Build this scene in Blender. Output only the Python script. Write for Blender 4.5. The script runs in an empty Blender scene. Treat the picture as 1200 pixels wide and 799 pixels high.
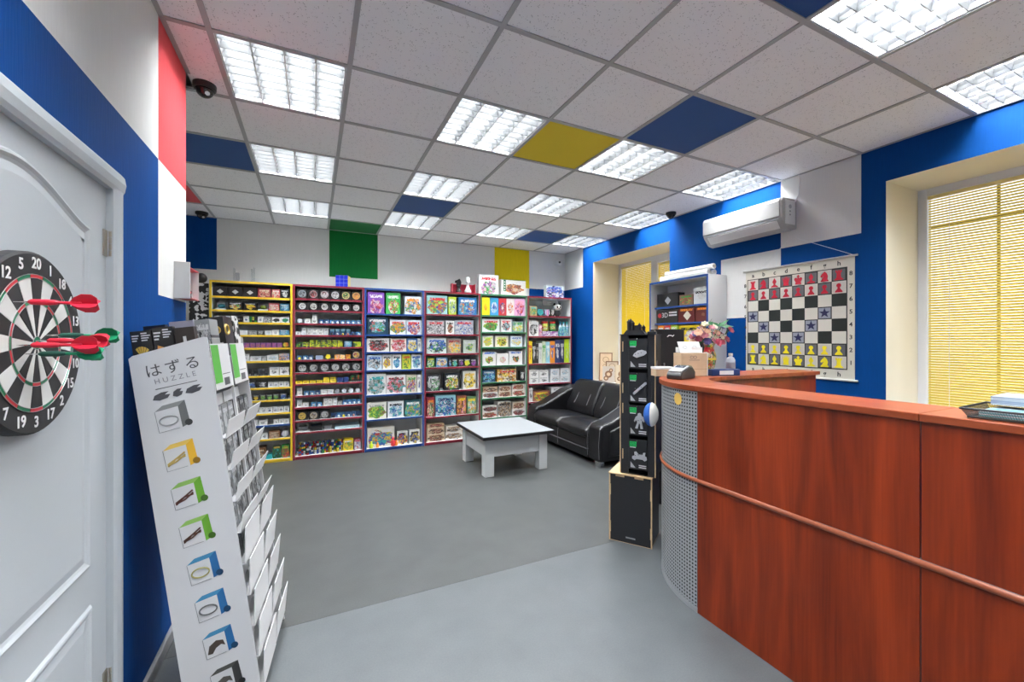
import bpy, bmesh, math, random
from mathutils import Matrix, Vector
random.seed(7)
SC = bpy.context.scene
COL = SC.collection
PI = math.pi

# ---------------------------------------------------------------- camera, world, exposure
EYE = 1.41
CEIL = 2.823
cam = bpy.data.cameras.new('camera')
cam.sensor_width = 36.0
cam.lens = 36.0 * 487.1 / 1200.0
cam.shift_y = -1.7 / 1200.0
cam.clip_start = 0.02
cam_o = bpy.data.objects.new('camera', cam)
COL.objects.link(cam_o)
cam_o.location = (0, 0, EYE)
cam_o.rotation_euler = (PI / 2, 0, -0.4458)
SC.camera = cam_o

world = bpy.data.worlds.new('sky')
SC.world = world
world.use_nodes = True
wn = world.node_tree
wn.nodes.clear()
w_out = wn.nodes.new('ShaderNodeOutputWorld')
w_bg = wn.nodes.new('ShaderNodeBackground')
w_bg.inputs[0].default_value = (0.86, 0.93, 1.0, 1)
w_bg.inputs[1].default_value = 2.1
wn.links.new(w_bg.outputs[0], w_out.inputs[0])

vs = SC.view_settings
vs.view_transform = 'Standard'
vs.look = 'None'
vs.gamma = 1.0
vs.use_curve_mapping = False
vs.exposure = 0.0
LAMP_W = 92.0          # each luminaire's area lamp
TUBE_E = 4.0           # tube emission

# ---------------------------------------------------------------- materials
def nt(name):
    m = bpy.data.materials.new(name)
    m.use_nodes = True
    t = m.node_tree
    return m, t, t.nodes['Principled BSDF']

def L(t, a, b):
    t.links.new(a, b)

def math_node(t, op, a, b=None, c=None):
    n = t.nodes.new('ShaderNodeMath')
    n.operation = op
    for i, v in enumerate((a, b, c)):
        if v is None:
            continue
        if isinstance(v, (int, float)):
            n.inputs[i].default_value = v
        else:
            L(t, v, n.inputs[i])
    return n.outputs[0]

def mix_col(t, fac, a, b):
    n = t.nodes.new('ShaderNodeMix')
    n.data_type = 'RGBA'
    for sock, v in ((n.inputs[0], fac), (n.inputs[6], a), (n.inputs[7], b)):
        if isinstance(v, (int, float)):
            sock.default_value = v
        elif isinstance(v, tuple):
            sock.default_value = (v + (1,))[:4]
        else:
            L(t, v, sock)
    return n.outputs[2]

MATS = {}
def mat(name, col, rough=0.5, metal=0.0, spec=0.5, emit=None, noise=0.0, nscale=30.0, bump=0.0, bscale=60.0, bstretch=(1, 1, 1)):
    if name in MATS:
        return MATS[name]
    m, t, b = nt(name)
    b.inputs['Base Color'].default_value = (*col, 1)
    b.inputs['Roughness'].default_value = rough
    b.inputs['Metallic'].default_value = metal
    b.inputs['Specular IOR Level'].default_value = spec
    if emit:
        b.inputs['Emission Color'].default_value = (*emit[:3], 1)
        b.inputs['Emission Strength'].default_value = emit[3]
    if noise > 0 or bump > 0:
        tc = t.nodes.new('ShaderNodeTexCoord')
    if noise > 0:
        n = t.nodes.new('ShaderNodeTexNoise')
        n.inputs['Scale'].default_value = nscale
        n.inputs['Detail'].default_value = 4
        L(t, tc.outputs['Object'], n.inputs['Vector'])
        lo = tuple(max(0, c * (1 - noise)) for c in col)
        hi = tuple(min(1, c * (1 + noise)) for c in col)
        L(t, mix_col(t, n.outputs[0], lo, hi), b.inputs['Base Color'])
    if bump > 0:
        mp = t.nodes.new('ShaderNodeMapping')
        mp.inputs['Scale'].default_value = bstretch
        L(t, tc.outputs['Object'], mp.inputs['Vector'])
        n2 = t.nodes.new('ShaderNodeTexNoise')
        n2.inputs['Scale'].default_value = bscale
        n2.inputs['Detail'].default_value = 3
        L(t, mp.outputs[0], n2.inputs['Vector'])
        bp = t.nodes.new('ShaderNodeBump')
        bp.inputs['Strength'].default_value = bump
        bp.inputs['Distance'].default_value = 0.004
        L(t, n2.outputs[0], bp.inputs['Height'])
        L(t, bp.outputs[0], b.inputs['Normal'])
    MATS[name] = m
    return m

def wallpaper(name, col, rough=0.55, var=0.13):
    """ribbed paintable wallpaper: vertical fibres in relief and faint tone"""
    m, t, b = nt(name)
    tc = t.nodes.new('ShaderNodeTexCoord')
    mp = t.nodes.new('ShaderNodeMapping')
    mp.inputs['Scale'].default_value = (170, 170, 9)
    L(t, tc.outputs['Object'], mp.inputs['Vector'])
    n = t.nodes.new('ShaderNodeTexNoise')
    n.inputs['Scale'].default_value = 1.0
    n.inputs['Detail'].default_value = 3
    L(t, mp.outputs[0], n.inputs['Vector'])
    lo = tuple(c * (1 - var) for c in col)
    hi = tuple(min(1, c * (1 + var)) for c in col)
    L(t, mix_col(t, n.outputs[0], lo, hi), b.inputs['Base Color'])
    b.inputs['Roughness'].default_value = rough
    b.inputs['Specular IOR Level'].default_value = 0.08
    bp = t.nodes.new('ShaderNodeBump')
    bp.inputs['Strength'].default_value = 0.25
    bp.inputs['Distance'].default_value = 0.003
    L(t, n.outputs[0], bp.inputs['Height'])
    L(t, bp.outputs[0], b.inputs['Normal'])
    MATS[name] = m
    return m

BLUE = wallpaper('wall_blue', (0.0012, 0.050, 0.22), 0.6)
WHITE = wallpaper('wall_white', (0.76, 0.76, 0.745), 0.6, 0.05)
RED = wallpaper('wall_red', (0.68, 0.075, 0.085), 0.5)
GREEN = wallpaper('wall_green', (0.008, 0.16, 0.035), 0.5)
YELLOW = wallpaper('wall_yellow', (0.72, 0.56, 0.012), 0.5)
CREAM = mat('reveal_plaster', (0.78, 0.73, 0.62), 0.7, bump=0.15, bscale=40)

def vinyl(name, a, b_, rough):
    m, t, b = nt(name)
    tc = t.nodes.new('ShaderNodeTexCoord')
    n = t.nodes.new('ShaderNodeTexNoise'); n.inputs['Scale'].default_value = 5; n.inputs['Detail'].default_value = 5
    n2 = t.nodes.new('ShaderNodeTexNoise'); n2.inputs['Scale'].default_value = 140; n2.inputs['Detail'].default_value = 2
    L(t, tc.outputs['Object'], n.inputs['Vector']); L(t, tc.outputs['Object'], n2.inputs['Vector'])
    f = math_node(t, 'ADD', math_node(t, 'MULTIPLY', n.outputs[0], 0.55), math_node(t, 'MULTIPLY', n2.outputs[0], 0.45))
    rp = t.nodes.new('ShaderNodeValToRGB')
    rp.color_ramp.elements[0].position = 0.3; rp.color_ramp.elements[0].color = (*a, 1)
    rp.color_ramp.elements[1].position = 0.7; rp.color_ramp.elements[1].color = (*b_, 1)
    L(t, f, rp.inputs[0]); L(t, rp.outputs[0], b.inputs['Base Color'])
    b.inputs['Roughness'].default_value = rough
    b.inputs['Specular IOR Level'].default_value = 0.45
    bp = t.nodes.new('ShaderNodeBump'); bp.inputs['Strength'].default_value = 0.06; bp.inputs['Distance'].default_value = 0.002
    L(t, n2.outputs[0], bp.inputs['Height']); L(t, bp.outputs[0], b.inputs['Normal'])
    return m
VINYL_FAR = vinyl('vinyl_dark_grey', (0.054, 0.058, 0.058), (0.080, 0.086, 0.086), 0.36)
VINYL_NEAR = vinyl('vinyl_light_grey', (0.086, 0.096, 0.101), (0.117, 0.129, 0.136), 0.36)  # sheet's own paler tone, with some light and sheen put into it

def fissured(name, col):
    m, t, b = nt(name)
    tc = t.nodes.new('ShaderNodeTexCoord')
    v = t.nodes.new('ShaderNodeTexVoronoi'); v.inputs['Scale'].default_value = 105
    nz = t.nodes.new('ShaderNodeTexNoise'); nz.inputs['Scale'].default_value = 34
    oi = t.nodes.new('ShaderNodeObjectInfo')
    ad = t.nodes.new('ShaderNodeVectorMath'); ad.operation = 'ADD'
    sc = t.nodes.new('ShaderNodeVectorMath'); sc.operation = 'SCALE'
    cb = t.nodes.new('ShaderNodeCombineXYZ')
    L(t, oi.outputs['Random'], cb.inputs[0]); L(t, oi.outputs['Random'], cb.inputs[1])
    L(t, cb.outputs[0], sc.inputs[0]); sc.inputs['Scale'].default_value = 37
    L(t, tc.outputs['Object'], ad.inputs[0]); L(t, sc.outputs[0], ad.inputs[1])
    L(t, ad.outputs[0], v.inputs['Vector']); L(t, ad.outputs[0], nz.inputs['Vector'])
    pit = math_node(t, 'MULTIPLY', math_node(t, 'LESS_THAN', v.outputs['Distance'], 0.26), math_node(t, 'GREATER_THAN', nz.outputs[0], 0.52))
    L(t, mix_col(t, pit, col, tuple(c * 0.58 for c in col)), b.inputs['Base Color'])
    b.inputs['Roughness'].default_value = 0.9
    bp = t.nodes.new('ShaderNodeBump'); bp.inputs['Strength'].default_value = 0.5; bp.inputs['Distance'].default_value = 0.002; bp.invert = True
    L(t, pit, bp.inputs['Height']); L(t, bp.outputs[0], b.inputs['Normal'])
    return m
TILE = fissured('mineral_tile', (0.92, 0.915, 0.92))

def cherry(name, axis, dark=(0.085, 0.0075, 0.0016), light=(0.31, 0.038, 0.0066)):
    """cherry laminate, grain along the given axis"""
    m, t, b = nt(name)
    tc = t.nodes.new('ShaderNodeTexCoord')
    mp = t.nodes.new('ShaderNodeMapping')
    s = [7.0, 7.0, 7.0]; s[axis] = 0.8
    mp.inputs['Scale'].default_value = s
    L(t, tc.outputs['Object'], mp.inputs['Vector'])
    n = t.nodes.new('ShaderNodeTexNoise'); n.inputs['Scale'].default_value = 1.2; n.inputs['Detail'].default_value = 7; n.inputs['Distortion'].default_value = 0.7
    L(t, mp.outputs[0], n.inputs['Vector'])
    mp2 = t.nodes.new('ShaderNodeMapping')
    s2 = [120.0] * 3; s2[axis] = 4
    mp2.inputs['Scale'].default_value = s2
    L(t, tc.outputs['Object'], mp2.inputs['Vector'])
    n2 = t.nodes.new('ShaderNodeTexNoise'); n2.inputs['Scale'].default_value = 1.0; n2.inputs['Detail'].default_value = 2
    L(t, mp2.outputs[0], n2.inputs['Vector'])
    # broad boards ~ 0.16 m with their own tone
    sp = t.nodes.new('ShaderNodeSeparateXYZ'); L(t, tc.outputs['Object'], sp.inputs[0])
    wn_ = t.nodes.new('ShaderNodeTexWhiteNoise'); wn_.noise_dimensions = '1D'
    src = sp.outputs[1] if axis != 1 else sp.outputs[0]
    L(t, math_node(t, 'FLOOR', math_node(t, 'MULTIPLY', src, 6.3)), wn_.inputs['W'])
    f = math_node(t, 'ADD', math_node(t, 'MULTIPLY', n.outputs[0], 0.95), math_node(t, 'MULTIPLY', n2.outputs[0], 0.22))
    f = math_node(t, 'ADD', f, math_node(t, 'MULTIPLY', wn_.outputs[0], 0.16))
    rp = t.nodes.new('ShaderNodeValToRGB')
    rp.color_ramp.elements[0].position = 0.40; rp.color_ramp.elements[0].color = (*dark, 1)
    rp.color_ramp.elements[1].position = 0.86; rp.color_ramp.elements[1].color = (*light, 1)
    L(t, f, rp.inputs[0]); L(t, rp.outputs[0], b.inputs['Base Color'])
    b.inputs['Roughness'].default_value = 0.33
    b.inputs['Specular IOR Level'].default_value = 0.35
    return m
CHERRY_V = cherry('cherry_vertical', 2)
CHERRY_H = cherry('cherry_flat', 1, (0.20, 0.034, 0.010), (0.36, 0.078, 0.025))

PLASTIC_W = mat('white_plastic', (0.80, 0.80, 0.79), 0.35)
GREY_P = mat('grey_plastic', (0.30, 0.31, 0.32), 0.4)
DOORW = mat('door_white', (0.50, 0.535, 0.565), 0.4, bump=0.05, bscale=90)
CHROME = mat('chrome', (0.78, 0.78, 0.78), 0.18, 1.0)
BRASS = mat('satin_nickel', (0.55, 0.5, 0.42), 0.3, 1.0)
RAIL = mat('ceiling_rail', (0.40, 0.40, 0.40), 0.5)
BLACK = mat('black_satin', (0.012, 0.012, 0.013), 0.4)
BLACK_G = mat('black_gloss', (0.01, 0.01, 0.011), 0.12)
LAMI_W = mat('white_laminate', (0.76, 0.77, 0.77), 0.4)
PAPER = mat('white_paper', (0.80, 0.80, 0.80), 0.55)
PLY = mat('birch_ply', (0.62, 0.43, 0.24), 0.6, noise=0.2, nscale=40)
PVC = mat('window_pvc', (0.74, 0.75, 0.78), 0.35)
GLASS = None

def glass_mat(name, tint=(1, 1, 1), rough=0.0, alpha=0.12):
    m, t, b = nt(name)
    t.nodes.remove(b)
    out = t.nodes['Material Output']
    tr = t.nodes.new('ShaderNodeBsdfTransparent'); tr.inputs[0].default_value = (*tint, 1)
    gl = t.nodes.new('ShaderNodeBsdfGlossy'); gl.inputs['Roughness'].default_value = max(rough, 0.03)
    mx = t.nodes.new('ShaderNodeMixShader'); mx.inputs[0].default_value = alpha
    L(t, tr.outputs[0], mx.inputs[1]); L(t, gl.outputs[0], mx.inputs[2]); L(t, mx.outputs[0], out.inputs[0])
    MATS[name] = m
    return m
GLASS = glass_mat('window_glass')
ACRYL = glass_mat('clear_acrylic', (0.93, 0.95, 0.96), 0.05, 0.2)

def slat_mat(name, col, trans):
    m, t, b = nt(name)
    t.nodes.remove(b)
    out = t.nodes['Material Output']
    d = t.nodes.new('ShaderNodeBsdfDiffuse'); d.inputs[0].default_value = (*col, 1)
    tl = t.nodes.new('ShaderNodeBsdfTranslucent'); tl.inputs[0].default_value = (*trans, 1)
    mx = t.nodes.new('ShaderNodeMixShader'); mx.inputs[0].default_value = 0.45
    L(t, d.outputs[0], mx.inputs[1]); L(t, tl.outputs[0], mx.inputs[2]); L(t, mx.outputs[0], out.inputs[0])
    return m
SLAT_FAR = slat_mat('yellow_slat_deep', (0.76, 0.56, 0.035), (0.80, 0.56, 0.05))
SLAT_SUNLIT = slat_mat('yellow_slat_sunlit', (0.84, 0.68, 0.16), (0.82, 0.62, 0.13))  # same yellow slats, paler: sun behind the near blinds put into the colour

# ---------------------------------------------------------------- mesh helpers
class MB:
    def __init__(self):
        self.v = []; self.f = []; self.m = []
    def poly(self, pts, mi=0):
        b = len(self.v); self.v += [tuple(p) for p in pts]
        self.f.append(tuple(range(b, b + len(pts)))); self.m.append(mi)
        return self
    def box(self, x0, x1, y0, y1, z0, z1, mi=0, M=None, faces=None):
        b = len(self.v)
        p = [(x0, y0, z0), (x1, y0, z0), (x1, y1, z0), (x0, y1, z0), (x0, y0, z1), (x1, y0, z1), (x1, y1, z1), (x0, y1, z1)]
        if M is not None:
            p = [tuple(M @ Vector(q)) for q in p]
        self.v += p
        F = dict(bot=(0, 3, 2, 1), top=(4, 5, 6, 7), ny=(0, 1, 5, 4), px=(1, 2, 6, 5), py=(2, 3, 7, 6), nx=(3, 0, 4, 7))
        for k, q in F.items():
            self.f.append(tuple(b + i for i in q))
            self.m.append((faces or {}).get(k, mi))
        return self
    def prism(self, pts, O, U, V, N, th, mi=0, side_mi=None):
        """polygon pts (u,v) (counter-clockwise seen against N) placed at O with axes U,V and extruded th along N"""
        O, U, V, N = Vector(O), Vector(U), Vector(V), Vector(N)
        b = len(self.v); n = len(pts)
        lo = [O + U * p[0] + V * p[1] for p in pts]
        self.v += [tuple(q) for q in lo] + [tuple(q + N * th) for q in lo]
        self.f.append(tuple(b + i for i in reversed(range(n)))); self.m.append(mi)
        self.f.append(tuple(b + n + i for i in range(n))); self.m.append(mi)
        for i in range(n):
            j = (i + 1) % n
            self.f.append((b + i, b + j, b + n + j, b + n + i)); self.m.append(mi if side_mi is None else side_mi)
        return self
    def cyl(self, p0, p1, r0, r1=None, n=16, mi=0, caps=True):
        r1 = r0 if r1 is None else r1
        p0, p1 = Vector(p0), Vector(p1)
        d = (p1 - p0).normalized()
        a = d.orthogonal().normalized(); c = d.cross(a)
        b = len(self.v)
        for p, r in ((p0, r0), (p1, r1)):
            for i in range(n):
                t = 2 * PI * i / n
                self.v.append(tuple(p + a * (r * math.cos(t)) + c * (r * math.sin(t))))
        for i in range(n):
            j = (i + 1) % n
            self.f.append((b + i, b + j, b + n + j, b + n + i)); self.m.append(mi)
        if caps:
            self.f.append(tuple(b + i for i in reversed(range(n)))); self.m.append(mi)
            self.f.append(tuple(b + n + i for i in range(n))); self.m.append(mi)
        return self
    def lathe(self, prof, O=(0, 0, 0), n=20, mi=0, axis=(0, 0, 1), mis=None):
        O = Vector(O); d = Vector(axis).normalized()
        a = d.orthogonal().normalized(); c = d.cross(a)
        b = len(self.v); k = len(prof)
        for r, z in prof:
            for i in range(n):
                t = 2 * PI * i / n
                self.v.append(tuple(O + d * z + a * (max(r, 1e-5) * math.cos(t)) + c * (max(r, 1e-5) * math.sin(t))))
        for q in range(k - 1):
            for i in range(n):
                j = (i + 1) % n
                self.f.append((b + q * n + i, b + q * n + j, b + (q + 1) * n + j, b + (q + 1) * n + i))
                self.m.append(mis[q] if mis else mi)
        self.f.append(tuple(b + i for i in reversed(range(n)))); self.m.append(mis[0] if mis else mi)
        self.f.append(tuple(b + (k - 1) * n + i for i in range(n))); self.m.append(mis[-1] if mis else mi)
        return self
    def tube(self, pts, r, n=8, mi=0, closed=False):
        pts = [Vector(p) for p in pts]; k = len(pts); b = len(self.v)
        up = None
        for i, p in enumerate(pts):
            if closed:
                d = (pts[(i + 1) % k] - pts[i - 1]).normalized()
            else:
                d = (pts[min(i + 1, k - 1)] - pts[max(i - 1, 0)]).normalized()
            a = d.orthogonal().normalized() if up is None else (up - d * up.dot(d)).normalized()
            up = a; c = d.cross(a)
            rr = r[i] if isinstance(r, (list, tuple)) else r
            for q in range(n):
                t = 2 * PI * q / n
                self.v.append(tuple(p + a * (rr * math.cos(t)) + c * (rr * math.sin(t))))
        for i in range(k if closed else k - 1):
            i2 = (i + 1) % k
            for q in range(n):
                q2 = (q + 1) % n
                self.f.append((b + i * n + q, b + i * n + q2, b + i2 * n + q2, b + i2 * n + q)); self.m.append(mi)
        if not closed:
            self.f.append(tuple(b + q for q in reversed(range(n)))); self.m.append(mi)
            self.f.append(tuple(b + (k - 1) * n + q for q in range(n))); self.m.append(mi)
        return self
    def mesh(self, name, mats):
        me = bpy.data.meshes.new(name)
        me.from_pydata(self.v, [], self.f)
        for m in (mats if isinstance(mats, (list, tuple)) else [mats]):
            me.materials.append(m)
        me.polygons.foreach_set('material_index', self.m)
        me.update()
        return me
    def obj(self, name, mats, parent=None, loc=(0, 0, 0), rot=(0, 0, 0), smooth=False, bevel=0, seg=2, sub=0):
        o = bpy.data.objects.new(name, self.mesh(name, mats))
        return place(o, parent, loc, rot, smooth, bevel, seg, sub)

def place(o, parent=None, loc=(0, 0, 0), rot=(0, 0, 0), smooth=False, bevel=0, seg=2, sub=0):
    COL.objects.link(o)
    o.parent = parent
    o.location = loc
    o.rotation_euler = rot
    if bevel:
        md = o.modifiers.new('edge', 'BEVEL'); md.width = bevel; md.segments = seg; md.limit_method = 'ANGLE'; md.angle_limit = 0.6
        md.harden_normals = False
    if sub:
        md = o.modifiers.new('sub', 'SUBSURF'); md.levels = sub; md.render_levels = sub
    if smooth:
        for p in o.data.polygons:
            p.use_smooth = True
    return o

def smooth_by_angle(o, ang=0.7):
    me = o.data
    for p in me.polygons:
        p.use_smooth = True
    bm = bmesh.new(); bm.from_mesh(me)
    for e in bm.edges:
        e.smooth = not (len(e.link_faces) == 2 and e.calc_face_angle(0) > ang)
    bm.to_mesh(me); bm.free()
    return o

def thing(name, label, cat, loc=(0, 0, 0), rot=(0, 0, 0), group=None):
    o = bpy.data.objects.new(name, None)
    o.empty_display_size = 0.05
    COL.objects.link(o)
    o.location = loc; o.rotation_euler = rot
    return tag(o, label, cat, group)

def tag(o, label, cat, group=None):
    o['label'] = label; o['category'] = cat
    if group:
        o['group'] = group
    return o

def struct(o):
    o['kind'] = 'structure'
    return o

def dup(o, parent=None, loc=None):
    c = o.copy(); COL.objects.link(c); c.parent = parent
    if loc is not None:
        c.location = loc
    for ch in [x for x in bpy.data.objects if x.parent == o]:
        dup(ch, c)
    return c

def dup_tree(root, kids, loc):
    """kids: list of (child, [grandchildren])"""
    r = root.copy(); COL.objects.link(r); r.location = loc
    for ch, gs in kids:
        c = ch.copy(); COL.objects.link(c); c.parent = r
        for g in gs:
            d = g.copy(); COL.objects.link(d); d.parent = c
    return r

_DG = []
def text_mesh(s, size, m, name='lettering', parent=None, M=None, th=0.0004, align='CENTER', sx=1.0, bold=0.0):
    """lettering as a mesh; M maps text plane (x right, y up, z out) into the parent's space"""
    cu = bpy.data.curves.new('t', 'FONT')
    cu.body = s; cu.size = size; cu.align_x = align; cu.align_y = 'CENTER'; cu.extrude = th; cu.resolution_u = 3; cu.offset = bold * size
    o = bpy.data.objects.new('t', cu); COL.objects.link(o)
    dg = bpy.context.evaluated_depsgraph_get()
    me = bpy.data.meshes.new_from_object(o.evaluated_get(dg))
    bpy.data.objects.remove(o); bpy.data.curves.remove(cu)
    me.materials.clear(); me.materials.append(m)
    if sx != 1.0:
        me.transform(Matrix.Diagonal((sx, 1, 1, 1)))
    if M is not None:
        me.transform(M)
    ob = bpy.data.objects.new(name, me)
    return place(ob, parent)

def frame(O, U, V):
    U, V = Vector(U).normalized(), Vector(V).normalized()
    N = U.cross(V)
    M = Matrix((U, V, N)).transposed().to_4x4()
    M.translation = Vector(O)
    return M

def norm_out(o):
    bm = bmesh.new(); bm.from_mesh(o.data)
    bmesh.ops.recalc_face_normals(bm, faces=bm.faces[:])
    bm.to_mesh(o.data); bm.free()
    return o
# ================================================================ ROOM
XR, XL, XLL = 3.77, -0.61, -2.25      # right wall, left wall, recess on the left
YB, YC, YF = 5.85, 2.735, -1.55       # back wall, corner of the left wall, wall behind the camera
SEAM = 2.315

# floor: two welded vinyl sheets
fl = bpy.data.objects.new('floor', None); COL.objects.link(fl); struct(fl)
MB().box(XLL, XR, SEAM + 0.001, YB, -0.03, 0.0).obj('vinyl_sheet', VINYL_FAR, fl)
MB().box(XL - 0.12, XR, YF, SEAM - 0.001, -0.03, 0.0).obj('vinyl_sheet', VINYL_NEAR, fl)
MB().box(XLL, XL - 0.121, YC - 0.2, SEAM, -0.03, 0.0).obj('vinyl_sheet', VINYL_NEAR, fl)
MB().box(XLL, XR, SEAM - 0.001, SEAM + 0.001, -0.03, -0.0012).obj('seam', GREY_P, fl)

# walls, built of cells with their painted colour
WM = [BLUE, WHITE, RED, GREEN, YELLOW, CREAM]
B_, W_, R_, G_, Y_, C_ = range(6)
def rects_to_wall(name, cells, axis, plane, thick, extra=None):
    """cells: (a0,a1,z0,z1,colour); axis 'x' -> wall plane x=plane running along y (faces -x or +x by sign of thick)"""
    mb = MB()
    for a0, a1, z0, z1, c in cells:
        x0, x1 = sorted((plane, plane + thick))
        if axis == 'x':
            fm = {k: C_ for k in ('bot', 'top', 'ny', 'py')}
            fm['nx' if thick > 0 else 'px'] = c
            mb.box(x0, x1, a0, a1, z0, z1, C_, faces=fm)
        else:
            fm = {k: C_ for k in ('bot', 'top', 'nx', 'px')}
            fm['ny' if thick > 0 else 'py'] = c
            mb.box(a0, a1, x0, x1, z0, z1, C_, faces=fm)
    return struct(mb.obj(name, WM))
TOP = 3.0
T1, T2 = 2.222, 1.622     # the paint squares follow 0.6 m steps below the ceiling
SILL, HEAD = 0.795, 2.565
W1a, W1b, W2a, W2b = 3.60, 5.08, 0.075, 1.56
rects_to_wall('wall_right', [
    (YF, W2a, 0, TOP, B_),
    (W2a, W2b, 0, SILL, B_), (W2a, W2b, HEAD, TOP, B_),
    (W2b, 1.712, 0, TOP, B_),
    (1.712, 2.316, T1, TOP, W_), (1.712, 2.316, 0, T1, B_),
    (2.316, 2.92, T1, TOP, B_), (2.316, 2.92, T2, T1, W_), (2.316, 2.92, 0, T2, B_),
    (2.92, W1a, 0, TOP, B_),
    (W1a, W1b, 0, SILL, B_), (W1a, W1b, HEAD, TOP, B_),
    (W1b, 5.34, 0, TOP, B_),
    (5.34, YB, T1, TOP, W_), (5.34, YB, 0, T1, B_)], 'x', XR, 0.62)
rects_to_wall('wall_back', [
    (XLL, -1.615, 0, TOP, W_), (-1.615, -1.015, T1, TOP, B_), (-1.615, -1.015, 0, T1, W_),
    (-1.015, 0.185, 0, TOP, W_),
    (0.185, 0.785, T1, TOP, G_), (0.185, 0.785, 0, T1, W_),
    (0.785, 2.50, 0, TOP, W_),
    (2.50, 3.10, T1, TOP, Y_), (2.50, 3.10, 0, T1, W_),
    (3.10, XR, T1, TOP, W_), (3.10, XR, 0, T1, B_)], 'y', YB, 0.2)
D0, D1, DH = 0.885, 1.792, 1.905      # doorway
LT = 2.197
rects_to_wall('wall_left', [
    (YF, D0, 0, LT, B_), (D0, D1, DH, LT, B_), (D1, 2.30, 0, LT, B_),
    (YF, 2.30, LT, TOP, W_),
    (2.30, YC, LT, TOP, R_), (2.30, YC, 1.605, LT, W_), (2.30, YC, 0, 1.605, B_)], 'x', XL, -0.12)
rects_to_wall('wall_recess', [(XLL, XL - 0.12, 0, TOP, W_)], 'y', YC, -0.12)
rects_to_wall('wall_far_left', [(YC - 0.12, YB, 0, TOP, W_)], 'x', XLL, -0.12)
rects_to_wall('wall_front', [(XL - 0.12, XR, 0, TOP, W_)], 'y', YF, -0.15)

bbm = mat('baseboard_grey', (0.25, 0.25, 0.26), 0.4)
def baseboard(name, x0, x1, y0, y1):
    struct(MB().box(x0, x1, y0, y1, 0.0, 0.06).obj(name, bbm, bevel=0.006))
baseboard('baseboard_left', XL, XL + 0.018, 1.885, YC)
baseboard('baseboard_right', XR - 0.018, XR, YF, 5.46)
baseboard('baseboard_back', XLL + 0.02, -1.20, YB - 0.018, YB)

# ---------------------------------------------------------------- ceiling
ce = MB().box(XLL, XR, YF, YB, 2.98, 3.06).obj('ceiling', mat('slab_grey', (0.4, 0.4, 0.4), 0.9)); struct(ce)
GX, GY = -0.43, 2.306
LIGHTS = [(0, 0), (0, 2), (0, 4), (2, 0), (2, 2), (2, 4), (4, 0), (4, 2), (4, 4), (6, 0), (6, 2), (6, 4), (4, -3), (6, -3), (0, -3), (2, -3), (0, -5), (3, -5), (6, -5)]  # last five: unseen lamps added to brighten the door side
TCOL = {(2, 3): B_, (3, 0): Y_, (4, -1): B_, (5, 4): B_, (3, -3): B_, (-1, 2): B_, (-2, 4): R_, (1, 5): G_}
tile_paint = {B_: mat('tile_blue', (0.008, 0.065, 0.24), 0.7, bump=0.2, bscale=120), Y_: mat('tile_yellow', (0.72, 0.54, 0.01), 0.7, bump=0.2, bscale=120),
              R_: mat('tile_red', (0.62, 0.07, 0.08), 0.7, bump=0.2, bscale=120), G_: mat('tile_green', (0.006, 0.13, 0.03), 0.7, bump=0.2, bscale=120)}
tile_me = {}
def ceil_tile(x0, x1, y0, y1, m):
    w, d = round(x1 - x0 - 0.006, 3), round(y1 - y0 - 0.006, 3)
    k = (w, d, m.name)
    if k not in tile_me:
        tile_me[k] = MB().box(-w / 2, w / 2, -d / 2, d / 2, 0, 0.015).mesh('ceiling_tile', m)
    o = bpy.data.objects.new('ceiling_tile', tile_me[k])
    place(o, ce, ((x0 + x1) / 2, (y0 + y1) / 2, CEIL + 0.004))
for i in range(-4, 8):
    for j in range(-7, 7):
        x0, y0 = GX + 0.6 * i, GY + 0.6 * j
        x1, y1 = x0 + 0.6, y0 + 0.6
        if (i, j) in LIGHTS:
            continue
        x0, x1 = max(x0, XLL), min(x1, XR)
        y0, y1 = max(y0, YF), min(y1, YB)
        if y0 < YC - 0.05:
            x0 = max(x0, XL) if y1 <= YC + 0.3 else x0
        if x1 - x0 < 0.03 or y1 - y0 < 0.03:
            continue
        if (i, j) in ((-1, 0), (-2, 0), (-3, 0), (-4, 0)) and x1 > XL:
            pass
        ceil_tile(x0, x1, y0, y1, tile_paint.get(TCOL.get((i, j)), TILE))
for i in range(-3, 8):
    x = GX + 0.6 * i
    if x > XR - 0.02: continue
    y0 = YF if x > XL else YC
    MB().box(x - 0.012, x + 0.012, y0, YB, CEIL - 0.002, CEIL + 0.004).obj('ceiling_rail', RAIL, ce)
for j in range(-6, 6):
    y = GY + 0.6 * j
    x0 = XL if y < YC else XLL
    for i in range(-4, 7):
        a0, a1 = max(x0, GX + 0.6 * i + 0.012), min(XR, GX + 0.6 * i + 0.588)
        if a1 - a0 > 0.02:
            MB().box(a0, a1, y - 0.012, y + 0.012, CEIL - 0.002, CEIL + 0.004).obj('ceiling_rail', RAIL, ce)
for (x0, x1, y0, y1) in ((XL, XR - 0.02, YF, YF + 0.02), (XR - 0.02, XR, YF, YB), (XLL, XR - 0.02, YB - 0.02, YB), (XL, XL + 0.02, YF + 0.02, YC)):
    MB().box(x0, x1, y0, y1, CEIL - 0.001, CEIL + 0.003).obj('edge_angle', RAIL, ce)

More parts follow.
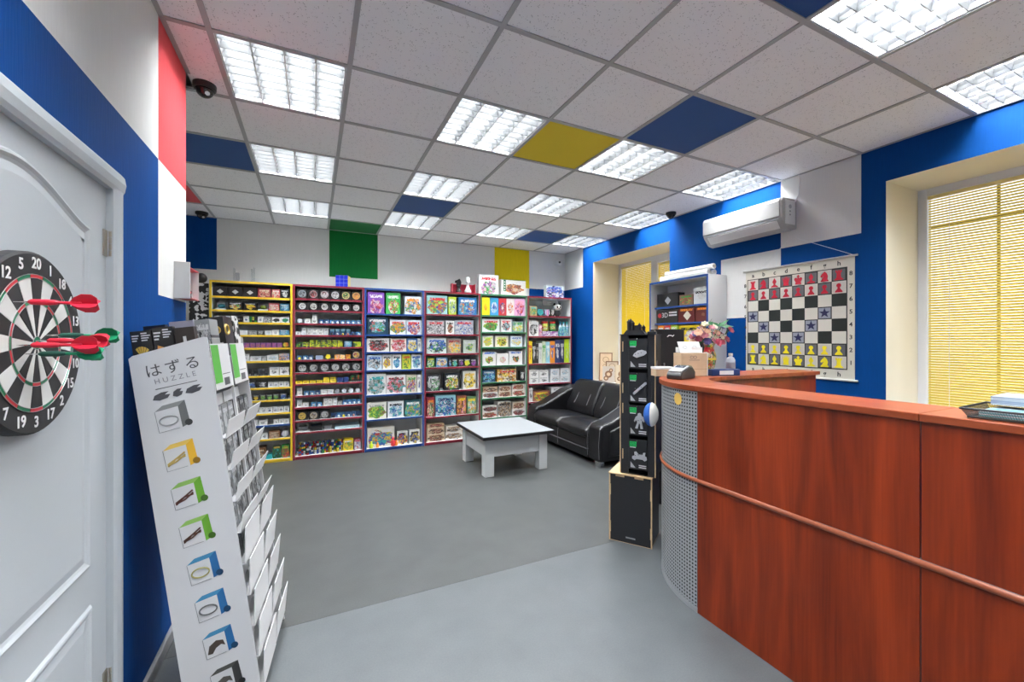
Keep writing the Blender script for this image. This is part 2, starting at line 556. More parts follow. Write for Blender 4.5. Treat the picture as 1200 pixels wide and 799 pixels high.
# ---------------------------------------------------------------- luminaires with a louvre grid
LOUV = mat('louvre_aluminium', (0.50, 0.51, 0.53), 0.28, 0.9)
BLADE = mat('cross_blade_aluminium', (0.14, 0.145, 0.15), 0.35, 0.6)
HOUSE = mat('housing_white', (0.85, 0.86, 0.87), 0.4)
TUBE = mat('fluorescent_tube', (0.9, 0.9, 0.9), 0.4, emit=(0.98, 0.99, 1.0, TUBE_E))
def make_luminaire():
    root = thing('ceiling_luminaire', '', 'ceiling light')
    kids = []
    h = MB()
    s = 0.286
    h.box(-s, s, -s, s, 0.085, 0.09)
    for sx in (-1, 1):
        h.box(sx * s - 0.002, sx * s + 0.002, -s, s, 0.0, 0.09)
        h.box(-s, s, sx * s - 0.002, sx * s + 0.002, 0.0, 0.09)
    kids.append((h.obj('housing', HOUSE, root), []))
    for k in range(4):
        x = -0.2145 + 0.143 * k
        kids.append((MB().cyl((x, -0.275, 0.062), (x, 0.275, 0.062), 0.0125, n=10).obj('tube', TUBE, root, smooth=False), []))
    for k in range(5):                      # long V-shaped reflectors
        x = -0.286 + 0.143 * k
        w0, w1 = (0.004, 0.030)
        if k in (0, 4):
            sgn = 1 if k == 0 else -1
            pr = [(x, 0.0), (x + sgn * 0.006, 0.0), (x + sgn * 0.010, 0.022), (x + sgn * 0.022, 0.046), (x, 0.046)]
        else:
            pr = [(x - 0.003, 0.0), (x + 0.003, 0.0), (x + 0.008, 0.022), (x + 0.020, 0.046), (x - 0.020, 0.046), (x - 0.008, 0.022)]
        if k == 4: pr = pr[::-1]
        kids.append((MB().prism(pr, (0, -0.284, 0), (1, 0, 0), (0, 0, 1), (0, 1, 0), 0.568).obj('long_reflector', LOUV, root), []))
    for k in range(8):                      # cross blades
        y = -0.245 + 0.07 * k
        pr = [(y - 0.0015, 0.001), (y + 0.0015, 0.001), (y + 0.005, 0.020), (y + 0.011, 0.042), (y - 0.011, 0.042), (y - 0.005, 0.020)]
        kids.append((MB().prism(pr, (-0.284, 0, 0), (0, 1, 0), (0, 0, 1), (1, 0, 0), 0.568).obj('cross_blade', BLADE, root), []))
    la = bpy.data.lights.new('tube_light', 'AREA')
    la.shape = 'SQUARE'; la.size = 0.55; la.energy = LAMP_W; la.color = (0.965, 0.99, 1.0)
    lo = bpy.data.objects.new('tube_light', la); COL.objects.link(lo); lo.parent = root
    lo.location = (0, 0, 0.082)
    kids.append((lo, []))
    return root, kids
LUM, LUM_K = make_luminaire()
lum_lab = {
    (0, 0): 'large square louvred light nearest the white door and red wall patch',
    (0, 2): 'louvred light beside the blue tile near the left wall',
    (0, 4): 'smallest louvred light above the yellow bookcase',
    (2, 0): 'lit louvred light directly beside the yellow ceiling tile, on its left',
    (2, 2): 'louvred light with blue tile behind it, nearer the camera',
    (2, 4): 'louvred light behind the blue tile, near the green wall square',
    (4, 0): 'louvred light between the yellow tile and the large blue tile',
    (4, 2): 'louvred light second in the row behind the one by large blue tile',
    (4, 4): 'louvred light nearest the yellow wall square at the back wall',
    (6, 0): 'louvred light above the air conditioner at the blue wall',
    (6, 2): 'louvred light next to dark dome camera above far window',
    (6, 4): 'louvred light in the far corner by the white camera',
    (4, -3): 'large louvred light at the top edge beside a blue tile',
    (6, -3): 'louvred light above the near window with yellow blind',
    (0, -3): 'louvred light over the white door, out of the picture above',
    (2, -3): 'louvred light over the viewer, out of the picture above',
    (0, -5): 'louvred light behind the viewer on the door side',
    (3, -5): 'louvred light behind the viewer in the middle',
    (6, -5): 'louvred light behind the viewer on the window side'}
for n, (i, j) in enumerate(LIGHTS):
    loc = (GX + 0.6 * i + 0.3, GY + 0.6 * j + 0.3, CEIL + 0.004)
    if n == 0:
        o = LUM; o.location = loc
    else:
        o = dup_tree(LUM, LUM_K, loc)
    tag(o, lum_lab[(i, j)], 'ceiling light', 'louvred ceiling lights')

# ---------------------------------------------------------------- windows
def window(name, ya, yb, splits, blind_lab):
    wr = bpy.data.objects.new(name, None); COL.objects.link(wr); struct(wr)
    x0, x1 = 4.25, 4.32
    fw = 0.055
    zs, zh = SILL, HEAD
    for (a, b, c, d) in ((ya, ya + fw, zs, zh), (yb - fw, yb, zs, zh), (ya + fw, yb - fw, zs, zs + fw), (ya + fw, yb - fw, zh - fw, zh)):
        MB().box(x0, x1, a, b, c, d).obj('window_frame', PVC, wr, bevel=0.004)
    edges = [ya + fw] + [s for s in splits] + [yb - fw]
    for s in splits:
        MB().box(x0, x1, s - 0.035, s + 0.035, zs + fw, zh - fw).obj('mullion', PVC, wr, bevel=0.004)
    MB().box(3.75, 4.25, ya + 0.001, yb - 0.001, zs - 0.03, zs + 0.004).obj('window_sill', PVC, wr, bevel=0.004)
    out = []
    for q in range(len(edges) - 1):
        a = edges[q] + (0.035 if q > 0 else 0); b = edges[q + 1] - (0.035 if q < len(edges) - 2 else 0)
        zt = zh - fw; zb = zs + fw
        sash = q == 0 and len(splits) > 0 or name == 'window_2' and q == len(edges) - 2
        if name == 'window_1' and q == 0:
            for (c, d, e, g) in ((a, a + 0.05, zb, zt), (b - 0.05, b, zb, zt), (a + 0.05, b - 0.05, zb, zb + 0.05), (a + 0.05, b - 0.05, zt - 0.05, zt)):
                MB().box(x0 - 0.015, x1 - 0.02, c, d, e, g).obj('sash', PVC, wr, bevel=0.004)
            a += 0.05; b -= 0.05; zt -= 0.05; zb += 0.05
        MB().box(x1 - 0.03, x1 - 0.025, a, b, zb, zt).obj('pane', GLASS, wr)
        out.append((a + 0.004, b - 0.004, zb + 0.004, zt - 0.004))
    return out
p1 = window('window_1', W1a, W1b, [4.36], '')
p2 = window('window_2', W2a, W2b, [0.62], '')
slat_cache = {}
def blind(label, a, b, zb, zt, tilt=62):
    bl = thing('venetian_blind', label, 'blind', (4.262, (a + b) / 2, zb), group='yellow venetian blinds')
    w = b - a; h = zt - zb
    MB().box(-0.012, 0.012, -w / 2, w / 2, h - 0.025, h).obj('head_rail', mat('blind_rail', (0.85, 0.72, 0.3), 0.4), bl)
    MB().box(-0.008, 0.008, -w / 2, w / 2, 0.0, 0.012).obj('bottom_rail', MATS['blind_rail'], bl)
    pitch = 0.0195
    n = int((h - 0.045) / pitch)
    k = (round(w, 3), tilt)
    if k not in slat_cache:
        m = MB()
        hw = 0.0115; t = math.radians(tilt)
        c, s = math.cos(t), math.sin(t)
        pr = [(-hw * c, -hw * s), (0.0016 * s, -0.0016 * c), (hw * c, hw * s)]
        for q in range(2):
            (xa, za), (xb, zb_) = pr[q], pr[q + 1]
            m.poly([(xa, -w / 2, za), (xa, w / 2, za), (xb, w / 2, zb_), (xb, -w / 2, zb_)])
        slat_cache[k] = m.mesh('slat', SLAT_FAR if tilt > 50 else SLAT_SUNLIT)
    for i in range(n):
        o = bpy.data.objects.new('slat', slat_cache[k])
        place(o, bl, (0, 0, 0.024 + pitch * (i + 0.5)))
    for y in (-w / 2 + 0.12, w / 2 - 0.12):
        MB().box(-0.0135, -0.0128, y - 0.0012, y + 0.0012, 0.01, h - 0.02).obj('ladder_cord', PAPER, bl)
blind('short yellow venetian blind, partly hidden behind white cabinet, far window', *p1[0])
blind('tall yellow venetian blind nearest the sofa in far window', *p1[1])
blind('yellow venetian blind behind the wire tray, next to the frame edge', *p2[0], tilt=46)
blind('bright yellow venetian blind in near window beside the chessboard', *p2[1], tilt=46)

for nm_, a_, b_ in (('p', 1.18, 1.195), ('q', 0.30, 0.315)):
    g_ = MB().box(4.44, 4.455, a_, b_, SILL, HEAD).obj('grille_bar', mat('grille_steel', (0.05, 0.05, 0.05), 0.5), bpy.data.objects['window_2'])
MB().box(4.456, 4.47, W2a, W2b, 2.30, 2.315).obj('grille_bar', MATS['grille_steel'], bpy.data.objects['window_2'])

# street side of the windows: a paved strip and a low house wall that the daylight bounces off
gr = MB().box(4.4, 12, -6, 12, -0.6, -0.5).obj('ground', mat('paving_outside', (0.35, 0.34, 0.32), 0.9)); struct(gr)

# ---------------------------------------------------------------- door in the left wall
dr = bpy.data.objects.new('door_1', None); COL.objects.link(dr); struct(dr)
xs = XL
def casing_prof():
    return [(0, 0), (0.02, 0), (0.026, 0.012), (0.03, 0.035), (0.026, 0.06), (0.016, 0.072), (0, 0.074)]
cp = casing_prof()
# uprights and head: half round mouldings standing proud of the wall
MB().prism([(p[0], p[1]) for p in cp], (xs, D1 - 0.004, 0), (1, 0, 0), (0, 1, 0), (0, 0, 1), DH).obj('casing', DOORW, dr)
MB().prism([(p[0], -p[1]) for p in reversed(cp)], (xs, D0 + 0.004, 0), (1, 0, 0), (0, 1, 0), (0, 0, 1), DH).obj('casing', DOORW, dr)
MB().prism([(p[1], p[0]) for p in cp], (xs, D0 - 0.07, DH - 0.004), (0, 0, 1), (1, 0, 0), (0, 1, 0), D1 - D0 + 0.14).obj('casing', DOORW, dr)
for o in [x for x in bpy.data.objects if x.parent == dr]: norm_out(o)
leaf = MB().box(xs - 0.04, xs + 0.002, D0 + 0.002, D1 - 0.002, 0.012, DH - 0.003).obj('door_leaf', DOORW, dr, bevel=0.003)
DC = (D0 + D1) / 2 - 0.0
pr_, pl_ = 1.672, 0.995
def arch_path():
    pts = [(pr_, 0.725), (pr_, 1.748)]
    c = (pr_ + pl_) / 2; hw = (pr_ - pl_) / 2
    for k in range(1, 24):
        u = -1 + 2 * k / 24
        y = c - u * hw
        z = 1.748 + 0.085 * (0.5 + 0.5 * math.cos(PI * u)) ** 0.8
        pts.append((y, z))
    pts += [(pl_, 1.748), (pl_, 0.725)]
    return pts
def sweep_ring(pts, inset, x):
    """profile ring: outer ridge falling to an inner field"""
    cy = sum(p[0] for p in pts) / len(pts); cz = sum(p[1] for p in pts) / len(pts)
    n = len(pts)
    nrm = []
    for i in range(n):
        a, b, c = Vector(pts[i - 1]), Vector(pts[i]), Vector(pts[(i + 1) % n])
        e1, e2 = (b - a).normalized(), (c - b).normalized()
        n1, n2 = Vector((-e1.y, e1.x)), Vector((-e2.y, e2.x))
        m = (n1 + n2).normalized(); k = 1 / max(0.35, m.dot(n1))
        nrm.append(m * k)
    prof = [(0, 0.0), (0.006, 0.006), (0.012, 0.0075), (0.02, 0.003), (0.028, 0.0005), (0.05, 0.004), (0.058, 0.004)]
    mb = MB()
    for d, h in prof:
        for p, q in zip(pts, nrm):
            mb.v.append((x + h, p[0] + q.x * d, p[1] + q.y * d))
    for r in range(len(prof) - 1):
        for i in range(n):
            j = (i + 1) % n
            mb.f.append((r * n + i, r * n + j, (r + 1) * n + j, (r + 1) * n + i)); mb.m.append(0)
    mb.f.append(tuple((len(prof) - 1) * n + i for i in range(n))); mb.m.append(0)
    return mb
o = sweep_ring(arch_path(), 0.05, xs + 0.0022).obj('door_panel', DOORW, leaf); norm_out(o)
o = sweep_ring([(pr_ + 0.01, 0.12), (pr_ + 0.01, 0.61), (pl_ - 0.01, 0.61), (pl_ - 0.01, 0.12)], 0.05, xs + 0.0022).obj('door_panel', DOORW, leaf); norm_out(o)
for z in (0.30, 1.722):
    hg = MB()
    for q in range(4):
        hg.cyl((xs + 0.012, D1 + 0.002, z - 0.042 + q * 0.021 + 0.001), (xs + 0.012, D1 + 0.002, z - 0.042 + (q + 1) * 0.021 - 0.001), 0.0075, n=10)
    hg.box(xs + 0.002, xs + 0.006, D1 - 0.03, D1, z - 0.042, z + 0.042)
    hg.obj('hinge', BRASS, dr)
MB().cyl((xs, D0 + 0.06, 0.95), (xs + 0.05, D0 + 0.06, 0.95), 0.012, n=12).cyl((xs + 0.05, D0 + 0.05, 0.95), (xs + 0.05, D0 + 0.17, 0.95), 0.009, n=10).obj('door_handle', BRASS, dr)
# ================================================================ SHOP COUNTER
CX, CYs, CR = 1.787, 1.523, 0.584
CC = (CX + CR, CYs)
RY = CYs + CR                   # outer face of the return
CTOP = 1.17
ctr = thing('shop_counter', 'long cherry wood reception counter with perforated grey metal corner', 'counter', (CX, CYs, 0))
def loc(p): return (p[0] - CX, p[1] - CYs, p[2])
def cbox(n, m, x0, x1, y0, y1, z0, z1, bev=0.0015, par=None):
    return MB().box(x0 - CX, x1 - CX, y0 - CYs, y1 - CYs, z0, z1).obj(n, m, par or ctr, bevel=bev)
TZ = 0.683
yj = 0.649
for (y0, y1) in ((yj + 0.002, CYs - 0.001), (-0.45, yj - 0.002)):
    cbox('front_panel', CHERRY_V, CX, CX + 0.02, y0, y1, 0.0, TZ - 0.011)
    cbox('front_panel', CHERRY_V, CX, CX + 0.02, y0, y1, TZ + 0.011, CTOP - 0.026)
    cbox('worktop', CHERRY_H, CX - 0.012, CX + 0.27, y0 - (0.0015 if y0 > 0 else 0), y1 if y1 > 1 else y1 + 0.0015, CTOP - 0.026, CTOP, 0.003)
COPPER = mat('copper_strip', (0.33, 0.085, 0.035), 0.3, 0.0)
def arc(r, a0, a1, n):
    return [(CC[0] + r * math.cos(a0 + (a1 - a0) * i / n), CC[1] + r * math.sin(a0 + (a1 - a0) * i / n)) for i in range(n + 1)]
A0, A1 = PI, PI / 2
# trim strip following front and corner
pts = [(CX - 0.003, -0.45)] + [(CX - 0.003, y) for y in (0.2, 0.8, CYs)] + arc(CR + 0.003, A0, A1, 24)[1:] + [(3.48, RY + 0.003)]
mb = MB()
for d, z in ((0, -0.011), (0.006, -0.009), (0.008, 0), (0.006, 0.009), (0, 0.011)):
    for i, p in enumerate(pts):
        a, b = Vector(pts[max(i - 1, 0)]), Vector(pts[min(i + 1, len(pts) - 1)])
        t = (b - a).normalized(); nrm = Vector((-t.y, t.x))
        mb.v.append((p[0] + nrm.x * d - CX, p[1] + nrm.y * d - CYs, TZ + z))
n = len(pts)
for r in range(4):
    for i in range(n - 1):
        mb.f.append((r * n + i, r * n + i + 1, (r + 1) * n + i + 1, (r + 1) * n + i)); mb.m.append(0)
o = mb.obj('trim_strip', COPPER, ctr, smooth=True); norm_out(o)
# perforated sheet on the quarter round: real holes, octagonal
PERF = mat('perforated_steel', (0.40, 0.415, 0.43), 0.38, 0.35)
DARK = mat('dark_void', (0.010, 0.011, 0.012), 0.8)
def perforated(z0, z1):
    mb = MB()
    pitch = 0.0195
    ncol = int(round(CR * PI / 2 / pitch)); nrow = int(round((z1 - z0) / pitch))
    pa, pz = (PI / 2) / ncol, (z1 - z0) / nrow
    hr = 0.0054
    def P(a, z): return (CC[0] - CX + CR * math.cos(a), CC[1] - CYs + CR * math.sin(a), z)
    for r in range(nrow):
        for c in range(ncol):
            ac = PI - (c + 0.5) * pa; zc = z0 + (r + 0.5) * pz
            sq = [(-.5, -.5), (0, -.5), (.5, -.5), (.5, 0), (.5, .5), (0, .5), (-.5, .5), (-.5, 0)]
            b = len(mb.v)
            for u, w in sq: mb.v.append(P(ac + u * pa, zc + w * pz))
            for u, w in sq:
                k = math.hypot(u, w); mb.v.append(P(ac + u / k * hr / CR, zc + w / k * hr))
            for i in range(8):
                j = (i + 1) % 8
                mb.f.append((b + i, b + j, b + 8 + j, b + 8 + i)); mb.m.append(0)
    o = mb.obj('perforated_sheet', PERF, ctr, smooth=True)
    return o
perforated(0.02, TZ - 0.008); perforated(TZ + 0.008, CTOP - 0.03)
def arc_strip(name, r0, r1, z0, z1, m, n=24):
    po = arc(r0, A0, A1, n); pi_ = arc(r1, A0, A1, n)
    mb = MB()
    for p in po + pi_: mb.v.append((p[0] - CX, p[1] - CYs, z0))
    for p in po + pi_: mb.v.append((p[0] - CX, p[1] - CYs, z1))
    k = n + 1; T = 2 * k
    for i in range(n):
        mb.f += [(i, i + 1, T + i + 1, T + i), (k + i, T + k + i, T + k + i + 1, k + i + 1), (T + i, T + i + 1, T + k + i + 1, T + k + i), (i, k + i, k + i + 1, i + 1)]
        mb.m += [0] * 4
    mb.f += [(0, T, T + k, k), (n, k + n, T + k + n, T + n)]; mb.m += [0] * 2
    o = mb.obj(name, m, ctr); norm_out(o)
    return smooth_by_angle(o)
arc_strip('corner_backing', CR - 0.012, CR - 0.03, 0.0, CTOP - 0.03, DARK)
arc_strip('base_rim', CR + 0.002, CR - 0.012, 0.0, 0.02, PERF)
arc_strip('worktop', CR + 0.014, CR - 0.27, CTOP - 0.026, CTOP, CHERRY_H)
for i in range(4):   # little rivets where sheet meets the wood
    for z in (0.3, 0.62, 0.95, 1.12)[i:i + 1]:
        MB().cyl((-0.001, -0.001 + 0.006, z), (-0.004, 0.006, z), 0.004, n=8).obj('rivet', CHROME, ctr)
cbox('return_panel', CHERRY_V, CC[0] + 0.001, 3.45, RY - 0.02, RY, 0.0, CTOP - 0.027)
cbox('return_panel', CHERRY_V, CC[0] + 0.001, 3.432, RY - 0.25, RY - 0.232, 0.0, CTOP - 0.027)
cbox('worktop', CHERRY_H, CC[0] + 0.001, 3.47, RY - 0.27, RY + 0.014, CTOP - 0.026, CTOP, 0.003)
cbox('end_panel', CHERRY_V, 3.432, 3.45, RY - 0.25, RY - 0.021, 0.0, CTOP - 0.027)

stk = thing('round_sticker', 'round yellow sticker on the perforated metal counter corner', 'sticker')
a = PI - 0.245
M = frame((CC[0] + (CR + 0.0012) * math.cos(a), CC[1] + (CR + 0.0012) * math.sin(a), 1.085), (math.sin(a), -math.cos(a), 0), (0, 0, 1))
stk.matrix_world = M
MB().cyl((0, 0, 0), (0, 0, 0.002), 0.033, n=28).obj('disc', mat('sticker_yellow', (0.85, 0.55, 0.12), 0.5), stk)
MB().cyl((0, 0, 0.002), (0, 0, 0.0026), 0.022, n=24).obj('pale_centre', mat('sticker_pale', (0.8, 0.62, 0.42), 0.5), stk)
MB().cyl((0, 0, 0.0026), (0, 0, 0.0032), 0.008, n=16).obj('blue_dot', mat('sticker_blue', (0.1, 0.1, 0.35), 0.5), stk)

# ================================================================ COFFEE TABLE
tb = thing('coffee_table', 'low square white coffee table with black edge band', 'table', (1.945, 4.295, 0))
WPAINT = mat('white_painted_wood', (0.58, 0.60, 0.60), 0.45, bump=0.08, bscale=30, bstretch=(6, 6, 0.6))
hx, hy, TT = 0.415, 0.43, 0.43
MB().box(-hx, hx, -hy, hy, TT - 0.034, TT - 0.003).obj('edge_band', BLACK, tb, bevel=0.003)
MB().box(-hx + 0.004, hx - 0.004, -hy + 0.004, hy - 0.004, TT - 0.0029, TT).obj('table_top', mat('table_top_white', (0.27, 0.29, 0.31), 0.3), tb, bevel=0.001)
lx, ly = 0.365, 0.355
for sx in (-1, 1):
    for sy in (-1, 1):
        MB().box(min(sx * lx, sx * (lx - 0.1)), max(sx * lx, sx * (lx - 0.1)), min(sy * ly, sy * (ly - 0.1)), max(sy * ly, sy * (ly - 0.1)), 0, TT - 0.035).obj('leg', WPAINT, tb, bevel=0.003)
for sx in (-1, 1):
    a, b = sorted((sx * (lx - 0.012), sx * (lx - 0.035)))
    MB().box(a, b, -ly + 0.101, ly - 0.101, 0.20, TT - 0.035).obj('apron', WPAINT, tb, bevel=0.002)
    a, b = sorted((sx * (ly - 0.012), sx * (ly - 0.035)))
    MB().box(-lx + 0.101, lx - 0.101, a, b, 0.20, TT - 0.035).obj('apron', WPAINT, tb, bevel=0.002)

# ================================================================ SOFA
LEATHER = mat('black_leather', (0.007, 0.007, 0.0085), 0.34, spec=0.38, bump=0.25, bscale=55)
SEAM_SHINE = mat('seam_shine_grey', (0.13, 0.13, 0.14), 0.5)  # lighter grey paints the highlight along the piping seams
S0, S1 = 3.66, 5.38
sf = thing('sofa', 'black leather two seat sofa with sloping arms under the window', 'sofa', (2.82, (S0 + S1) / 2, 0))
SY = (S0 + S1) / 2; HW = (S1 - S0) / 2
def bulge(mb_pts, w0, w1, name, par=sf, bev=0.03, seg=4, m=LEATHER):
    """side outline in x,z extruded along y"""
    o = MB().prism(mb_pts, (0, w0, 0), (1, 0, 0), (0, 0, 1), (0, 1, 0), w1 - w0).obj(name, m, par, bevel=bev, seg=seg)
    norm_out(o); smooth_by_angle(o, 1.2)
    return o
arm = [(0.0, 0.06), (0.90, 0.06), (0.90, 0.72), (0.74, 0.735), (0.55, 0.68), (0.35, 0.58), (0.16, 0.495), (0.05, 0.47), (0.0, 0.43), (-0.015, 0.25)]
bulge(arm, -HW, -HW + 0.24, 'arm', bev=0.035)
bulge(arm, HW - 0.24, HW, 'arm', bev=0.035)
# outer panels of the arms with a raised border
pan = [(0.09, 0.12), (0.86, 0.12), (0.86, 0.63), (0.72, 0.63), (0.5, 0.55), (0.3, 0.46), (0.12, 0.40)]
bulge(pan, -HW - 0.02, -HW + 0.03, 'arm_side_pad', bev=0.02)
# base front in two tiers
bulge([(0.0, 0.06), (0.5, 0.06), (0.5, 0.17), (-0.005, 0.165)], -HW + 0.235, HW - 0.235, 'base_front', bev=0.02)
bulge([(-0.015, 0.165), (0.5, 0.165), (0.5, 0.30), (-0.005, 0.30)], -HW + 0.235, HW - 0.235, 'base_front', bev=0.03)
seat = [(-0.03, 0.29), (0.60, 0.27), (0.62, 0.37), (0.45, 0.40), (0.2, 0.425), (0.04, 0.415), (-0.035, 0.37)]
bulge(seat, -HW + 0.235, -0.003, 'seat_cushion', bev=0.035)
bulge(seat, 0.003, HW - 0.235, 'seat_cushion', bev=0.035)
back = [(0.52, 0.37), (0.93, 0.30), (0.93, 0.76), (0.86, 0.82), (0.76, 0.835), (0.68, 0.80), (0.60, 0.62), (0.53, 0.50)]
bulge(back, -HW + 0.21, -0.003, 'back_cushion', bev=0.045)
bulge(back, 0.003, HW - 0.21, 'back_cushion', bev=0.045)
for y in (-0.30, 0.30):
    MB().tube([(0.53, y - 0.16, 0.52), (0.572, y - 0.14, 0.575), (0.615, y - 0.14, 0.66)], 0.004, 6).obj('pleat', SEAM_SHINE, sf)
    MB().tube([(0.53, y + 0.14, 0.52), (0.572, y + 0.14, 0.575), (0.615, y + 0.14, 0.66)], 0.004, 6).obj('pleat', SEAM_SHINE, sf)
MB().tube([(-0.012, -HW + 0.25, 0.168), (-0.012, HW - 0.25, 0.168)], 0.0035, 6).obj('seam_piping', SEAM_SHINE, sf)
MB().tube([(-0.012, 0, 0.075), (-0.02, 0, 0.168), (-0.012, 0, 0.29)], 0.0035, 6).obj('seam_piping', SEAM_SHINE, sf)
for y in (-HW + 0.015, -HW + 0.225):
    MB().tube([(-0.012, y, 0.10), (-0.02, y, 0.25), (-0.004, y, 0.42), (0.05, y, 0.465), (0.16, y, 0.49), (0.35, y, 0.575), (0.55, y, 0.675)], 0.0035, 6).obj('seam_piping', SEAM_SHINE, sf)
for sx in (0.06, 0.82):
    for sy in (-HW + 0.1, HW - 0.1):
        MB().box(sx - 0.04, sx + 0.04, sy - 0.03, sy + 0.03, 0.0, 0.06).obj('foot', CHROME, sf, bevel=0.004)

# ================================================================ AIR CONDITIONER
ac = thing('air_conditioner', 'white wall mounted air conditioner on the blue wall', 'air conditioner', (XR, 2.575, 2.345))
prof = [(0, 0.02), (-0.07, 0.0), (-0.13, 0.012), (-0.185, 0.075), (-0.20, 0.10), (-0.205, 0.24), (-0.19, 0.272), (0, 0.275)]
hw = 0.395
o = MB().prism(prof, (0, -hw, 0), (1, 0, 0), (0, 0, 1), (0, 1, 0), 2 * hw).obj('casing', mat('ac_white', (0.47, 0.47, 0.465), 0.35), ac, bevel=0.008, seg=3); norm_out(o)
o = MB().prism([(-0.203, 0.105), (-0.211, 0.112), (-0.212, 0.24), (-0.196, 0.270), (-0.19, 0.265)], (0, -hw + 0.02, 0), (1, 0, 0), (0, 0, 1), (0, 1, 0), 2 * hw - 0.025).obj('front_panel', mat('ac_panel', (0.47, 0.47, 0.465), 0.25), ac, bevel=0.003); norm_out(o)
MB().box(-0.2035, -0.1985, -hw + 0.04, hw - 0.04, 0.088, 0.100).obj('intake_slot', GREY_P, ac)
o = MB().prism([(-0.196, 0.082), (-0.202, 0.079), (-0.152, 0.018), (-0.146, 0.022)], (0, -hw + 0.05, 0), (1, 0, 0), (0, 0, 1), (0, 1, 0), 2 * hw - 0.10).obj('outlet_flap', PLASTIC_W, ac, bevel=0.002); norm_out(o)
MB().box(-0.2135, -0.212, -0.02, 0.02, 0.128, 0.134).obj('maker_mark', GREY_P, ac)
sd = MB().box(-0.165, -0.03, -hw - 0.004, -hw + 0.001, 0.05, 0.255).obj('side_cap', PLASTIC_W, ac, bevel=0.002)
MB().cyl((-0.10, -hw - 0.006, 0.20), (-0.10, -hw - 0.003, 0.20), 0.018, n=16).obj('badge', mat('badge_grey', (0.45, 0.46, 0.48), 0.3), sd)
for z in (0.13, 0.16): MB().box(-0.11, -0.095, -hw - 0.006, -hw - 0.003, z - 0.006, z + 0.006).obj('badge', GREY_P, sd)
MB().tube([(-0.03, -hw - 0.001, 0.25), (-0.03, -hw - 0.03, 0.30), (-0.02, -hw - 0.035, 0.40), (-0.02, -hw - 0.03, 0.47)], 0.006, 8).obj('power_cord', PLASTIC_W, ac)

# ================================================================ WALL CHESSBOARD
CB_Y0, CB_Y1, CB_Z0, CB_Z1 = 1.752, 2.644, 1.087, 2.064
BX = XR - 0.006
cb = thing('demonstration_chessboard', 'hanging cloth chess demonstration board with cream border and coordinates', 'chessboard', (XR, (CB_Y0 + CB_Y1) / 2, CB_Z0))
CLOTH = mat('cream_cloth', (0.66, 0.64, 0.55), 0.75, bump=0.1, bscale=25)
SQD = mat('dark_square', (0.020, 0.026, 0.024), 0.35, bump=0.35, bscale=14)
SQL = mat('light_square', (0.68, 0.66, 0.58), 0.5, bump=0.2, bscale=14)
cbw = (CB_Y1 - CB_Y0) / 2; cbh = CB_Z1 - CB_Z0
MB().box(-0.006, -0.002, -cbw, cbw, 0.0, cbh).obj('cloth', CLOTH, cb)
for z in (0.004, cbh - 0.004):
    MB().cyl((-0.009, -cbw - 0.022, z), (-0.009, cbw + 0.022, z), 0.0085, n=12).obj('rod', mat('rod_cream', (0.62, 0.62, 0.58), 0.4), cb, smooth=True)
MB().tube([(-0.012, -cbw + 0.005, cbh), (-0.005, -0.03, 0.215 + cbh)], 0.0022, 6).obj('hanging_cord', PAPER, cb)
MB().tube([(-0.012, cbw - 0.16, cbh), (-0.005, 0.03 + 0.02, 0.225 + cbh)], 0.0022, 6).obj('hanging_cord', PAPER, cb)
cyc = (CB_Y0 + CB_Y1) / 2
SQ0 = 2.622 - cyc; SQ = (2.622 - 1.806) / 8; SZ0 = 1.178 - CB_Z0; SZ = (1.974 - 1.178) / 8
MB().box(-0.0072, -0.006, SQ0 - 8 * SQ - 0.006, SQ0 + 0.006, SZ0 - 0.006, SZ0 + 8 * SZ + 0.006).obj('field_border', SQD, cb)
sq_me = [MB().box(-0.0012, 0, -SQ / 2 + 0.0012, SQ / 2 - 0.0012, -SZ / 2 + 0.0012, SZ / 2 - 0.0012).mesh('square', m) for m in (SQD, SQL)]
for fi in range(8):
    for ri in range(8):
        o = bpy.data.objects.new('square', sq_me[(fi + ri) % 2]); place(o, cb, (-0.0074, SQ0 - (fi + 0.5) * SQ, SZ0 + (ri + 0.5) * SZ))
INK = mat('ink_black', (0.015, 0.015, 0.017), 0.6)
for fi, chh in enumerate('abcdefgh'):
    for z in (SZ0 - 0.045, SZ0 + 8 * SZ + 0.04):
        text_mesh(chh, 0.052, INK, 'letter', cb, frame((-0.0066, SQ0 - (fi + 0.5) * SQ, z), (0, -1, 0), (0, 0, 1)), bold=0.02)
for ri in range(8):
    for y in (SQ0 + 0.028, SQ0 - 8 * SQ - 0.03):
        text_mesh(str(ri + 1), 0.046, INK, 'numeral', cb, frame((-0.0066, y, SZ0 + (ri + 0.5) * SZ), (0, -1, 0), (0, 0, 1)), bold=0.02)
def mirror(h): return h + [(-x, y) for x, y in reversed(h) if abs(x) > 1e-6]
base_h = [(0.30, -0.42), (0.30, -0.34), (0.20, -0.28)]
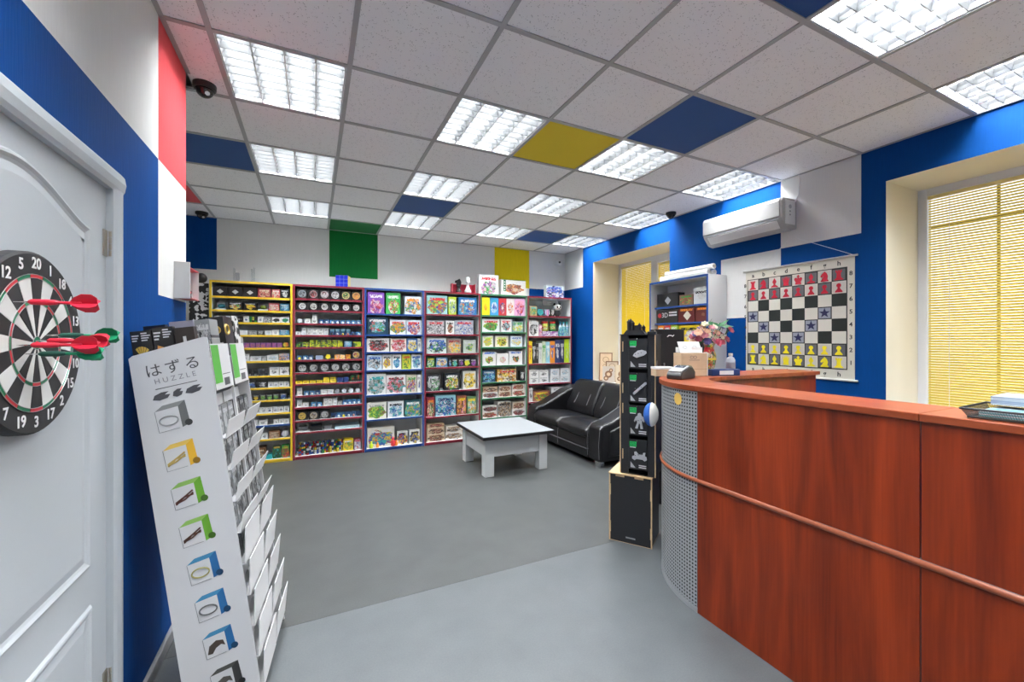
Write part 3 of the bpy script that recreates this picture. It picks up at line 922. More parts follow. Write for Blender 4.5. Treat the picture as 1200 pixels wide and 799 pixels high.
SIL = {
 'pawn': mirror([(0.26, -0.40), (0.26, -0.32), (0.10, -0.12), (0.08, 0.02), (0.15, 0.06), (0.17, 0.16), (0.13, 0.26), (0.06, 0.31), (0, 0.32)]),
 'rook': mirror(base_h + [(0.15, -0.2), (0.14, 0.15), (0.22, 0.2), (0.22, 0.38), (0.13, 0.38), (0.13, 0.30), (0.05, 0.30), (0.05, 0.38)])[:],
 'bishop': mirror(base_h + [(0.08, -0.2), (0.08, -0.1), (0.17, 0.0), (0.16, 0.14), (0.05, 0.30), (0.04, 0.36), (0, 0.39)]),
 'queen': mirror([(0.24, -0.40), (0.24, -0.32), (0.20, -0.2), (0.30, 0.28), (0.24, 0.31), (0.16, 0.05), (0.13, 0.36), (0.07, 0.36), (0.04, 0.06), (0.03, 0.40), (0, 0.40)]),
 'king': mirror([(0.24, -0.40), (0.24, -0.32), (0.20, -0.22), (0.32, 0.02), (0.30, 0.14), (0.20, 0.19), (0.06, 0.12), (0.05, 0.22), (0.12, 0.24), (0.12, 0.32), (0.05, 0.32), (0.05, 0.42), (0, 0.42)]),
 'knight': [(0.28, -0.42), (0.28, -0.33), (0.20, -0.26), (0.24, 0.0), (0.16, 0.24), (0.04, 0.36), (0.0, 0.42), (-0.05, 0.33), (-0.16, 0.24), (-0.30, 0.04), (-0.28, -0.04), (-0.20, -0.06), (-0.05, 0.02), (-0.16, -0.18), (-0.20, -0.27), (-0.28, -0.33), (-0.28, -0.42)],
}
st = [((0.42 if k % 2 == 0 else 0.17) * math.cos(PI / 2 + k * PI / 5), (0.42 if k % 2 == 0 else 0.17) * math.sin(PI / 2 + k * PI / 5)) for k in range(10)]
RP = mat('piece_red', (0.52, 0.010, 0.035), 0.4)
YP = mat('piece_yellow', (0.85, 0.72, 0.015), 0.4)
SP = mat('star_navy', (0.012, 0.014, 0.075), 0.4)
CARD_D = mat('card_grey', (0.13, 0.13, 0.14), 0.4); CARD_L = mat('card_cream', (0.60, 0.57, 0.52), 0.4); CARD_S = mat('card_star', (0.30, 0.32, 0.38), 0.4)
pc_me = {}
def piece(kind, col, fi, ri, card, cname, label, cat, grp):
    root = thing('chess_' + kind if kind != 'star' else 'star_card', label, cat, (XR - 0.009, cyc + SQ0 - (fi + 0.5) * SQ, CB_Z0 + SZ0 + (ri + 0.5) * SZ), group=grp)
    k1 = ('card', card.name)
    if k1 not in pc_me: pc_me[k1] = MB().box(-0.0006, 0, -SQ * 0.43, SQ * 0.43, -SZ * 0.43, SZ * 0.43).mesh('card', card)
    place(bpy.data.objects.new('card', pc_me[k1]), root)
    k2 = (kind, col.name)
    if k2 not in pc_me: pc_me[k2] = MB().prism([(p[0] * SQ, p[1] * SZ) for p in (SIL.get(kind) or st)], (-0.0007, 0, 0), (0, -1, 0), (0, 0, 1), (-1, 0, 0), 0.0012).mesh('figure', col)
    place(bpy.data.objects.new('silhouette', pc_me[k2]), root)
order = ['rook', 'knight', 'bishop', 'queen', 'king', 'bishop', 'knight', 'rook']
for fi in range(8):
    f_ = 'abcdefgh'[fi]
    for ri, col, cn in ((7, RP, 'red'), (0, YP, 'yellow')):
        dk = (fi + ri) % 2 == 0
        piece(order[fi], col, fi, ri, CARD_D if dk else CARD_L, '', f'{cn} {order[fi]} card in column {f_} at the {"top" if ri else "bottom"} of the chessboard', 'chess piece', f'{cn} pieces on the wall chessboard')
    for ri, col, cn in ((6, RP, 'red'), (1, YP, 'yellow')):
        dk = (fi + ri) % 2 == 0
        piece('pawn', col, fi, ri, CARD_D if dk else CARD_L, '', f'{cn} pawn card in column {f_} of the wall chessboard', 'chess piece', f'{cn} pieces on the wall chessboard')
for f_, r_ in (('a', 5), ('g', 5), ('b', 4), ('f', 4), ('c', 3), ('e', 3)):
    piece('star', SP, 'abcdefgh'.index(f_), r_ - 1, CARD_S, '', f'navy star card at column {f_}, row {r_} of the wall chessboard', 'star card', 'navy stars on the wall chessboard')

# ================================================================ DARTBOARD AND DARTS
DB = (XL + 0.010, 1.322, 1.402)
R_ = 0.206
db = thing('dartboard', 'round black dartboard with white numbers hung on the white door', 'dartboard', DB)
DBK = mat('dart_black', (0.02, 0.02, 0.022), 0.6); DWH = mat('dart_cream', (0.72, 0.72, 0.70), 0.6)
DRD = mat('dart_red', (0.60, 0.03, 0.045), 0.5); DGR = mat('dart_green', (0.01, 0.20, 0.09), 0.5); WIRE = mat('wire_steel', (0.5, 0.5, 0.5), 0.35, 0.8)
MB().lathe([(R_ - 0.004, 0), (R_, 0.004), (R_, 0.026), (R_ - 0.005, 0.030), (0.001, 0.030)], axis=(1, 0, 0), n=64).obj('board', DBK, db)
nums = [20, 1, 18, 4, 13, 6, 10, 15, 2, 17, 3, 19, 7, 16, 8, 11, 14, 9, 12, 5]
def seg(r0, r1, a0, a1, m, name, n=4):
    mb = MB(); pts = [(r1 * math.sin(a0 + (a1 - a0) * i / n), r1 * math.cos(a0 + (a1 - a0) * i / n)) for i in range(n + 1)] + [(r0 * math.sin(a1 + (a0 - a1) * i / n), r0 * math.cos(a1 + (a0 - a1) * i / n)) for i in range(n + 1)]
    mb.prism(pts[::-1], (0.0302, 0, 0), (0, 1, 0), (0, 0, 1), (1, 0, 0), 0.0012)
    return mb.obj(name, m, db)
K = R_ / 0.2255
for i in range(20):
    a0 = (i - 0.5) * PI / 10 + 0.006; a1 = (i + 0.5) * PI / 10 - 0.006
    d = i % 2 == 0
    seg(0.017 * K, 0.098 * K, a0 + 0.02, a1 - 0.02, DBK if d else DWH, 'wedge'); seg(0.108 * K, 0.161 * K, a0, a1, DBK if d else DWH, 'wedge')
    seg(0.099 * K, 0.107 * K, a0, a1, DRD if d else DGR, 'treble_band'); seg(0.162 * K, 0.170 * K, a0, a1, DRD if d else DGR, 'double_band')
    am = i * PI / 10; rn = 0.197 * K
    text_mesh(str(nums[i]), 0.035, PAPER, 'numeral', db, frame((0.0308, rn * math.sin(am), rn * math.cos(am)), (0, 1, 0), (0, 0, 1)), bold=0.02)
MB().cyl((0.030, 0, 0), (0.0316, 0, 0), 0.016 * K, n=20).obj('outer_bull', DGR, db)
MB().cyl((0.0316, 0, 0), (0.0322, 0, 0), 0.0065 * K, n=16).obj('bullseye', DRD, db)
for r in (0.0985, 0.1075, 0.1615, 0.1705, 0.0165):
    MB().tube([(0.0318, r * K * math.cos(t * PI / 30), r * K * math.sin(t * PI / 30)) for t in range(60)], 0.0007, 5, closed=True).obj('wire_ring', WIRE, db)
def dart(y, z, col, label, roll=0.3, ln=1.0, dz=0.0):
    x0 = DB[0] + 0.020
    d = thing('dart', label, 'dart', (x0, y, z), (0, dz, 0), 'darts stuck in the dartboard')
    m = DRT if col == 'red' else DGT
    MB().cyl((0, 0, 0), (0.038 * ln, 0, 0), 0.0008, 0.0016, n=8).obj('point', CHROME, d)
    MB().lathe([(0.003, 0.037 * ln), (0.006, 0.042 * ln), (0.0066, 0.070 * ln), (0.005, 0.084 * ln), (0.0036, 0.087 * ln)], axis=(1, 0, 0), n=12).obj('barrel', m if col == 'red' else mat('barrel_dark_green', (0.02, 0.1, 0.07), 0.3), d)
    MB().lathe([(0.0036, 0.0865 * ln), (0.0032, 0.10 * ln), (0.004, 0.128 * ln)], axis=(1, 0, 0), n=10).obj('shaft', m, d)
    sh = [(0.104, 0.0), (0.116, 0.014), (0.130, 0.022), (0.148, 0.022), (0.157, 0.014), (0.156, 0.0)]
    for q in range(4):
        t = roll + q * PI / 2
        V = (0, math.cos(t), math.sin(t)); N = (0, -math.sin(t), math.cos(t))
        MB().prism([(p[0] * ln, p[1]) for p in sh], Vector((0, 0, 0)) - Vector(N) * 0.0004, (1, 0, 0), V, N, 0.0008).obj('flight', m, d)
DRT = mat('dart_plastic_red', (0.72, 0.02, 0.05), 0.35); DGT = mat('dart_plastic_green', (0.01, 0.27, 0.12), 0.35)
dart(1.238, 1.490, 'red', 'red dart highest on the dartboard, above the three others', 0.5, 0.93)
dart(1.250, 1.398, 'red', 'red dart just below centre of the dartboard, crossing in front', 0.4, 0.90)
dart(1.312, 1.407, 'red', 'red dart near the bullseye, behind the other centre red dart', 0.9, 0.88)
dart(1.358, 1.420, 'green', 'green dart beside the bullseye with largest visible green flight', 0.6, 0.90)
dart(1.280, 1.378, 'green', 'green dart lowest on the dartboard', 0.7, 0.88)

# ================================================================ CAMERAS ON THE CEILING
def dome(label, x, y, r):
    d = thing('dome_camera', label, 'camera', (x, y, CEIL + 0.003), group='ceiling dome cameras')
    MB().lathe([(r, 0), (r, -0.022), (r * 0.9, -0.030)], n=28).obj('base', BLACK, d)
    MB().lathe([(r * 0.8 * math.cos(t * PI / 16), -0.028 - r * 0.8 * math.sin(t * PI / 16)) for t in range(9)], n=24).obj('dome', BLACK_G, d, smooth=True)
    MB().cyl((r * .3, -r * .45, -0.05), (r * .35, -r * .62, -0.062), 0.012, n=10).obj('lens', CHROME, d)
dome('black dome camera on the ceiling by the red wall patch', -0.545, 2.82, 0.055)
dome('black dome camera on ceiling above the yellow bookcase', -1.12, 5.66, 0.06)
dome('black dome camera on ceiling above the far window', 3.60, 3.42, 0.055)
cc = thing('corner_camera', 'small white security camera in the far ceiling corner', 'camera', (3.60, YB - 0.001, 2.66))
MB().cyl((0, 0, 0), (0, -0.02, 0), 0.04, n=20).obj('base', PLASTIC_W, cc)
MB().cyl((0, -0.02, 0), (0, -0.06, 0.0), 0.012, n=10).obj('arm', PLASTIC_W, cc)
MB().lathe([(0.02, -0.055), (0.045, -0.04), (0.05, 0.0), (0.045, 0.03), (0.02, 0.05)], O=(0, -0.09, 0), n=18).obj('housing', PLASTIC_W, cc, smooth=True)
MB().cyl((-0.02, -0.135, -0.005), (-0.024, -0.146, -0.007), 0.016, n=12).obj('lens', BLACK_G, cc)
# ================================================================ PRINTED PACKAGING (flat print as procedural colour)
ART = {}
def art(bg, pal, title=(0.1, 0.1, 0.1), scale=5.0, rad=0.36, cx=0.5, cz=0.44, tz=0.80, all_sides=False, axis=1):
    """carton print: background, an irregular picture of a few colours, a line of lettering on top; the front face (-y, or -x) only"""
    k = (bg, tuple(pal), title, scale, rad, cx, cz, tz, all_sides, axis)
    if k in ART: return ART[k]
    m, t, b = nt('carton_print')
    tc = t.nodes.new('ShaderNodeTexCoord'); oi = t.nodes.new('ShaderNodeObjectInfo')
    sp = t.nodes.new('ShaderNodeSeparateXYZ'); L(t, tc.outputs['Generated'], sp.inputs[0])
    u = sp.outputs[0] if axis == 1 else sp.outputs[1]
    w = sp.outputs[2]
    cb = t.nodes.new('ShaderNodeCombineXYZ')
    L(t, u, cb.inputs[0]); L(t, w, cb.inputs[1]); L(t, math_node(t, 'MULTIPLY', oi.outputs['Random'], 61.0), cb.inputs[2])
    vo = t.nodes.new('ShaderNodeTexVoronoi'); vo.inputs['Scale'].default_value = scale * 1.35
    nz = t.nodes.new('ShaderNodeTexNoise'); nz.inputs['Scale'].default_value = 4.0; nz.inputs['Detail'].default_value = 3
    wob = t.nodes.new('ShaderNodeMix'); wob.data_type = 'VECTOR'; wob.inputs[0].default_value = 0.16
    L(t, cb.outputs[0], nz.inputs['Vector']); L(t, cb.outputs[0], wob.inputs[4]); L(t, nz.outputs[1], wob.inputs[5])
    L(t, wob.outputs[1], vo.inputs['Vector'])
    vs_ = t.nodes.new('ShaderNodeSeparateColor'); L(t, vo.outputs['Color'], vs_.inputs[0])
    rp = t.nodes.new('ShaderNodeValToRGB'); rp.color_ramp.interpolation = 'CONSTANT'
    pal = [tuple(0.80 * v + 0.02 for v in c) for c in pal]
    n = len(pal)
    for i, c in enumerate(pal):
        e = rp.color_ramp.elements[i] if i < 2 else rp.color_ramp.elements.new(i / n)
        e.position = i / n; e.color = (*c, 1)
    L(t, vs_.outputs[0], rp.inputs[0])
    vo2 = t.nodes.new('ShaderNodeTexVoronoi'); vo2.inputs['Scale'].default_value = scale * 3.7; L(t, wob.outputs[1], vo2.inputs['Vector'])
    vs2 = t.nodes.new('ShaderNodeSeparateColor'); L(t, vo2.outputs['Color'], vs2.inputs[0])
    rp2 = t.nodes.new('ShaderNodeValToRGB'); rp2.color_ramp.interpolation = 'CONSTANT'
    for i, c in enumerate(pal):
        e = rp2.color_ramp.elements[i] if i < 2 else rp2.color_ramp.elements.new(i / n)
        e.position = i / n; e.color = (*c, 1)
    L(t, vs2.outputs[1], rp2.inputs[0])
    pic = mix_col(t, math_node(t, 'MULTIPLY', math_node(t, 'GREATER_THAN', vs2.outputs[2], 0.45), 0.62), rp.outputs[0], rp2.outputs[0])
    du = math_node(t, 'SUBTRACT', u, cx); dw = math_node(t, 'MULTIPLY', math_node(t, 'SUBTRACT', w, cz), 1.15)
    dist = math_node(t, 'SQRT', math_node(t, 'ADD', math_node(t, 'MULTIPLY', du, du), math_node(t, 'MULTIPLY', dw, dw)))
    dist = math_node(t, 'ADD', dist, math_node(t, 'MULTIPLY', math_node(t, 'SUBTRACT', nz.outputs[0], 0.5), 0.5))
    blob = math_node(t, 'LESS_THAN', dist, rad * 1.14)
    tn = t.nodes.new('ShaderNodeTexNoise'); tn.noise_dimensions = '3D'; tn.inputs['Scale'].default_value = 14; tn.inputs['Detail'].default_value = 1
    L(t, cb.outputs[0], tn.inputs['Vector'])
    ti = math_node(t, 'MULTIPLY', math_node(t, 'LESS_THAN', math_node(t, 'ABSOLUTE', math_node(t, 'SUBTRACT', w, tz)), 0.07), math_node(t, 'GREATER_THAN', tn.outputs[0], 0.43))
    ti = math_node(t, 'MULTIPLY', ti, math_node(t, 'LESS_THAN', math_node(t, 'ABSOLUTE', math_node(t, 'SUBTRACT', u, 0.5)), 0.38))
    c1 = mix_col(t, blob, bg, pic); c2 = mix_col(t, ti, c1, title)
    if not all_sides:
        sn = t.nodes.new('ShaderNodeSeparateXYZ'); L(t, tc.outputs['Normal'], sn.inputs[0])
        fr = math_node(t, 'GREATER_THAN', math_node(t, 'ABSOLUTE', sn.outputs[axis if axis == 1 else 0]), 0.5)
        c2 = mix_col(t, fr, bg, c2)
    L(t, c2, b.inputs['Base Color'])
    b.inputs['Roughness'].default_value = 0.32
    ART[k] = m
    return m

def grid_mat(name, pal, n=3, gap=(0.015, 0.015, 0.016)):
    """twisty cube: n x n stickers on every face"""
    if name in MATS: return MATS[name]
    m, t, b = nt(name)
    tc = t.nodes.new('ShaderNodeTexCoord')
    sc = t.nodes.new('ShaderNodeVectorMath'); sc.operation = 'SCALE'; sc.inputs['Scale'].default_value = n - 0.002
    L(t, tc.outputs['Generated'], sc.inputs[0])
    fl_ = t.nodes.new('ShaderNodeVectorMath'); fl_.operation = 'FLOOR'; L(t, sc.outputs[0], fl_.inputs[0])
    frc = t.nodes.new('ShaderNodeVectorMath'); frc.operation = 'FRACTION'; L(t, sc.outputs[0], frc.inputs[0])
    oi = t.nodes.new('ShaderNodeObjectInfo')
    wn_ = t.nodes.new('ShaderNodeTexWhiteNoise'); wn_.noise_dimensions = '4D'
    L(t, fl_.outputs[0], wn_.inputs['Vector']); L(t, oi.outputs['Random'], wn_.inputs['W'])
    rp = t.nodes.new('ShaderNodeValToRGB'); rp.color_ramp.interpolation = 'CONSTANT'
    for i, c in enumerate(pal):
        e = rp.color_ramp.elements[i] if i < 2 else rp.color_ramp.elements.new(i / len(pal))
        e.position = i / len(pal); e.color = (*c, 1)
    L(t, wn_.outputs[0], rp.inputs[0])
    sx = t.nodes.new('ShaderNodeSeparateXYZ'); L(t, frc.outputs[0], sx.inputs[0])
    sn = t.nodes.new('ShaderNodeSeparateXYZ'); L(t, tc.outputs['Normal'], sn.inputs[0])
    e = None
    for a in range(3):
        inb = math_node(t, 'MULTIPLY', math_node(t, 'GREATER_THAN', sx.outputs[a], 0.09), math_node(t, 'LESS_THAN', sx.outputs[a], 0.91))
        inb = math_node(t, 'MAXIMUM', inb, math_node(t, 'GREATER_THAN', math_node(t, 'ABSOLUTE', sn.outputs[a]), 0.5))
        e = inb if e is None else math_node(t, 'MULTIPLY', e, inb)
    L(t, mix_col(t, e, gap, rp.outputs[0]), b.inputs['Base Color'])
    b.inputs['Roughness'].default_value = 0.25
    MATS[name] = m
    return m

UNIT = MB().box(-0.5, 0.5, -0.5, 0.5, 0, 1).mesh('carton', PAPER)
def slot_obj(name, me, m, parent=None, loc=(0, 0, 0), rot=(0, 0, 0), scale=(1, 1, 1)):
    o = bpy.data.objects.new(name, me)
    COL.objects.link(o); o.parent = parent
    o.location = loc; o.rotation_euler = rot; o.scale = scale
    o.material_slots[0].link = 'OBJECT'; o.material_slots[0].material = m
    return o
def carton(name, m, x, y, z, w, d, h, label, cat, group=None, rot=(0, 0, 0)):
    return tag(slot_obj(name, UNIT, m, None, (x, y, z), rot, (w, d, h)), label, cat, group)

# colours
cW = (0.74, 0.74, 0.73); cK = (0.013, 0.013, 0.015); cG = (0.03, 0.30, 0.05); cB = (0.02, 0.10, 0.42); cR = (0.55, 0.03, 0.04)
cY = (0.80, 0.60, 0.02); cO = (0.75, 0.25, 0.02); cP = (0.22, 0.04, 0.30); cT = (0.03, 0.38, 0.40); cLB = (0.35, 0.60, 0.75); cBr = (0.22, 0.10, 0.04)
cPk = (0.80, 0.32, 0.42); cGr = (0.32, 0.33, 0.34); cLG = (0.45, 0.65, 0.05); cN = (0.015, 0.03, 0.12); cCr = (0.70, 0.58, 0.42); cMa = (0.25, 0.02, 0.04); cS = (0.55, 0.56, 0.58)
cGo = (0.65, 0.42, 0.08); cBe = (0.60, 0.46, 0.30); cDG = (0.01, 0.10, 0.03)
ADK = art(cK, (cGr, cS, cK, cGo), cS, 6, 0.22)
AWK = art(cW, (cK, cGr, cW, cS), cK, 7, 0.28)

# ================================================================ LEANING PUZZLE DISPLAY BY THE LEFT WALL
LEAN = math.radians(-7.4); YAW = math.radians(-5.5)
ST = thing('puzzle_display_stand', 'white cardboard display stand leaning on blue wall beside the door', 'display stand', (-0.178, 1.89, 0), (0, LEAN, YAW))
Mst = Matrix.Translation((-0.178, 1.89, 0)) @ Matrix.Rotation(YAW, 4, 'Z') @ Matrix.Rotation(LEAN, 4, 'Y')
WCARD = mat('white_card', (0.76, 0.76, 0.77), 0.45)
sw, sd, sh = 0.50, 0.244, 1.43
# side panel: flat card with a slanted top and a bottom cut level with the floor
side = [(-sd, 0.034), (0.0, 0.004), (0.0, sh), (-0.012, sh + 0.004), (-sd + 0.012, sh - 0.038), (-sd, sh - 0.047)]
o = MB().prism(side, (0, 0, 0), (1, 0, 0), (0, 0, 1), (0, 1, 0), 0.006).obj('side_panel', WCARD, ST); norm_out(o)
side_front = o
o = MB().prism(side, (0, sw - 0.006, 0), (1, 0, 0), (0, 0, 1), (0, 1, 0), 0.006).obj('side_panel', WCARD, ST); norm_out(o)
MB().box(-sd, -sd + 0.006, 0.0062, sw - 0.0062, 0.034, sh - 0.06).obj('back_panel', WCARD, ST)
MB().box(-sd + 0.0062, -0.002, 0.0062, sw - 0.0062, 1.345, 1.351).obj('top_tray', WCARD, ST)
MB().box(-0.012, -0.002, 0.244, 0.256, 0.02, 1.345).obj('divider', WCARD, ST)
MB().box(-0.052, -0.047, 0.0062, 0.2438, 0.02, 1.20).obj('front_board', WCARD, ST)
MB().box(-0.052, -0.047, 0.2562, sw - 0.0062, 0.02, 1.20).obj('front_board', WCARD, ST)
# printed title and the column of pictured boxes on the side panel
def on_side(x, z): return frame((x, -0.0005, z), (math.cos(0.20), 0, math.sin(0.20)), (-math.sin(0.20), 0, math.cos(0.20)))
def on_side0(x, z, a=0.10): return frame((x, -0.0005, z), (math.cos(a), 0, math.sin(a)), (-math.sin(a), 0, math.cos(a)))
INKG = mat('ink_grey', (0.09, 0.09, 0.10), 0.5)
INKL = mat('ink_light_grey', (0.30, 0.30, 0.32), 0.5)
for q, chh in enumerate('\u306f\u305a\u308b'):
    xx = -0.178 + 0.060 * q
    text_mesh(chh, 0.052, INKG, 'title_letter', ST, on_side0(xx, 1.335 + 0.1 * (xx + 0.11)))
text_mesh('H U Z Z L E', 0.026, INKL, 'title_word', ST, on_side0(-0.116, 1.295), sx=0.98)
MB().box(-0.065, 0.065, -0.0012, 0.0012, 0, 0.0003).obj('title_rule', INKG, ST).matrix_local = on_side0(-0.116, 1.268)
for q, (xx, ww) in enumerate(((-0.166, 0.028), (-0.116, 0.017), (-0.066, 0.028))):
    pts = [(-ww, -0.008), (-0.3 * ww, -0.014), (0.6 * ww, -0.010), (ww, 0.002), (0.4 * ww, 0.004), (0.9 * ww, 0.013), (0.1 * ww, 0.014), (-0.7 * ww, 0.007)]
    MB().prism(pts, (0, 0, 0), (1, 0, 0), (0, 1, 0), (0, 0, 1), 0.0004).obj('title_mark', INKG, ST).matrix_local = on_side0(xx, 1.240 + 0.1 * (xx + 0.11))
BOXC = [((0.16, 0.17, 0.17), (0.30, 0.31, 0.31), 'ring', (0.35, 0.36, 0.36)), ((0.85, 0.48, 0.03), (0.88, 0.60, 0.12), 'twist', (0.55, 0.40, 0.12)),
        ((0.15, 0.42, 0.03), (0.30, 0.55, 0.12), 'twist', (0.10, 0.03, 0.02)), ((0.15, 0.42, 0.03), (0.30, 0.55, 0.12), 'twist', (0.09, 0.035, 0.02)),
        ((0.02, 0.15, 0.38), (0.06, 0.28, 0.50), 'ring', (0.40, 0.36, 0.12)), ((0.02, 0.15, 0.38), (0.06, 0.28, 0.50), 'ring', (0.14, 0.14, 0.14)),
        ((0.02, 0.15, 0.38), (0.06, 0.28, 0.50), 'arch', (0.08, 0.06, 0.05)), ((0.05, 0.05, 0.05), (0.09, 0.09, 0.08), 'arch', (0.10, 0.09, 0.08))]
EDGE = mat('print_edge', (0.20, 0.21, 0.22), 0.5)
for q, (c_side, c_top, kind, c_fig) in enumerate(BOXC):
    cx, cz = -0.146 + 0.0055 * q, 1.155 - 0.146 * q
    Mx = on_side0(cx, cz, 0.06)
    nm = f'print_{q}'
    ms = mat('print_side_' + '%.2f%.2f' % c_side[:2], c_side, 0.5); mtp = mat('print_top_' + '%.2f%.2f' % c_top[:2], c_top, 0.5)
    pr = MB()
    pr.prism([(-0.046, -0.050), (0.026, -0.046), (0.026, 0.034), (-0.046, 0.028)], (0, 0, 0), (1, 0, 0), (0, 1, 0), (0, 0, 1), 0.0004)
    o = pr.obj('printed_box', WCARD, ST); o.matrix_local = Mx
    k = MB()
    for a, b_ in (((-0.046, -0.050), (-0.046, 0.028)), ((-0.046, -0.050), (0.018, -0.046))):
        A, Bv = Vector((*a, 0.0006)), Vector((*b_, 0.0006)); k.tube([A, Bv], 0.0008, 4)
    k.obj('outline', EDGE, o)
    MB().prism([(0.026, -0.046), (0.052, -0.036), (0.050, 0.052), (0.026, 0.034)], (0, 0, 0), (1, 0, 0), (0, 1, 0), (0, 0, 1), 0.0005).obj('coloured_side', ms, o)
    MB().prism([(-0.046, 0.028), (0.026, 0.034), (0.050, 0.052), (-0.020, 0.046)], (0, 0, 0), (1, 0, 0), (0, 1, 0), (0, 0, 1), 0.0005).obj('tinted_top', mtp, o)
    MB().cyl((0.048, -0.032, 0.0004), (0.048, -0.032, 0.001), 0.012, n=14).obj('seal', mat('print_seal_' + '%.2f' % c_side[0], tuple(c * 0.35 for c in c_side), 0.5), o)
    fm = mat(f'print_fig_{q}', c_fig, 0.4)
    g = MB()
    if kind == 'ring':
        g.tube([(-0.010 + 0.028 * math.cos(t * PI / 12), -0.012 + 0.017 * math.sin(t * PI / 12), 0.0012) for t in range(24)], 0.0028, 5, closed=True)
    elif kind == 'twist':
        for a in (0.25, 0.55, 0.95):
            g.tube([(-0.040, -0.034 + 0.01 * a, 0.001), (-0.012, -0.014 + 0.006 * math.sin(9 * a), 0.001), (0.018, -0.012 + 0.022 * a, 0.001)], 0.0032, 5)
    else:
        g.prism([(-0.040, -0.034), (-0.024, -0.036), (-0.010, -0.018), (0.008, -0.010), (0.020, -0.018), (0.016, 0.004), (-0.006, 0.010), (-0.030, -0.004)], (0, 0, 0.0004), (1, 0, 0), (0, 1, 0), (0, 0, 1), 0.0006)
    g.obj('pictured_puzzle', fm, o)
# flaps: two columns of outward leaning lips
flap = MB()
o_t, o_h = 0.046, 0.112
PITCH = 0.124
tiers = [0.05 + PITCH * k for k in range(9)]
for ti, z in enumerate(tiers):
    for cq, (y0, y1) in enumerate(((0.004, 0.245), (0.255, 0.496))):
        o_h = 0.138 if ti < 5 else 0.066
        o_t, o_b = ((0.026, 0.008), (0.036, 0.006))[cq]
        f = MB().prism([(o_b, 0.0), (o_b + 0.003, 0.0), (o_t + 0.003, o_h), (o_t, o_h)], (0, y0, z), (1, 0, 0), (0, 0, 1), (0, 1, 0), y1 - y0)
        f.prism([(-0.046, 0.0), (o_b + 0.003, -0.003), (o_b + 0.003, 0.0), (-0.046, 0.003)], (0, y0, z), (1, 0, 0), (0, 0, 1), (0, 1, 0), y1 - y0)
        o = f.obj('flap', WCARD, ST); norm_out(o)
# hang tags at the head of each column with green and white print
for cq, y0 in enumerate((0.010, 0.262)):
    for e in range(2):
        pass
    MB().box(0.0005, 0.0025, y0, y0 + 0.225, 1.225, 1.405).obj('header_card', WCARD, ST)
    MB().box(0.0026, 0.0030, y0 + 0.002, y0 + 0.09, 1.25, 1.40).obj('green_print', mat('print_green', (0.10, 0.42, 0.06), 0.5), ST)
    MB().box(0.0026, 0.0030, y0 + 0.10, y0 + 0.20, 1.28, 1.283).obj('print_rule', INKG, ST)
    MB().box(0.0026, 0.0030, y0 + 0.11, y0 + 0.18, 1.235, 1.265).obj('print_mark', INKG, ST)
# puzzle boxes standing in the pockets (upper tiers show them)
ordn = ['first', 'second', 'third', 'fourth', 'fifth', 'sixth', 'seventh', 'eighth', 'ninth', 'tenth', 'eleventh', 'twelfth', 'thirteenth', 'fourteenth']
APK = art((0.05, 0.05, 0.055), (cK, cGr, cK, cS), cGr, 3, 0.40, axis=0)
AGK = art((0.22, 0.225, 0.235), (cS, cK, cGr, cK), cS, 2, 0.40, axis=0)
for ti in range(5):
    z = tiers[8 - ti]
    for cq, yc in enumerate((0.1245, 0.3755)):
        k = 3
        for e in range(k):
            yy = yc + (e - 1) * 0.076
            c = carton('puzzle_box', (APK if cq else AGK), 0, 0, 0, 0.022, 0.066, 0.108, f'{ordn[e]} small {"dark" if cq else "grey"} puzzle box in the {ordn[ti]} pocket, {"far" if cq else "near"} column of white stand', 'box', 'puzzle boxes in the leaning stand')
            c.matrix_world = Mst @ Matrix.Translation((-0.024, yy, z + 0.004)) @ Matrix.Diagonal((0.022, 0.070, 0.112, 1))
# black game boxes standing on the stand's top tray
def on_top(name, x, y, w, d, h, m, label, ry=0.0, extra=None, cat='box'):
    r = thing(name, label, cat, group='black game boxes on top of the leaning stand')
    r.matrix_world = Mst @ Matrix.Translation((x, y, 1.352)) @ Matrix.Rotation(ry, 4, 'Z')
    MB().box(-w / 2, w / 2, -d / 2, d / 2, 0, h).obj('box_body', m, r, bevel=0.001)
    return r
BKB = mat('black_card', (0.022, 0.020, 0.019), 0.35); BRB = mat('brown_black_card', (0.035, 0.026, 0.022), 0.4)
GOLD = mat('gold_print', (0.62, 0.42, 0.07), 0.35); ORNG = mat('orange_print', (0.72, 0.34, 0.08), 0.4); WPR = mat('white_print', (0.7, 0.7, 0.7), 0.5)
def lines(r, w, d, h, z0, z1, x0, x1, n):
    for i in range(n):
        z = z0 + (z1 - z0) * (i + 0.5) / n
        MB().box(x0 * w, (x0 + (x1 - x0) * (0.65 + 0.35 * ((i * 7) % 3) / 2)) * w, -d / 2 - 0.0006, -d / 2 - 0.0001, z - 0.25 * (z1 - z0) / n, z + 0.25 * (z1 - z0) / n).obj('print_line', WPR, r)
r = on_top('game_box', -0.204, 0.030, 0.062, 0.03, 0.128, BKB, 'black game box with gold burst, nearest the wall on the white stand'); lines(r, 0.062, 0.03, 0.128, 0.088, 0.122, 0.0, 0.44, 4); lines(r, 0.062, 0.03, 0.128, 0.088, 0.115, -0.44, -0.1, 3)
for q in range(5):
    t = -0.5 + q * 0.30
    MB().prism([(0, 0.0), (0.030 * math.sin(t - 0.12), 0.045 * math.cos(t - 0.12)), (0.030 * math.sin(t + 0.12), 0.045 * math.cos(t + 0.12))][::-1], (-0.004, -0.0151, 0.026), (1, 0, 0), (0, 0, 1), (0, -1, 0), 0.0006).obj('gold_ray', GOLD, r)
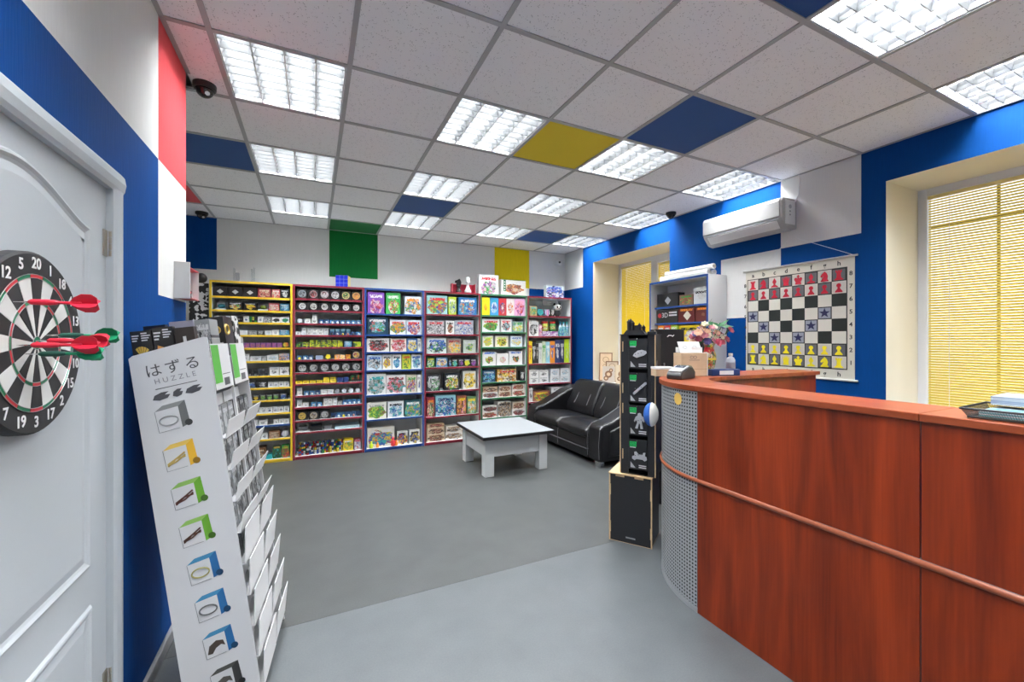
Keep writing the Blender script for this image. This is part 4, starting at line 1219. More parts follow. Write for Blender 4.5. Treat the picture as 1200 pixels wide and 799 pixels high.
r = on_top('game_box', -0.139, 0.030, 0.062, 0.03, 0.134, BKB, 'black game box with orange triangle on top of the white stand'); lines(r, 0.062, 0.03, 0.134, 0.092, 0.128, 0.0, 0.44, 4); lines(r, 0.062, 0.03, 0.134, 0.085, 0.12, -0.44, -0.1, 3)
MB().prism([(-0.024, -0.016), (0.026, 0.0), (-0.020, 0.024)], (0, -0.0151, 0.045), (1, 0, 0), (0, 0, 1), (0, -1, 0), 0.0006).obj('triangle', ORNG, r)
MB().prism([(-0.014, -0.002), (0.004, 0.0), (-0.012, 0.012)], (0, -0.0157, 0.045), (1, 0, 0), (0, 0, 1), (0, -1, 0), 0.0006).obj('triangle', mat('rust_print', (0.4, 0.1, 0.03), 0.5), r)
r = on_top('game_box', -0.073, 0.030, 0.062, 0.03, 0.126, BRB, 'plain brown black box with one small vertical line of print')
MB().box(-0.006, 0.004, -0.0156, -0.0151, 0.035, 0.092).obj('print_line', WPR, r)
r = on_top('game_box', -0.198, 0.13, 0.07, 0.03, 0.150, mat('navy_card', (0.012, 0.014, 0.03), 0.35), 'dark navy box standing behind the gold burst box')
r = on_top('flat_lid_box', -0.114, 0.175, 0.08, 0.10, 0.158, mat('lilac_card', (0.42, 0.40, 0.48), 0.45), 'pale lilac topped box behind the orange triangle box')
r = on_top('picture_box', -0.040, 0.155, 0.05, 0.10, 0.155, art((0.35, 0.36, 0.36), (cW, cK, cGr, (0.5, 0.52, 0.45)), cW, 6, 0.45, all_sides=True), 'grey and white picture box behind the plain black box')
r = on_top('game_box', -0.034, 0.31, 0.06, 0.13, 0.172, BKB, 'black box with gold ring at the stand top, beside patterned panel')
MB().tube([(0.0304, -0.03 + 0.028 * math.cos(t * PI / 12), 0.115 + 0.020 * math.sin(t * PI / 12)) for t in range(24)], 0.005, 6, closed=True).obj('gold_ring', GOLD, r)
MB().tube([(-0.004 + 0.018 * math.cos(t * PI / 12), -0.0653, 0.115 + 0.016 * math.sin(t * PI / 12)) for t in range(24)], 0.004, 6, closed=True).obj('gold_ring', GOLD, r)
MB().box(-0.02, 0.02, -0.0656, -0.0651, 0.03, 0.06).obj('white_print', WPR, r)
def checker(name, sc_):
    if name in MATS: return MATS[name]
    m, t, b = nt(name)
    tc = t.nodes.new('ShaderNodeTexCoord'); ck = t.nodes.new('ShaderNodeTexVoronoi'); ck.feature = 'F1'; ck.distance = 'MANHATTAN'
    ck.inputs['Scale'].default_value = sc_
    L(t, tc.outputs['Object'], ck.inputs['Vector'])
    s_ = t.nodes.new('ShaderNodeSeparateColor'); L(t, ck.outputs['Color'], s_.inputs[0])
    L(t, mix_col(t, math_node(t, 'GREATER_THAN', s_.outputs[0], 0.5), (0.012, 0.012, 0.012), (0.75, 0.75, 0.75)), b.inputs['Base Color'])
    MATS[name] = m; return m
r = on_top('patterned_box', -0.032, 0.435, 0.056, 0.10, 0.182, checker('bw_patches', 34), 'black and white patchwork box at far end of the stand top')
# white display box with red edges on the left wall
wb = thing('wall_display_box', 'white open display box with red edges fixed to the left wall', 'display box', (XL, 2.62, 1.615))
MB().box(0.0, 0.064, -0.098, -0.092, -0.004, 0.175).obj('side_panel', PAPER, wb, bevel=0.001)
MB().box(0.0, 0.004, -0.092, 0.102, 0.0, 0.165).obj('back_panel', PAPER, wb)
REDE = mat('red_edge', (0.55, 0.05, 0.06), 0.4)
MB().box(0.004, 0.058, -0.092, 0.102, 0.0, 0.004).obj('bottom', REDE, wb)
MB().box(0.004, 0.058, -0.092, 0.102, 0.150, 0.154).obj('top', REDE, wb)
MB().box(0.004, 0.058, 0.098, 0.102, 0.004, 0.150).obj('side_panel', PAPER, wb)
tv = thing('toy_vehicle', 'small black and red toy inside the white wall display box', 'toy', (XL + 0.03, 2.60, 1.6195))
MB().box(-0.015, 0.015, -0.04, 0.06, 0.012, 0.045).box(-0.012, 0.012, -0.01, 0.035, 0.045, 0.075).obj('toy_body', BLACK, tv, bevel=0.006)
for y in (-0.022, 0.042): MB().cyl((-0.017, y, 0.012), (0.017, y, 0.012), 0.0118, n=14).obj('wheel', GREY_P, tv)
MB().box(-0.0155, 0.0155, 0.0, 0.03, 0.025, 0.035).obj('red_stripe', REDE, tv)

# ================================================================ BLACK MODEL TOWER ON A PLYWOOD BOX
ang = math.atan2(2.30 - 2.071, 1.873 - 2.032)       # along the front face, towards the back left
P0 = Vector((2.052, 2.118, 0)); fu = Vector((math.cos(ang), math.sin(ang), 0)); fn = Vector((math.sin(ang), -math.cos(ang), 0))
fn = fn if fn.dot(P0) < 0 else -fn
RZ = ang + PI       # local x runs right along the front as the customer sees it, local -y faces the customer
pb = thing('plywood_box', 'black faced plywood box standing on the floor under the black tower', 'box', P0 + fu * 0.1425, (0, 0, RZ))
BK_PLY = mat('black_faced_ply', (0.014, 0.014, 0.016), 0.45)
hw = 0.1425; dp = 0.27; bh = 0.47
MB().box(-hw + 0.004, hw - 0.004, 0.0, 0.004, 0.004, bh).obj('front_face', BK_PLY, pb)
MB().box(hw - 0.004, hw, 0.004, dp, 0.004, bh).obj('side_face', BK_PLY, pb)
MB().box(-hw, -hw + 0.004, 0.004, dp, 0.004, bh).obj('side_face', BK_PLY, pb)
MB().box(-hw + 0.004, hw - 0.004, dp - 0.004, dp, 0.004, bh).obj('back_face', BK_PLY, pb)
MB().box(-hw - 0.006, hw + 0.006, -0.012, dp + 0.006, bh, bh + 0.006).obj('top_board', PLY, pb)
MB().box(-hw, hw, 0.0, dp, 0, 0.004).obj('bottom_board', PLY, pb)
for sx in (-1, 1):
    MB().box(sx * hw - 0.0045, sx * hw + 0.0045, -0.0008, 0.0035, 0.0, bh).obj('ply_edge', PLY, pb)
    for z in (0.06, 0.32):
        MB().box(sx * (hw - 0.002) - 0.006, sx * (hw - 0.002) + 0.006, -0.0025, 0.002, z, z + 0.075).obj('ply_joint', PLY, pb)
for x in (-0.07, 0.06): MB().box(x - 0.03, x + 0.03, -0.0025, 0.002, bh - 0.016, bh - 0.004).obj('ply_joint', PLY, pb)
MB().box(-0.03, 0.035, -0.001, 0.0, 0.035, 0.045).obj('maker_plate', mat('plate_grey', (0.35, 0.35, 0.35), 0.4), pb)
TWB = bh + 0.0065
tw = thing('model_tower', 'tall black display tower with green labelled metal model packs', 'display stand', P0 + fu * 0.098 - fn * 0.02 + Vector((0, 0, TWB)), (0, 0, RZ))
tw_w, tw_h, tw_d = 0.118, 0.965, 0.20
MB().box(-tw_w, tw_w, tw_d - 0.006, tw_d, 0, tw_h).obj('back_panel', BK_PLY, tw)
for sx in (-1, 1):
    o = MB().box(sx * tw_w - 0.003, sx * tw_w + 0.003, 0.0, tw_d, 0, tw_h, faces={'ny': 1}).obj('side_panel', [BK_PLY, PLY], tw)
MB().box(-tw_w + 0.003, -0.060, 0.004, 0.010, 0, tw_h).obj('front_strip', BK_PLY, tw)
MB().box(0.068, tw_w - 0.003, 0.004, 0.010, 0, tw_h).obj('front_strip', BK_PLY, tw)
MB().box(-tw_w - 0.004, tw_w + 0.006, -0.003, tw_d + 0.003, tw_h, tw_h + 0.006).obj('top_board', BK_PLY, tw)
MB().box(-tw_w + 0.003, tw_w - 0.003, 0.0, tw_d - 0.006, 0, 0.006).obj('bottom_board', BK_PLY, tw)
for z in (0.10, 0.42, 0.56, 0.85): MB().box(-tw_w + 0.014, -tw_w + 0.020, 0.0015, 0.004, z, z + 0.07).obj('ply_joint', PLY, tw)
LBG = mat('label_green', (0.0, 0.52, 0.10), 0.5); SILV = mat('model_silver', (0.55, 0.56, 0.58), 0.3, 0.4); SILD = mat('model_dark_silver', (0.18, 0.18, 0.19), 0.35, 0.3)
fig = {
 'car': [[(-0.045, -0.012), (-0.02, -0.026), (0.03, -0.008), (0.048, 0.008), (0.044, 0.022), (0.015, 0.030), (-0.014, 0.024), (-0.038, 0.002)]],
 'beam': [[(-0.045, -0.040), (-0.036, -0.046), (0.050, 0.034), (0.046, 0.046), (0.034, 0.044), (-0.044, -0.030)]],
 'astro': [[(-0.012, 0.052), (0.0, 0.058), (0.012, 0.052), (0.014, 0.038), (0.026, 0.030), (0.034, 0.0), (0.028, -0.006), (0.018, 0.010), (0.016, -0.010), (0.024, -0.050), (0.006, -0.052), (0.002, -0.016), (-0.004, -0.016), (-0.012, -0.052), (-0.030, -0.050), (-0.016, -0.008), (-0.020, 0.008), (-0.032, -0.008), (-0.038, 0.0), (-0.026, 0.030), (-0.014, 0.038)]],
 'bike': [[(-0.05, -0.026), (-0.034, -0.036), (-0.02, -0.026), (0.02, -0.026), (0.034, -0.036), (0.05, -0.024), (0.046, -0.004), (0.036, 0.0), (0.040, 0.024), (0.024, 0.022), (0.02, 0.006), (-0.006, 0.008), (-0.022, 0.026), (-0.036, 0.022), (-0.034, -0.002), (-0.05, -0.010)]],
}
cards = [(0.735, 'car', 'silver car'), (0.500, 'beam', 'long silver beam'), (0.275, 'astro', 'silver astronaut'), (0.040, 'bike', 'silver motorcycle')]
twM = Matrix.Translation(tw.location) @ Matrix.Rotation(RZ, 4, 'Z')
for z, k, nm in cards:
    cdh = 0.205
    c = thing('model_pack', f'black hanging model pack picturing a {nm}, on the tall tower', 'package', group='model packs hung on the black tower')
    c.matrix_world = twM @ Matrix.Translation((0.004, -0.002, z))
    MB().box(-0.062, 0.062, 0, 0.0035, 0, cdh).obj('card', BK_PLY, c)
    lb = MB().box(-0.056, -0.010, -0.0008, -0.0001, cdh - 0.050, cdh - 0.016).obj('green_label', LBG, c)
    text_mesh('METAL', 0.0135, INK, 'lettering', lb, frame((-0.033, -0.0011, cdh - 0.026), (1, 0, 0), (0, 0, 1)))
    text_mesh('EARTH', 0.0135, INK, 'lettering', lb, frame((-0.033, -0.0011, cdh - 0.040), (1, 0, 0), (0, 0, 1)))
    MB().box(-0.054, -0.014, -0.0008, -0.0001, cdh - 0.058, cdh - 0.053).obj('print_line', WPR, c)
    for pl in fig[k]:
        o = MB().prism(pl, (0.012, -0.0004, 0.098), (1, 0, 0), (0, 0, 1), (0, -1, 0), 0.006).obj('pictured_model', SILV, c, bevel=0.002); norm_out(o)
    for q in range(3):
        MB().box(-0.02 + 0.02 * q, -0.012 + 0.02 * q, -0.0075, -0.0066, 0.094 + 0.006 * q, 0.100 + 0.006 * q).obj('model_detail', SILD, c)
    MB().prism([(-0.050, 0.010), (-0.016, 0.010), (-0.050, 0.050)], (0, -0.0002, 0), (1, 0, 0), (0, 0, 1), (0, -1, 0), 0.0006).obj('grey_corner', mat('grey_print', (0.45, 0.45, 0.45), 0.5), c)
    for q in range(2): MB().box(0.006, 0.056, -0.0008, -0.0001, 0.012 + q * 0.013, 0.019 + q * 0.013).obj('print_line', WPR, c)
    MB().tube([(0.0, 0.004, cdh - 0.006), (0.0, -0.03, cdh - 0.006), (0.0, -0.035, cdh)], 0.0018, 6).obj('hook', CHROME, c)
# models standing on the tower
cs = thing('model_castle', 'dark metal model castle on top of the black tower', 'model')
cs.matrix_world = twM @ Matrix.Translation((-0.03, 0.08, tw_h + 0.0065))
DM = mat('dark_metal', (0.05, 0.05, 0.052), 0.35, 0.6)
MB().prism([(-0.075, 0), (0.075, 0), (0.052, 0.028), (-0.052, 0.028)], (0, -0.05, 0), (1, 0, 0), (0, 0, 1), (0, 1, 0), 0.10).obj('plinth', DM, cs)
MB().box(-0.045, 0.035, -0.03, 0.03, 0.028, 0.062).obj('keep', DM, cs)
for x, y, h in ((-0.042, -0.028, 0.098), (-0.012, -0.03, 0.088), (-0.04, 0.02, 0.105), (0.03, -0.02, 0.072), (0.055, 0.0, 0.058)):
    MB().cyl((x, y, 0.0), (x, y, h - 0.016), 0.011, n=10).cyl((x, y, h - 0.016), (x, y, h - 0.008), 0.0135, n=10).cyl((x, y, h - 0.008), (x, y, h + 0.008), 0.011, 0.001, n=10).obj('turret', DM, cs)
tk = thing('model_vehicle', 'small dark metal model on the far corner of the tower top', 'model')
tk.matrix_world = twM @ Matrix.Translation((0.08, 0.09, tw_h + 0.0065))
MB().box(-0.03, 0.03, -0.02, 0.02, 0, 0.018).obj('hull', DM, tk, bevel=0.004); MB().cyl((0.0, 0, 0.018), (0, 0, 0.032), 0.014, 0.010, n=12).obj('turret', DM, tk)
MB().cyl((0.0, 0, 0.026), (0.04, 0, 0.028), 0.0025, n=8).obj('barrel', DM, tk)
# round blue and white cloth ball hanging between the tower and the counter
bl = thing('hanging_ball', 'blue and white cloth ball hanging between black tower and counter', 'toy')
bl.location = (1.893, 1.957, 0.945); bl.rotation_euler = (0, 0, -0.95); bl.scale = (0.78, 0.78, 1.05)
BLC = mat('cloth_blue', (0.02, 0.11, 0.42), 0.8, bump=0.2, bscale=80); WHC = mat('cloth_white', (0.72, 0.70, 0.66), 0.8, bump=0.2, bscale=80)
MB().lathe([(0.07 * math.sin(t * PI / 16), 0.058 * -math.cos(t * PI / 16)) for t in range(9)], n=24, axis=(1, 0, 0)).obj('blue_half', BLC, bl, smooth=True)
MB().lathe([(0.07, 0.0), (0.072, 0.006), (0.062, 0.03), (0.03, 0.052), (0.0, 0.058)], n=24, axis=(1, 0, 0)).obj('white_half', WHC, bl, smooth=True)
MB().tube([(0, 0, 0.066), (0.01, 0.0, 0.12), (0.005, 0.02, 0.19)], 0.004, 8).obj('strap', BLACK, bl)

# ================================================================ ON THE COUNTER
CT = CTOP + 0.0005
tm = thing('card_terminal', 'black and grey card payment terminal on the round counter end', 'terminal', (2.045, 1.862, CT), (0, 0, 0.30))
tm.scale = (1.12, 1.12, 1.12)
o = MB().prism([(-0.085, 0.0), (0.085, 0.0), (0.088, 0.035), (0.055, 0.062), (0.02, 0.066), (-0.078, 0.038), (-0.088, 0.02)], (0, -0.042, 0), (1, 0, 0), (0, 0, 1), (0, 1, 0), 0.084).obj('terminal_body', mat('terminal_black', (0.03, 0.03, 0.033), 0.35), tm, bevel=0.006, seg=3); norm_out(o)
o = MB().prism([(-0.075, 0.040), (0.018, 0.0665), (0.018, 0.071), (-0.076, 0.045)], (0, -0.037, 0), (1, 0, 0), (0, 0, 1), (0, 1, 0), 0.074).obj('face_plate', mat('terminal_grey', (0.42, 0.44, 0.45), 0.35), tm, bevel=0.002); norm_out(o)
o = MB().prism([(-0.02, 0.0605), (0.012, 0.0695), (0.012, 0.0715), (-0.02, 0.0625)], (0, -0.026, 0), (1, 0, 0), (0, 0, 1), (0, 1, 0), 0.052).obj('screen', BLACK_G, tm); norm_out(o)
for r in range(4):
    for c in range(3):
        x = -0.032 - 0.012 * r
        MB().box(-0.0042, 0.0042, -0.007, 0.007, 0, 0.003).obj('key', mat('key_grey', (0.16, 0.16, 0.17), 0.4), tm, (x, -0.02 + 0.02 * c, 0.0575 + 0.283 * (x + 0.02) - 0.0005), (0, -0.276, 0))
MB().prism([(0.03, 0.060), (0.062, 0.060), (0.085, 0.040), (0.085, 0.048), (0.064, 0.068), (0.03, 0.072)], (0, -0.03, 0), (1, 0, 0), (0, 0, 1), (0, 1, 0), 0.06).obj('paper_hatch', mat('hatch_green_grey', (0.22, 0.25, 0.18), 0.25), tm)
wbx = thing('wooden_box', 'pale wooden gift box with engraved loops behind the payment terminal', 'box', (2.262, 1.985, CT), (0, 0, -0.36))
WOODL = mat('pale_wood', (0.62, 0.45, 0.29), 0.55, noise=0.12, nscale=25)
MB().box(-0.088, 0.088, -0.055, 0.055, 0.0, 0.150).obj('box_body', WOODL, wbx, bevel=0.002)
MB().box(-0.0885, 0.0885, -0.0556, -0.0551, 0.046, 0.048).obj('lid_seam', mat('wood_seam', (0.3, 0.2, 0.12), 0.6), wbx)
MB().box(0.0884, 0.092, -0.056, 0.056, 0.0, 0.152).obj('white_sleeve', PAPER, wbx)
for sx in (-1, 1):
    MB().tube([(-0.006 + sx * 0.011 + 0.011 * math.cos(t * PI / 10), -0.0558, 0.124 + 0.008 * math.sin(t * PI / 10)) for t in range(20)], 0.0012, 5, closed=True).obj('engraved_loop', INKG, wbx)
MB().box(-0.035, 0.035, -0.0558, -0.0551, 0.104, 0.1065).obj('engraved_line', INKG, wbx)
lf = thing('leaflet_stack', 'white folded leaflets with line drawings on top of wooden box', 'leaflets', (2.262, 1.985, CT + 0.1525), (0, 0, -0.36))
for q, (x, t) in enumerate(((-0.035, 0.9), (0.038, 0.85))):
    p = MB().box(-0.042, 0.042, -0.001, 0.001, 0, 0.085).obj('leaflet', PAPER, lf, (x, -0.02 + 0.012 * q, 0.0), (-0.55, 0, 0))
    MB().tube([(0.014 * math.cos(k * PI / 8), -0.0016, 0.04 + 0.010 * math.sin(k * PI / 8)) for k in range(16)], 0.001, 5, closed=True).obj('line_drawing', INKG, p)
MB().box(-0.075, 0.085, 0.0, 0.05, 0, 0.035).obj('leaflet_pile', PAPER, lf)
sb = thing('flat_wooden_box', 'flat pale wooden box with white card behind the terminal', 'box', (2.085, 2.055, CT), (0, 0, -0.36))
MB().box(-0.06, 0.06, -0.04, 0.04, 0, 0.045).obj('box_body', WOODL, sb, bevel=0.002)
MB().box(-0.062, 0.062, -0.042, 0.042, 0.0455, 0.060).obj('lid', PAPER, sb, bevel=0.002)
MB().cyl((-0.03, 0.01, 0.0605), (-0.03, 0.01, 0.10), 0.003, n=8).obj('metal_pin', CHROME, sb)
MB().cyl((0.01, -0.01, 0.0605), (0.01, -0.01, 0.085), 0.004, n=8).obj('metal_pin', CHROME, sb)
# vase with paper flowers
vz = thing('flower_vase', 'painted vase with a bunch of colourful flowers on the counter', 'vase', (2.50, 2.03, CT))
VZ = art((0.70, 0.62, 0.45), (cR, cG, cY, (0.7, 0.62, 0.45), cK), cR, 7, 0.8, all_sides=True)
MB().lathe([(0.030, 0), (0.036, 0.004), (0.033, 0.03), (0.038, 0.06), (0.046, 0.10), (0.045, 0.13), (0.034, 0.165), (0.030, 0.185), (0.040, 0.215), (0.036, 0.216), (0.026, 0.19)], n=24).obj('vase_body', VZ, vz, smooth=True)
MB().cyl((0, 0, 0.098), (0, 0, 0.112), 0.0462, n=24).obj('painted_band', mat('band_yellow', (0.7, 0.5, 0.05), 0.4), vz)
rnd = random.Random(3)
FC = [((0.75, 0.45, 0.30), 'peach'), ((0.70, 0.12, 0.18), 'red'), ((0.78, 0.68, 0.50), 'cream'), ((0.75, 0.30, 0.36), 'pink'), ((0.30, 0.05, 0.08), 'wine'), ((0.10, 0.08, 0.25), 'violet')]
STEM = mat('stem_green', (0.015, 0.11, 0.03), 0.6); LEAF = mat('leaf_green', (0.012, 0.14, 0.035), 0.5)
right = Vector((0.9, -0.43, 0))
for q in range(46):
    a = rnd.uniform(-1, 1); bb = rnd.uniform(-0.5, 0.5); zz = 0.285 + 0.075 * rnd.uniform(-0.8, 1) - 0.03 * abs(a)
    p = right * (a * 0.115 + 0.012) + Vector((0.43, 0.9, 0)) * (bb * 0.11) + Vector((0, 0, zz))
    st_ = MB().tube([(0, 0, 0.18), (p.x * 0.35, p.y * 0.35, 0.24), tuple(p)], 0.002, 5).obj('stem', STEM, vz)
    if q % 4 == 3:
        for e in range(2):
            d = Vector((rnd.uniform(-1, 1), rnd.uniform(-1, 0.3), rnd.uniform(-0.2, 0.8))).normalized(); s_ = d.orthogonal().normalized() * 0.016
            MB().poly([p, p + d * 0.03 + s_ * 1.3, p + d * 0.08, p + d * 0.03 - s_ * 1.3]).obj('leaf', LEAF, vz)
        continue
    c, cn = FC[(q // 4 * 3 + q % 4) % 6]; r_ = rnd.uniform(0.024, 0.034)
    nrm = (p - Vector((0, 0, 0.2))).normalized() * 0.6 + Vector((-0.35, -0.6, 0.2)); nrm.normalize()
    t1 = nrm.orthogonal().normalized(); t2 = nrm.cross(t1)
    fm = MB()
    for ring, (rr, up, npet) in enumerate(((r_, 0.0, 7), (r_ * 0.65, 0.006, 5), (r_ * 0.3, 0.011, 3))):
        for k in range(npet):
            t = 2 * PI * k / npet + ring
            dirv = t1 * math.cos(t) + t2 * math.sin(t); sd_ = nrm.cross(dirv) * rr * 0.42
            o0 = p + nrm * up
            fm.poly([o0, o0 + dirv * rr * 0.6 + sd_ + nrm * 0.004, o0 + dirv * rr + nrm * 0.008, o0 + dirv * rr * 0.6 - sd_ + nrm * 0.004])
    fm.obj('flower', mat('petal_' + cn, c, 0.6), vz)
ty = thing('blue_tray', 'blue box with white label on the counter by the vase', 'box', (2.475, 1.905, CT), (0, 0, -0.25))
MB().box(-0.105, 0.105, -0.035, 0.035, 0, 0.042).obj('tray_body', mat('tray_navy', (0.012, 0.035, 0.14), 0.4), ty, bevel=0.003)
MB().box(-0.05, 0.055, -0.0362, -0.0352, 0.007, 0.034).obj('white_label', PAPER, ty)
bo = thing('plastic_bottle', 'small translucent plastic bottle on the counter near the chessboard', 'bottle', (2.655, 1.98, CT))
BOT = mat('bottle_milky', (0.50, 0.53, 0.60), 0.25)
MB().lathe([(0.026, 0), (0.030, 0.004), (0.030, 0.095), (0.022, 0.112), (0.012, 0.118), (0.012, 0.124)], n=20).obj('bottle_body', BOT, bo, smooth=True)
MB().cyl((0, 0, 0.1245), (0, 0, 0.142), 0.014, n=16).obj('cap', PAPER, bo)
MB().cyl((0, 0, 0.03), (0, 0, 0.08), 0.0304, n=20).obj('label_band', mat('bottle_label', (0.28, 0.28, 0.33), 0.4), bo)
# wire letter tray with papers
TRX0, TRX1, TRY0, TRY1 = 1.80, 2.04, 0.22, 0.565
tr = thing('wire_letter_tray', 'black wire mesh letter tray with blue papers on the counter', 'letter tray', ((TRX0 + TRX1) / 2, (TRY0 + TRY1) / 2, CT), (0, 0, 0.05))
a, b_ = (TRX1 - TRX0) / 2, (TRY1 - TRY0) / 2
rt, rb = 0.0035, 0.003
MB().tube([(-a, -b_, 0.03), (a, -b_, 0.03), (a, b_, 0.03), (-a, b_, 0.03)], rt, 8, closed=True).obj('top_rim', BLACK, tr)
a2, b2 = a - 0.014, b_ - 0.014
MB().tube([(-a2, -b2, 0.004), (a2, -b2, 0.004), (a2, b2, 0.004), (-a2, b2, 0.004)], rb, 8, closed=True).obj('bottom_rim', BLACK, tr)
ms = MB()
def wires(A, B_, C_, D_, n1, n2):
    A, B_, C_, D_ = map(Vector, (A, B_, C_, D_))
    for i in range(n1 + 1):
        t = i / n1; ms.cyl(A.lerp(B_, t), D_.lerp(C_, t), 0.0006, n=3, caps=False)
    for i in range(n2 + 1):
        t = i / n2; ms.cyl(A.lerp(D_, t), B_.lerp(C_, t), 0.0006, n=3, caps=False)
wires((-a2, -b2, 0.004), (-a2, b2, 0.004), (-a, b_, 0.03), (-a, -b_, 0.03), 64, 9)
wires((a2, -b2, 0.004), (a2, b2, 0.004), (a, b_, 0.03), (a, -b_, 0.03), 64, 9)
wires((-a2, b2, 0.004), (a2, b2, 0.004), (a, b_, 0.03), (-a, b_, 0.03), 44, 9)
wires((-a2, -b2, 0.004), (a2, -b2, 0.004), (a, -b_, 0.03), (-a, -b_, 0.03), 44, 9)
wires((-a2, -b2, 0.0035), (a2, -b2, 0.0035), (a2, b2, 0.0035), (-a2, b2, 0.0035), 24, 36)
o = ms.obj('wire_mesh', BLACK, tr); o['kind'] = 'stuff'
PPB = art((0.42, 0.58, 0.66), (cT, (0.05, 0.25, 0.33), (0.55, 0.62, 0.68), cW), cN, 8, 0.6, all_sides=True)
carton('paper_pile', PPB, (TRX0 + TRX1) / 2, (TRY0 + TRY1) / 2, CT + 0.0078, 0.18, 0.28, 0.016, 'pile of blue printed sheets lying in the wire letter tray', 'papers', rot=(0, 0, 0.05))
NPP = art((0.62, 0.66, 0.72), ((0.30, 0.36, 0.50), (0.7, 0.72, 0.75), (0.25, 0.3, 0.42), (0.6, 0.64, 0.7)), cN, 7, 0.7, all_sides=True)
nw = carton('newspaper_stack', NPP, 2.03, 0.37, CT + 0.0342, 0.16, 0.34, 0.026, 'stack of folded grey newspapers resting on the letter tray rim', 'newspapers', rot=(0, 0, 0.05))
# ================================================================ BOOKCASES ALONG THE BACK WALL
FY = 5.47
XB = [-1.018, -0.217, 0.574, 1.324, 2.122, 2.867, 3.651]
EDG = {'yellow': mat('edge_yellow', (0.85, 0.58, 0.03), 0.4), 'red': mat('edge_burgundy', (0.22, 0.014, 0.030), 0.4), 'blue': mat('edge_blue', (0.010, 0.060, 0.26), 0.4), 'green': mat('edge_green', (0.015, 0.14, 0.05), 0.4)}
UNITS = [
 ('yellow', 'yellow bookcase', 'yellow edged bookcase full of small puzzles, beside the leaning display stand',
  [1.879, 1.73, 1.594, 1.452, 1.308, 1.159, 0.99, 0.854, 0.711, 0.561, 0.426, 0.268, 0.03]),
 ('red', 'red bookcase beside yellow', 'burgundy edged bookcase of puzzle cubes between the yellow and blue bookcases',
  [1.887, 1.749, 1.592, 1.4545, 1.311, 1.162, 1.012, 0.88, 0.742, 0.604, 0.448, 0.31, 0.03]),
 ('blue', 'blue bookcase', 'blue edged bookcase filled with large boxed games', [1.73, 1.465, 1.245, 1.015, 0.703, 0.394, 0.03]),
 ('red', 'red bookcase beside blue', 'burgundy edged bookcase of boxed games behind the coffee table', [1.743, 1.473, 1.212, 1.029, 0.71, 0.366, 0.03]),
 ('green', 'green bookcase', 'green edged bookcase under the yellow wall square', [1.748, 1.509, 1.293, 1.03, 0.793, 0.568, 0.285, 0.03]),
 ('red', 'red bookcase behind sofa', 'burgundy edged bookcase with books in the corner behind the sofa', [1.758, 1.453, 1.041, 0.74, 0.47, 0.20, 0.03]),
]
TOPZ = 2.035; DEP = 0.36; TH = 0.022
def bookcase(k, colr, label, zs, X0, X1, name='bookcase'):
    w = X1 - X0 - 0.004
    r = thing(name, label, 'bookcase', ((X0 + X1) / 2, FY, 0), group='coloured bookcases along the back wall')
    ms = [LAMI_W, EDG[colr]]
    for sx in (-1, 1):
        a, b = sorted((sx * w / 2, sx * (w / 2 - TH)))
        MB().box(a, b, 0, DEP, 0, TOPZ, faces={'ny': 1}).obj('side_panel', ms, r)
    MB().box(-w / 2, w / 2, 0, DEP, TOPZ + 0.0005, TOPZ + 0.0005 + TH, faces={'ny': 1, 'nx': 1, 'px': 1}).obj('top_board', ms, r)
    MB().box(-w / 2 + TH, w / 2 - TH, DEP - 0.006, DEP, 0.02, TOPZ).obj('back_panel', LAMI_W, r)
    for q, z in enumerate(zs):
        e = ms
        if k == 0 and q == 10: e = [LAMI_W, EDG['blue']]
        MB().box(-w / 2 + TH + 0.0005, w / 2 - TH - 0.0005, 0.002, DEP - 0.0065, z - 0.012, z + 0.0095, faces={'ny': 1}).obj('shelf', e, r)
    MB().box(-w / 2 + TH + 0.0005, w / 2 - TH - 0.0005, 0.01, 0.025, 0.0, zs[-1] - 0.01, faces={'ny': 1}).obj('plinth', ms, r)
    return r
for k, (c, short, lab, zs) in enumerate(UNITS):
    bookcase(k, c, lab, zs, XB[k], XB[k + 1])

ORD = ['first', 'second', 'third', 'fourth', 'fifth', 'sixth', 'seventh', 'eighth', 'ninth', 'tenth', 'eleventh', 'twelfth', 'thirteenth', 'fourteenth', 'fifteenth', 'sixteenth']
DISC = MB().cyl((0, 0, 0), (0, -0.006, 0), 0.5, n=24).mesh('disc', PAPER)
RINGM = MB().lathe([(0.5, 0), (0.5, 0.007), (0.40, 0.008), (0.40, 0.004)], axis=(0, -1, 0), n=24).mesh('ring', PAPER)
BALL = MB().lathe([(0.5 * math.sin(t * PI / 8), 0.5 - 0.5 * math.cos(t * PI / 8)) for t in range(9)], n=14).mesh('ball', PAPER)
for p in BALL.polygons: p.use_smooth = True
HEX = MB().cyl((0, 0, 0), (0, 0, 1), 0.5, n=5).mesh('pentagon', PAPER)
SOLID = {}
def S(c, rough=0.4):
    k = (c, rough)
    if k not in SOLID: SOLID[k] = mat('plain_%.3f_%.3f_%.3f' % c, c, rough)
    return SOLID[k]

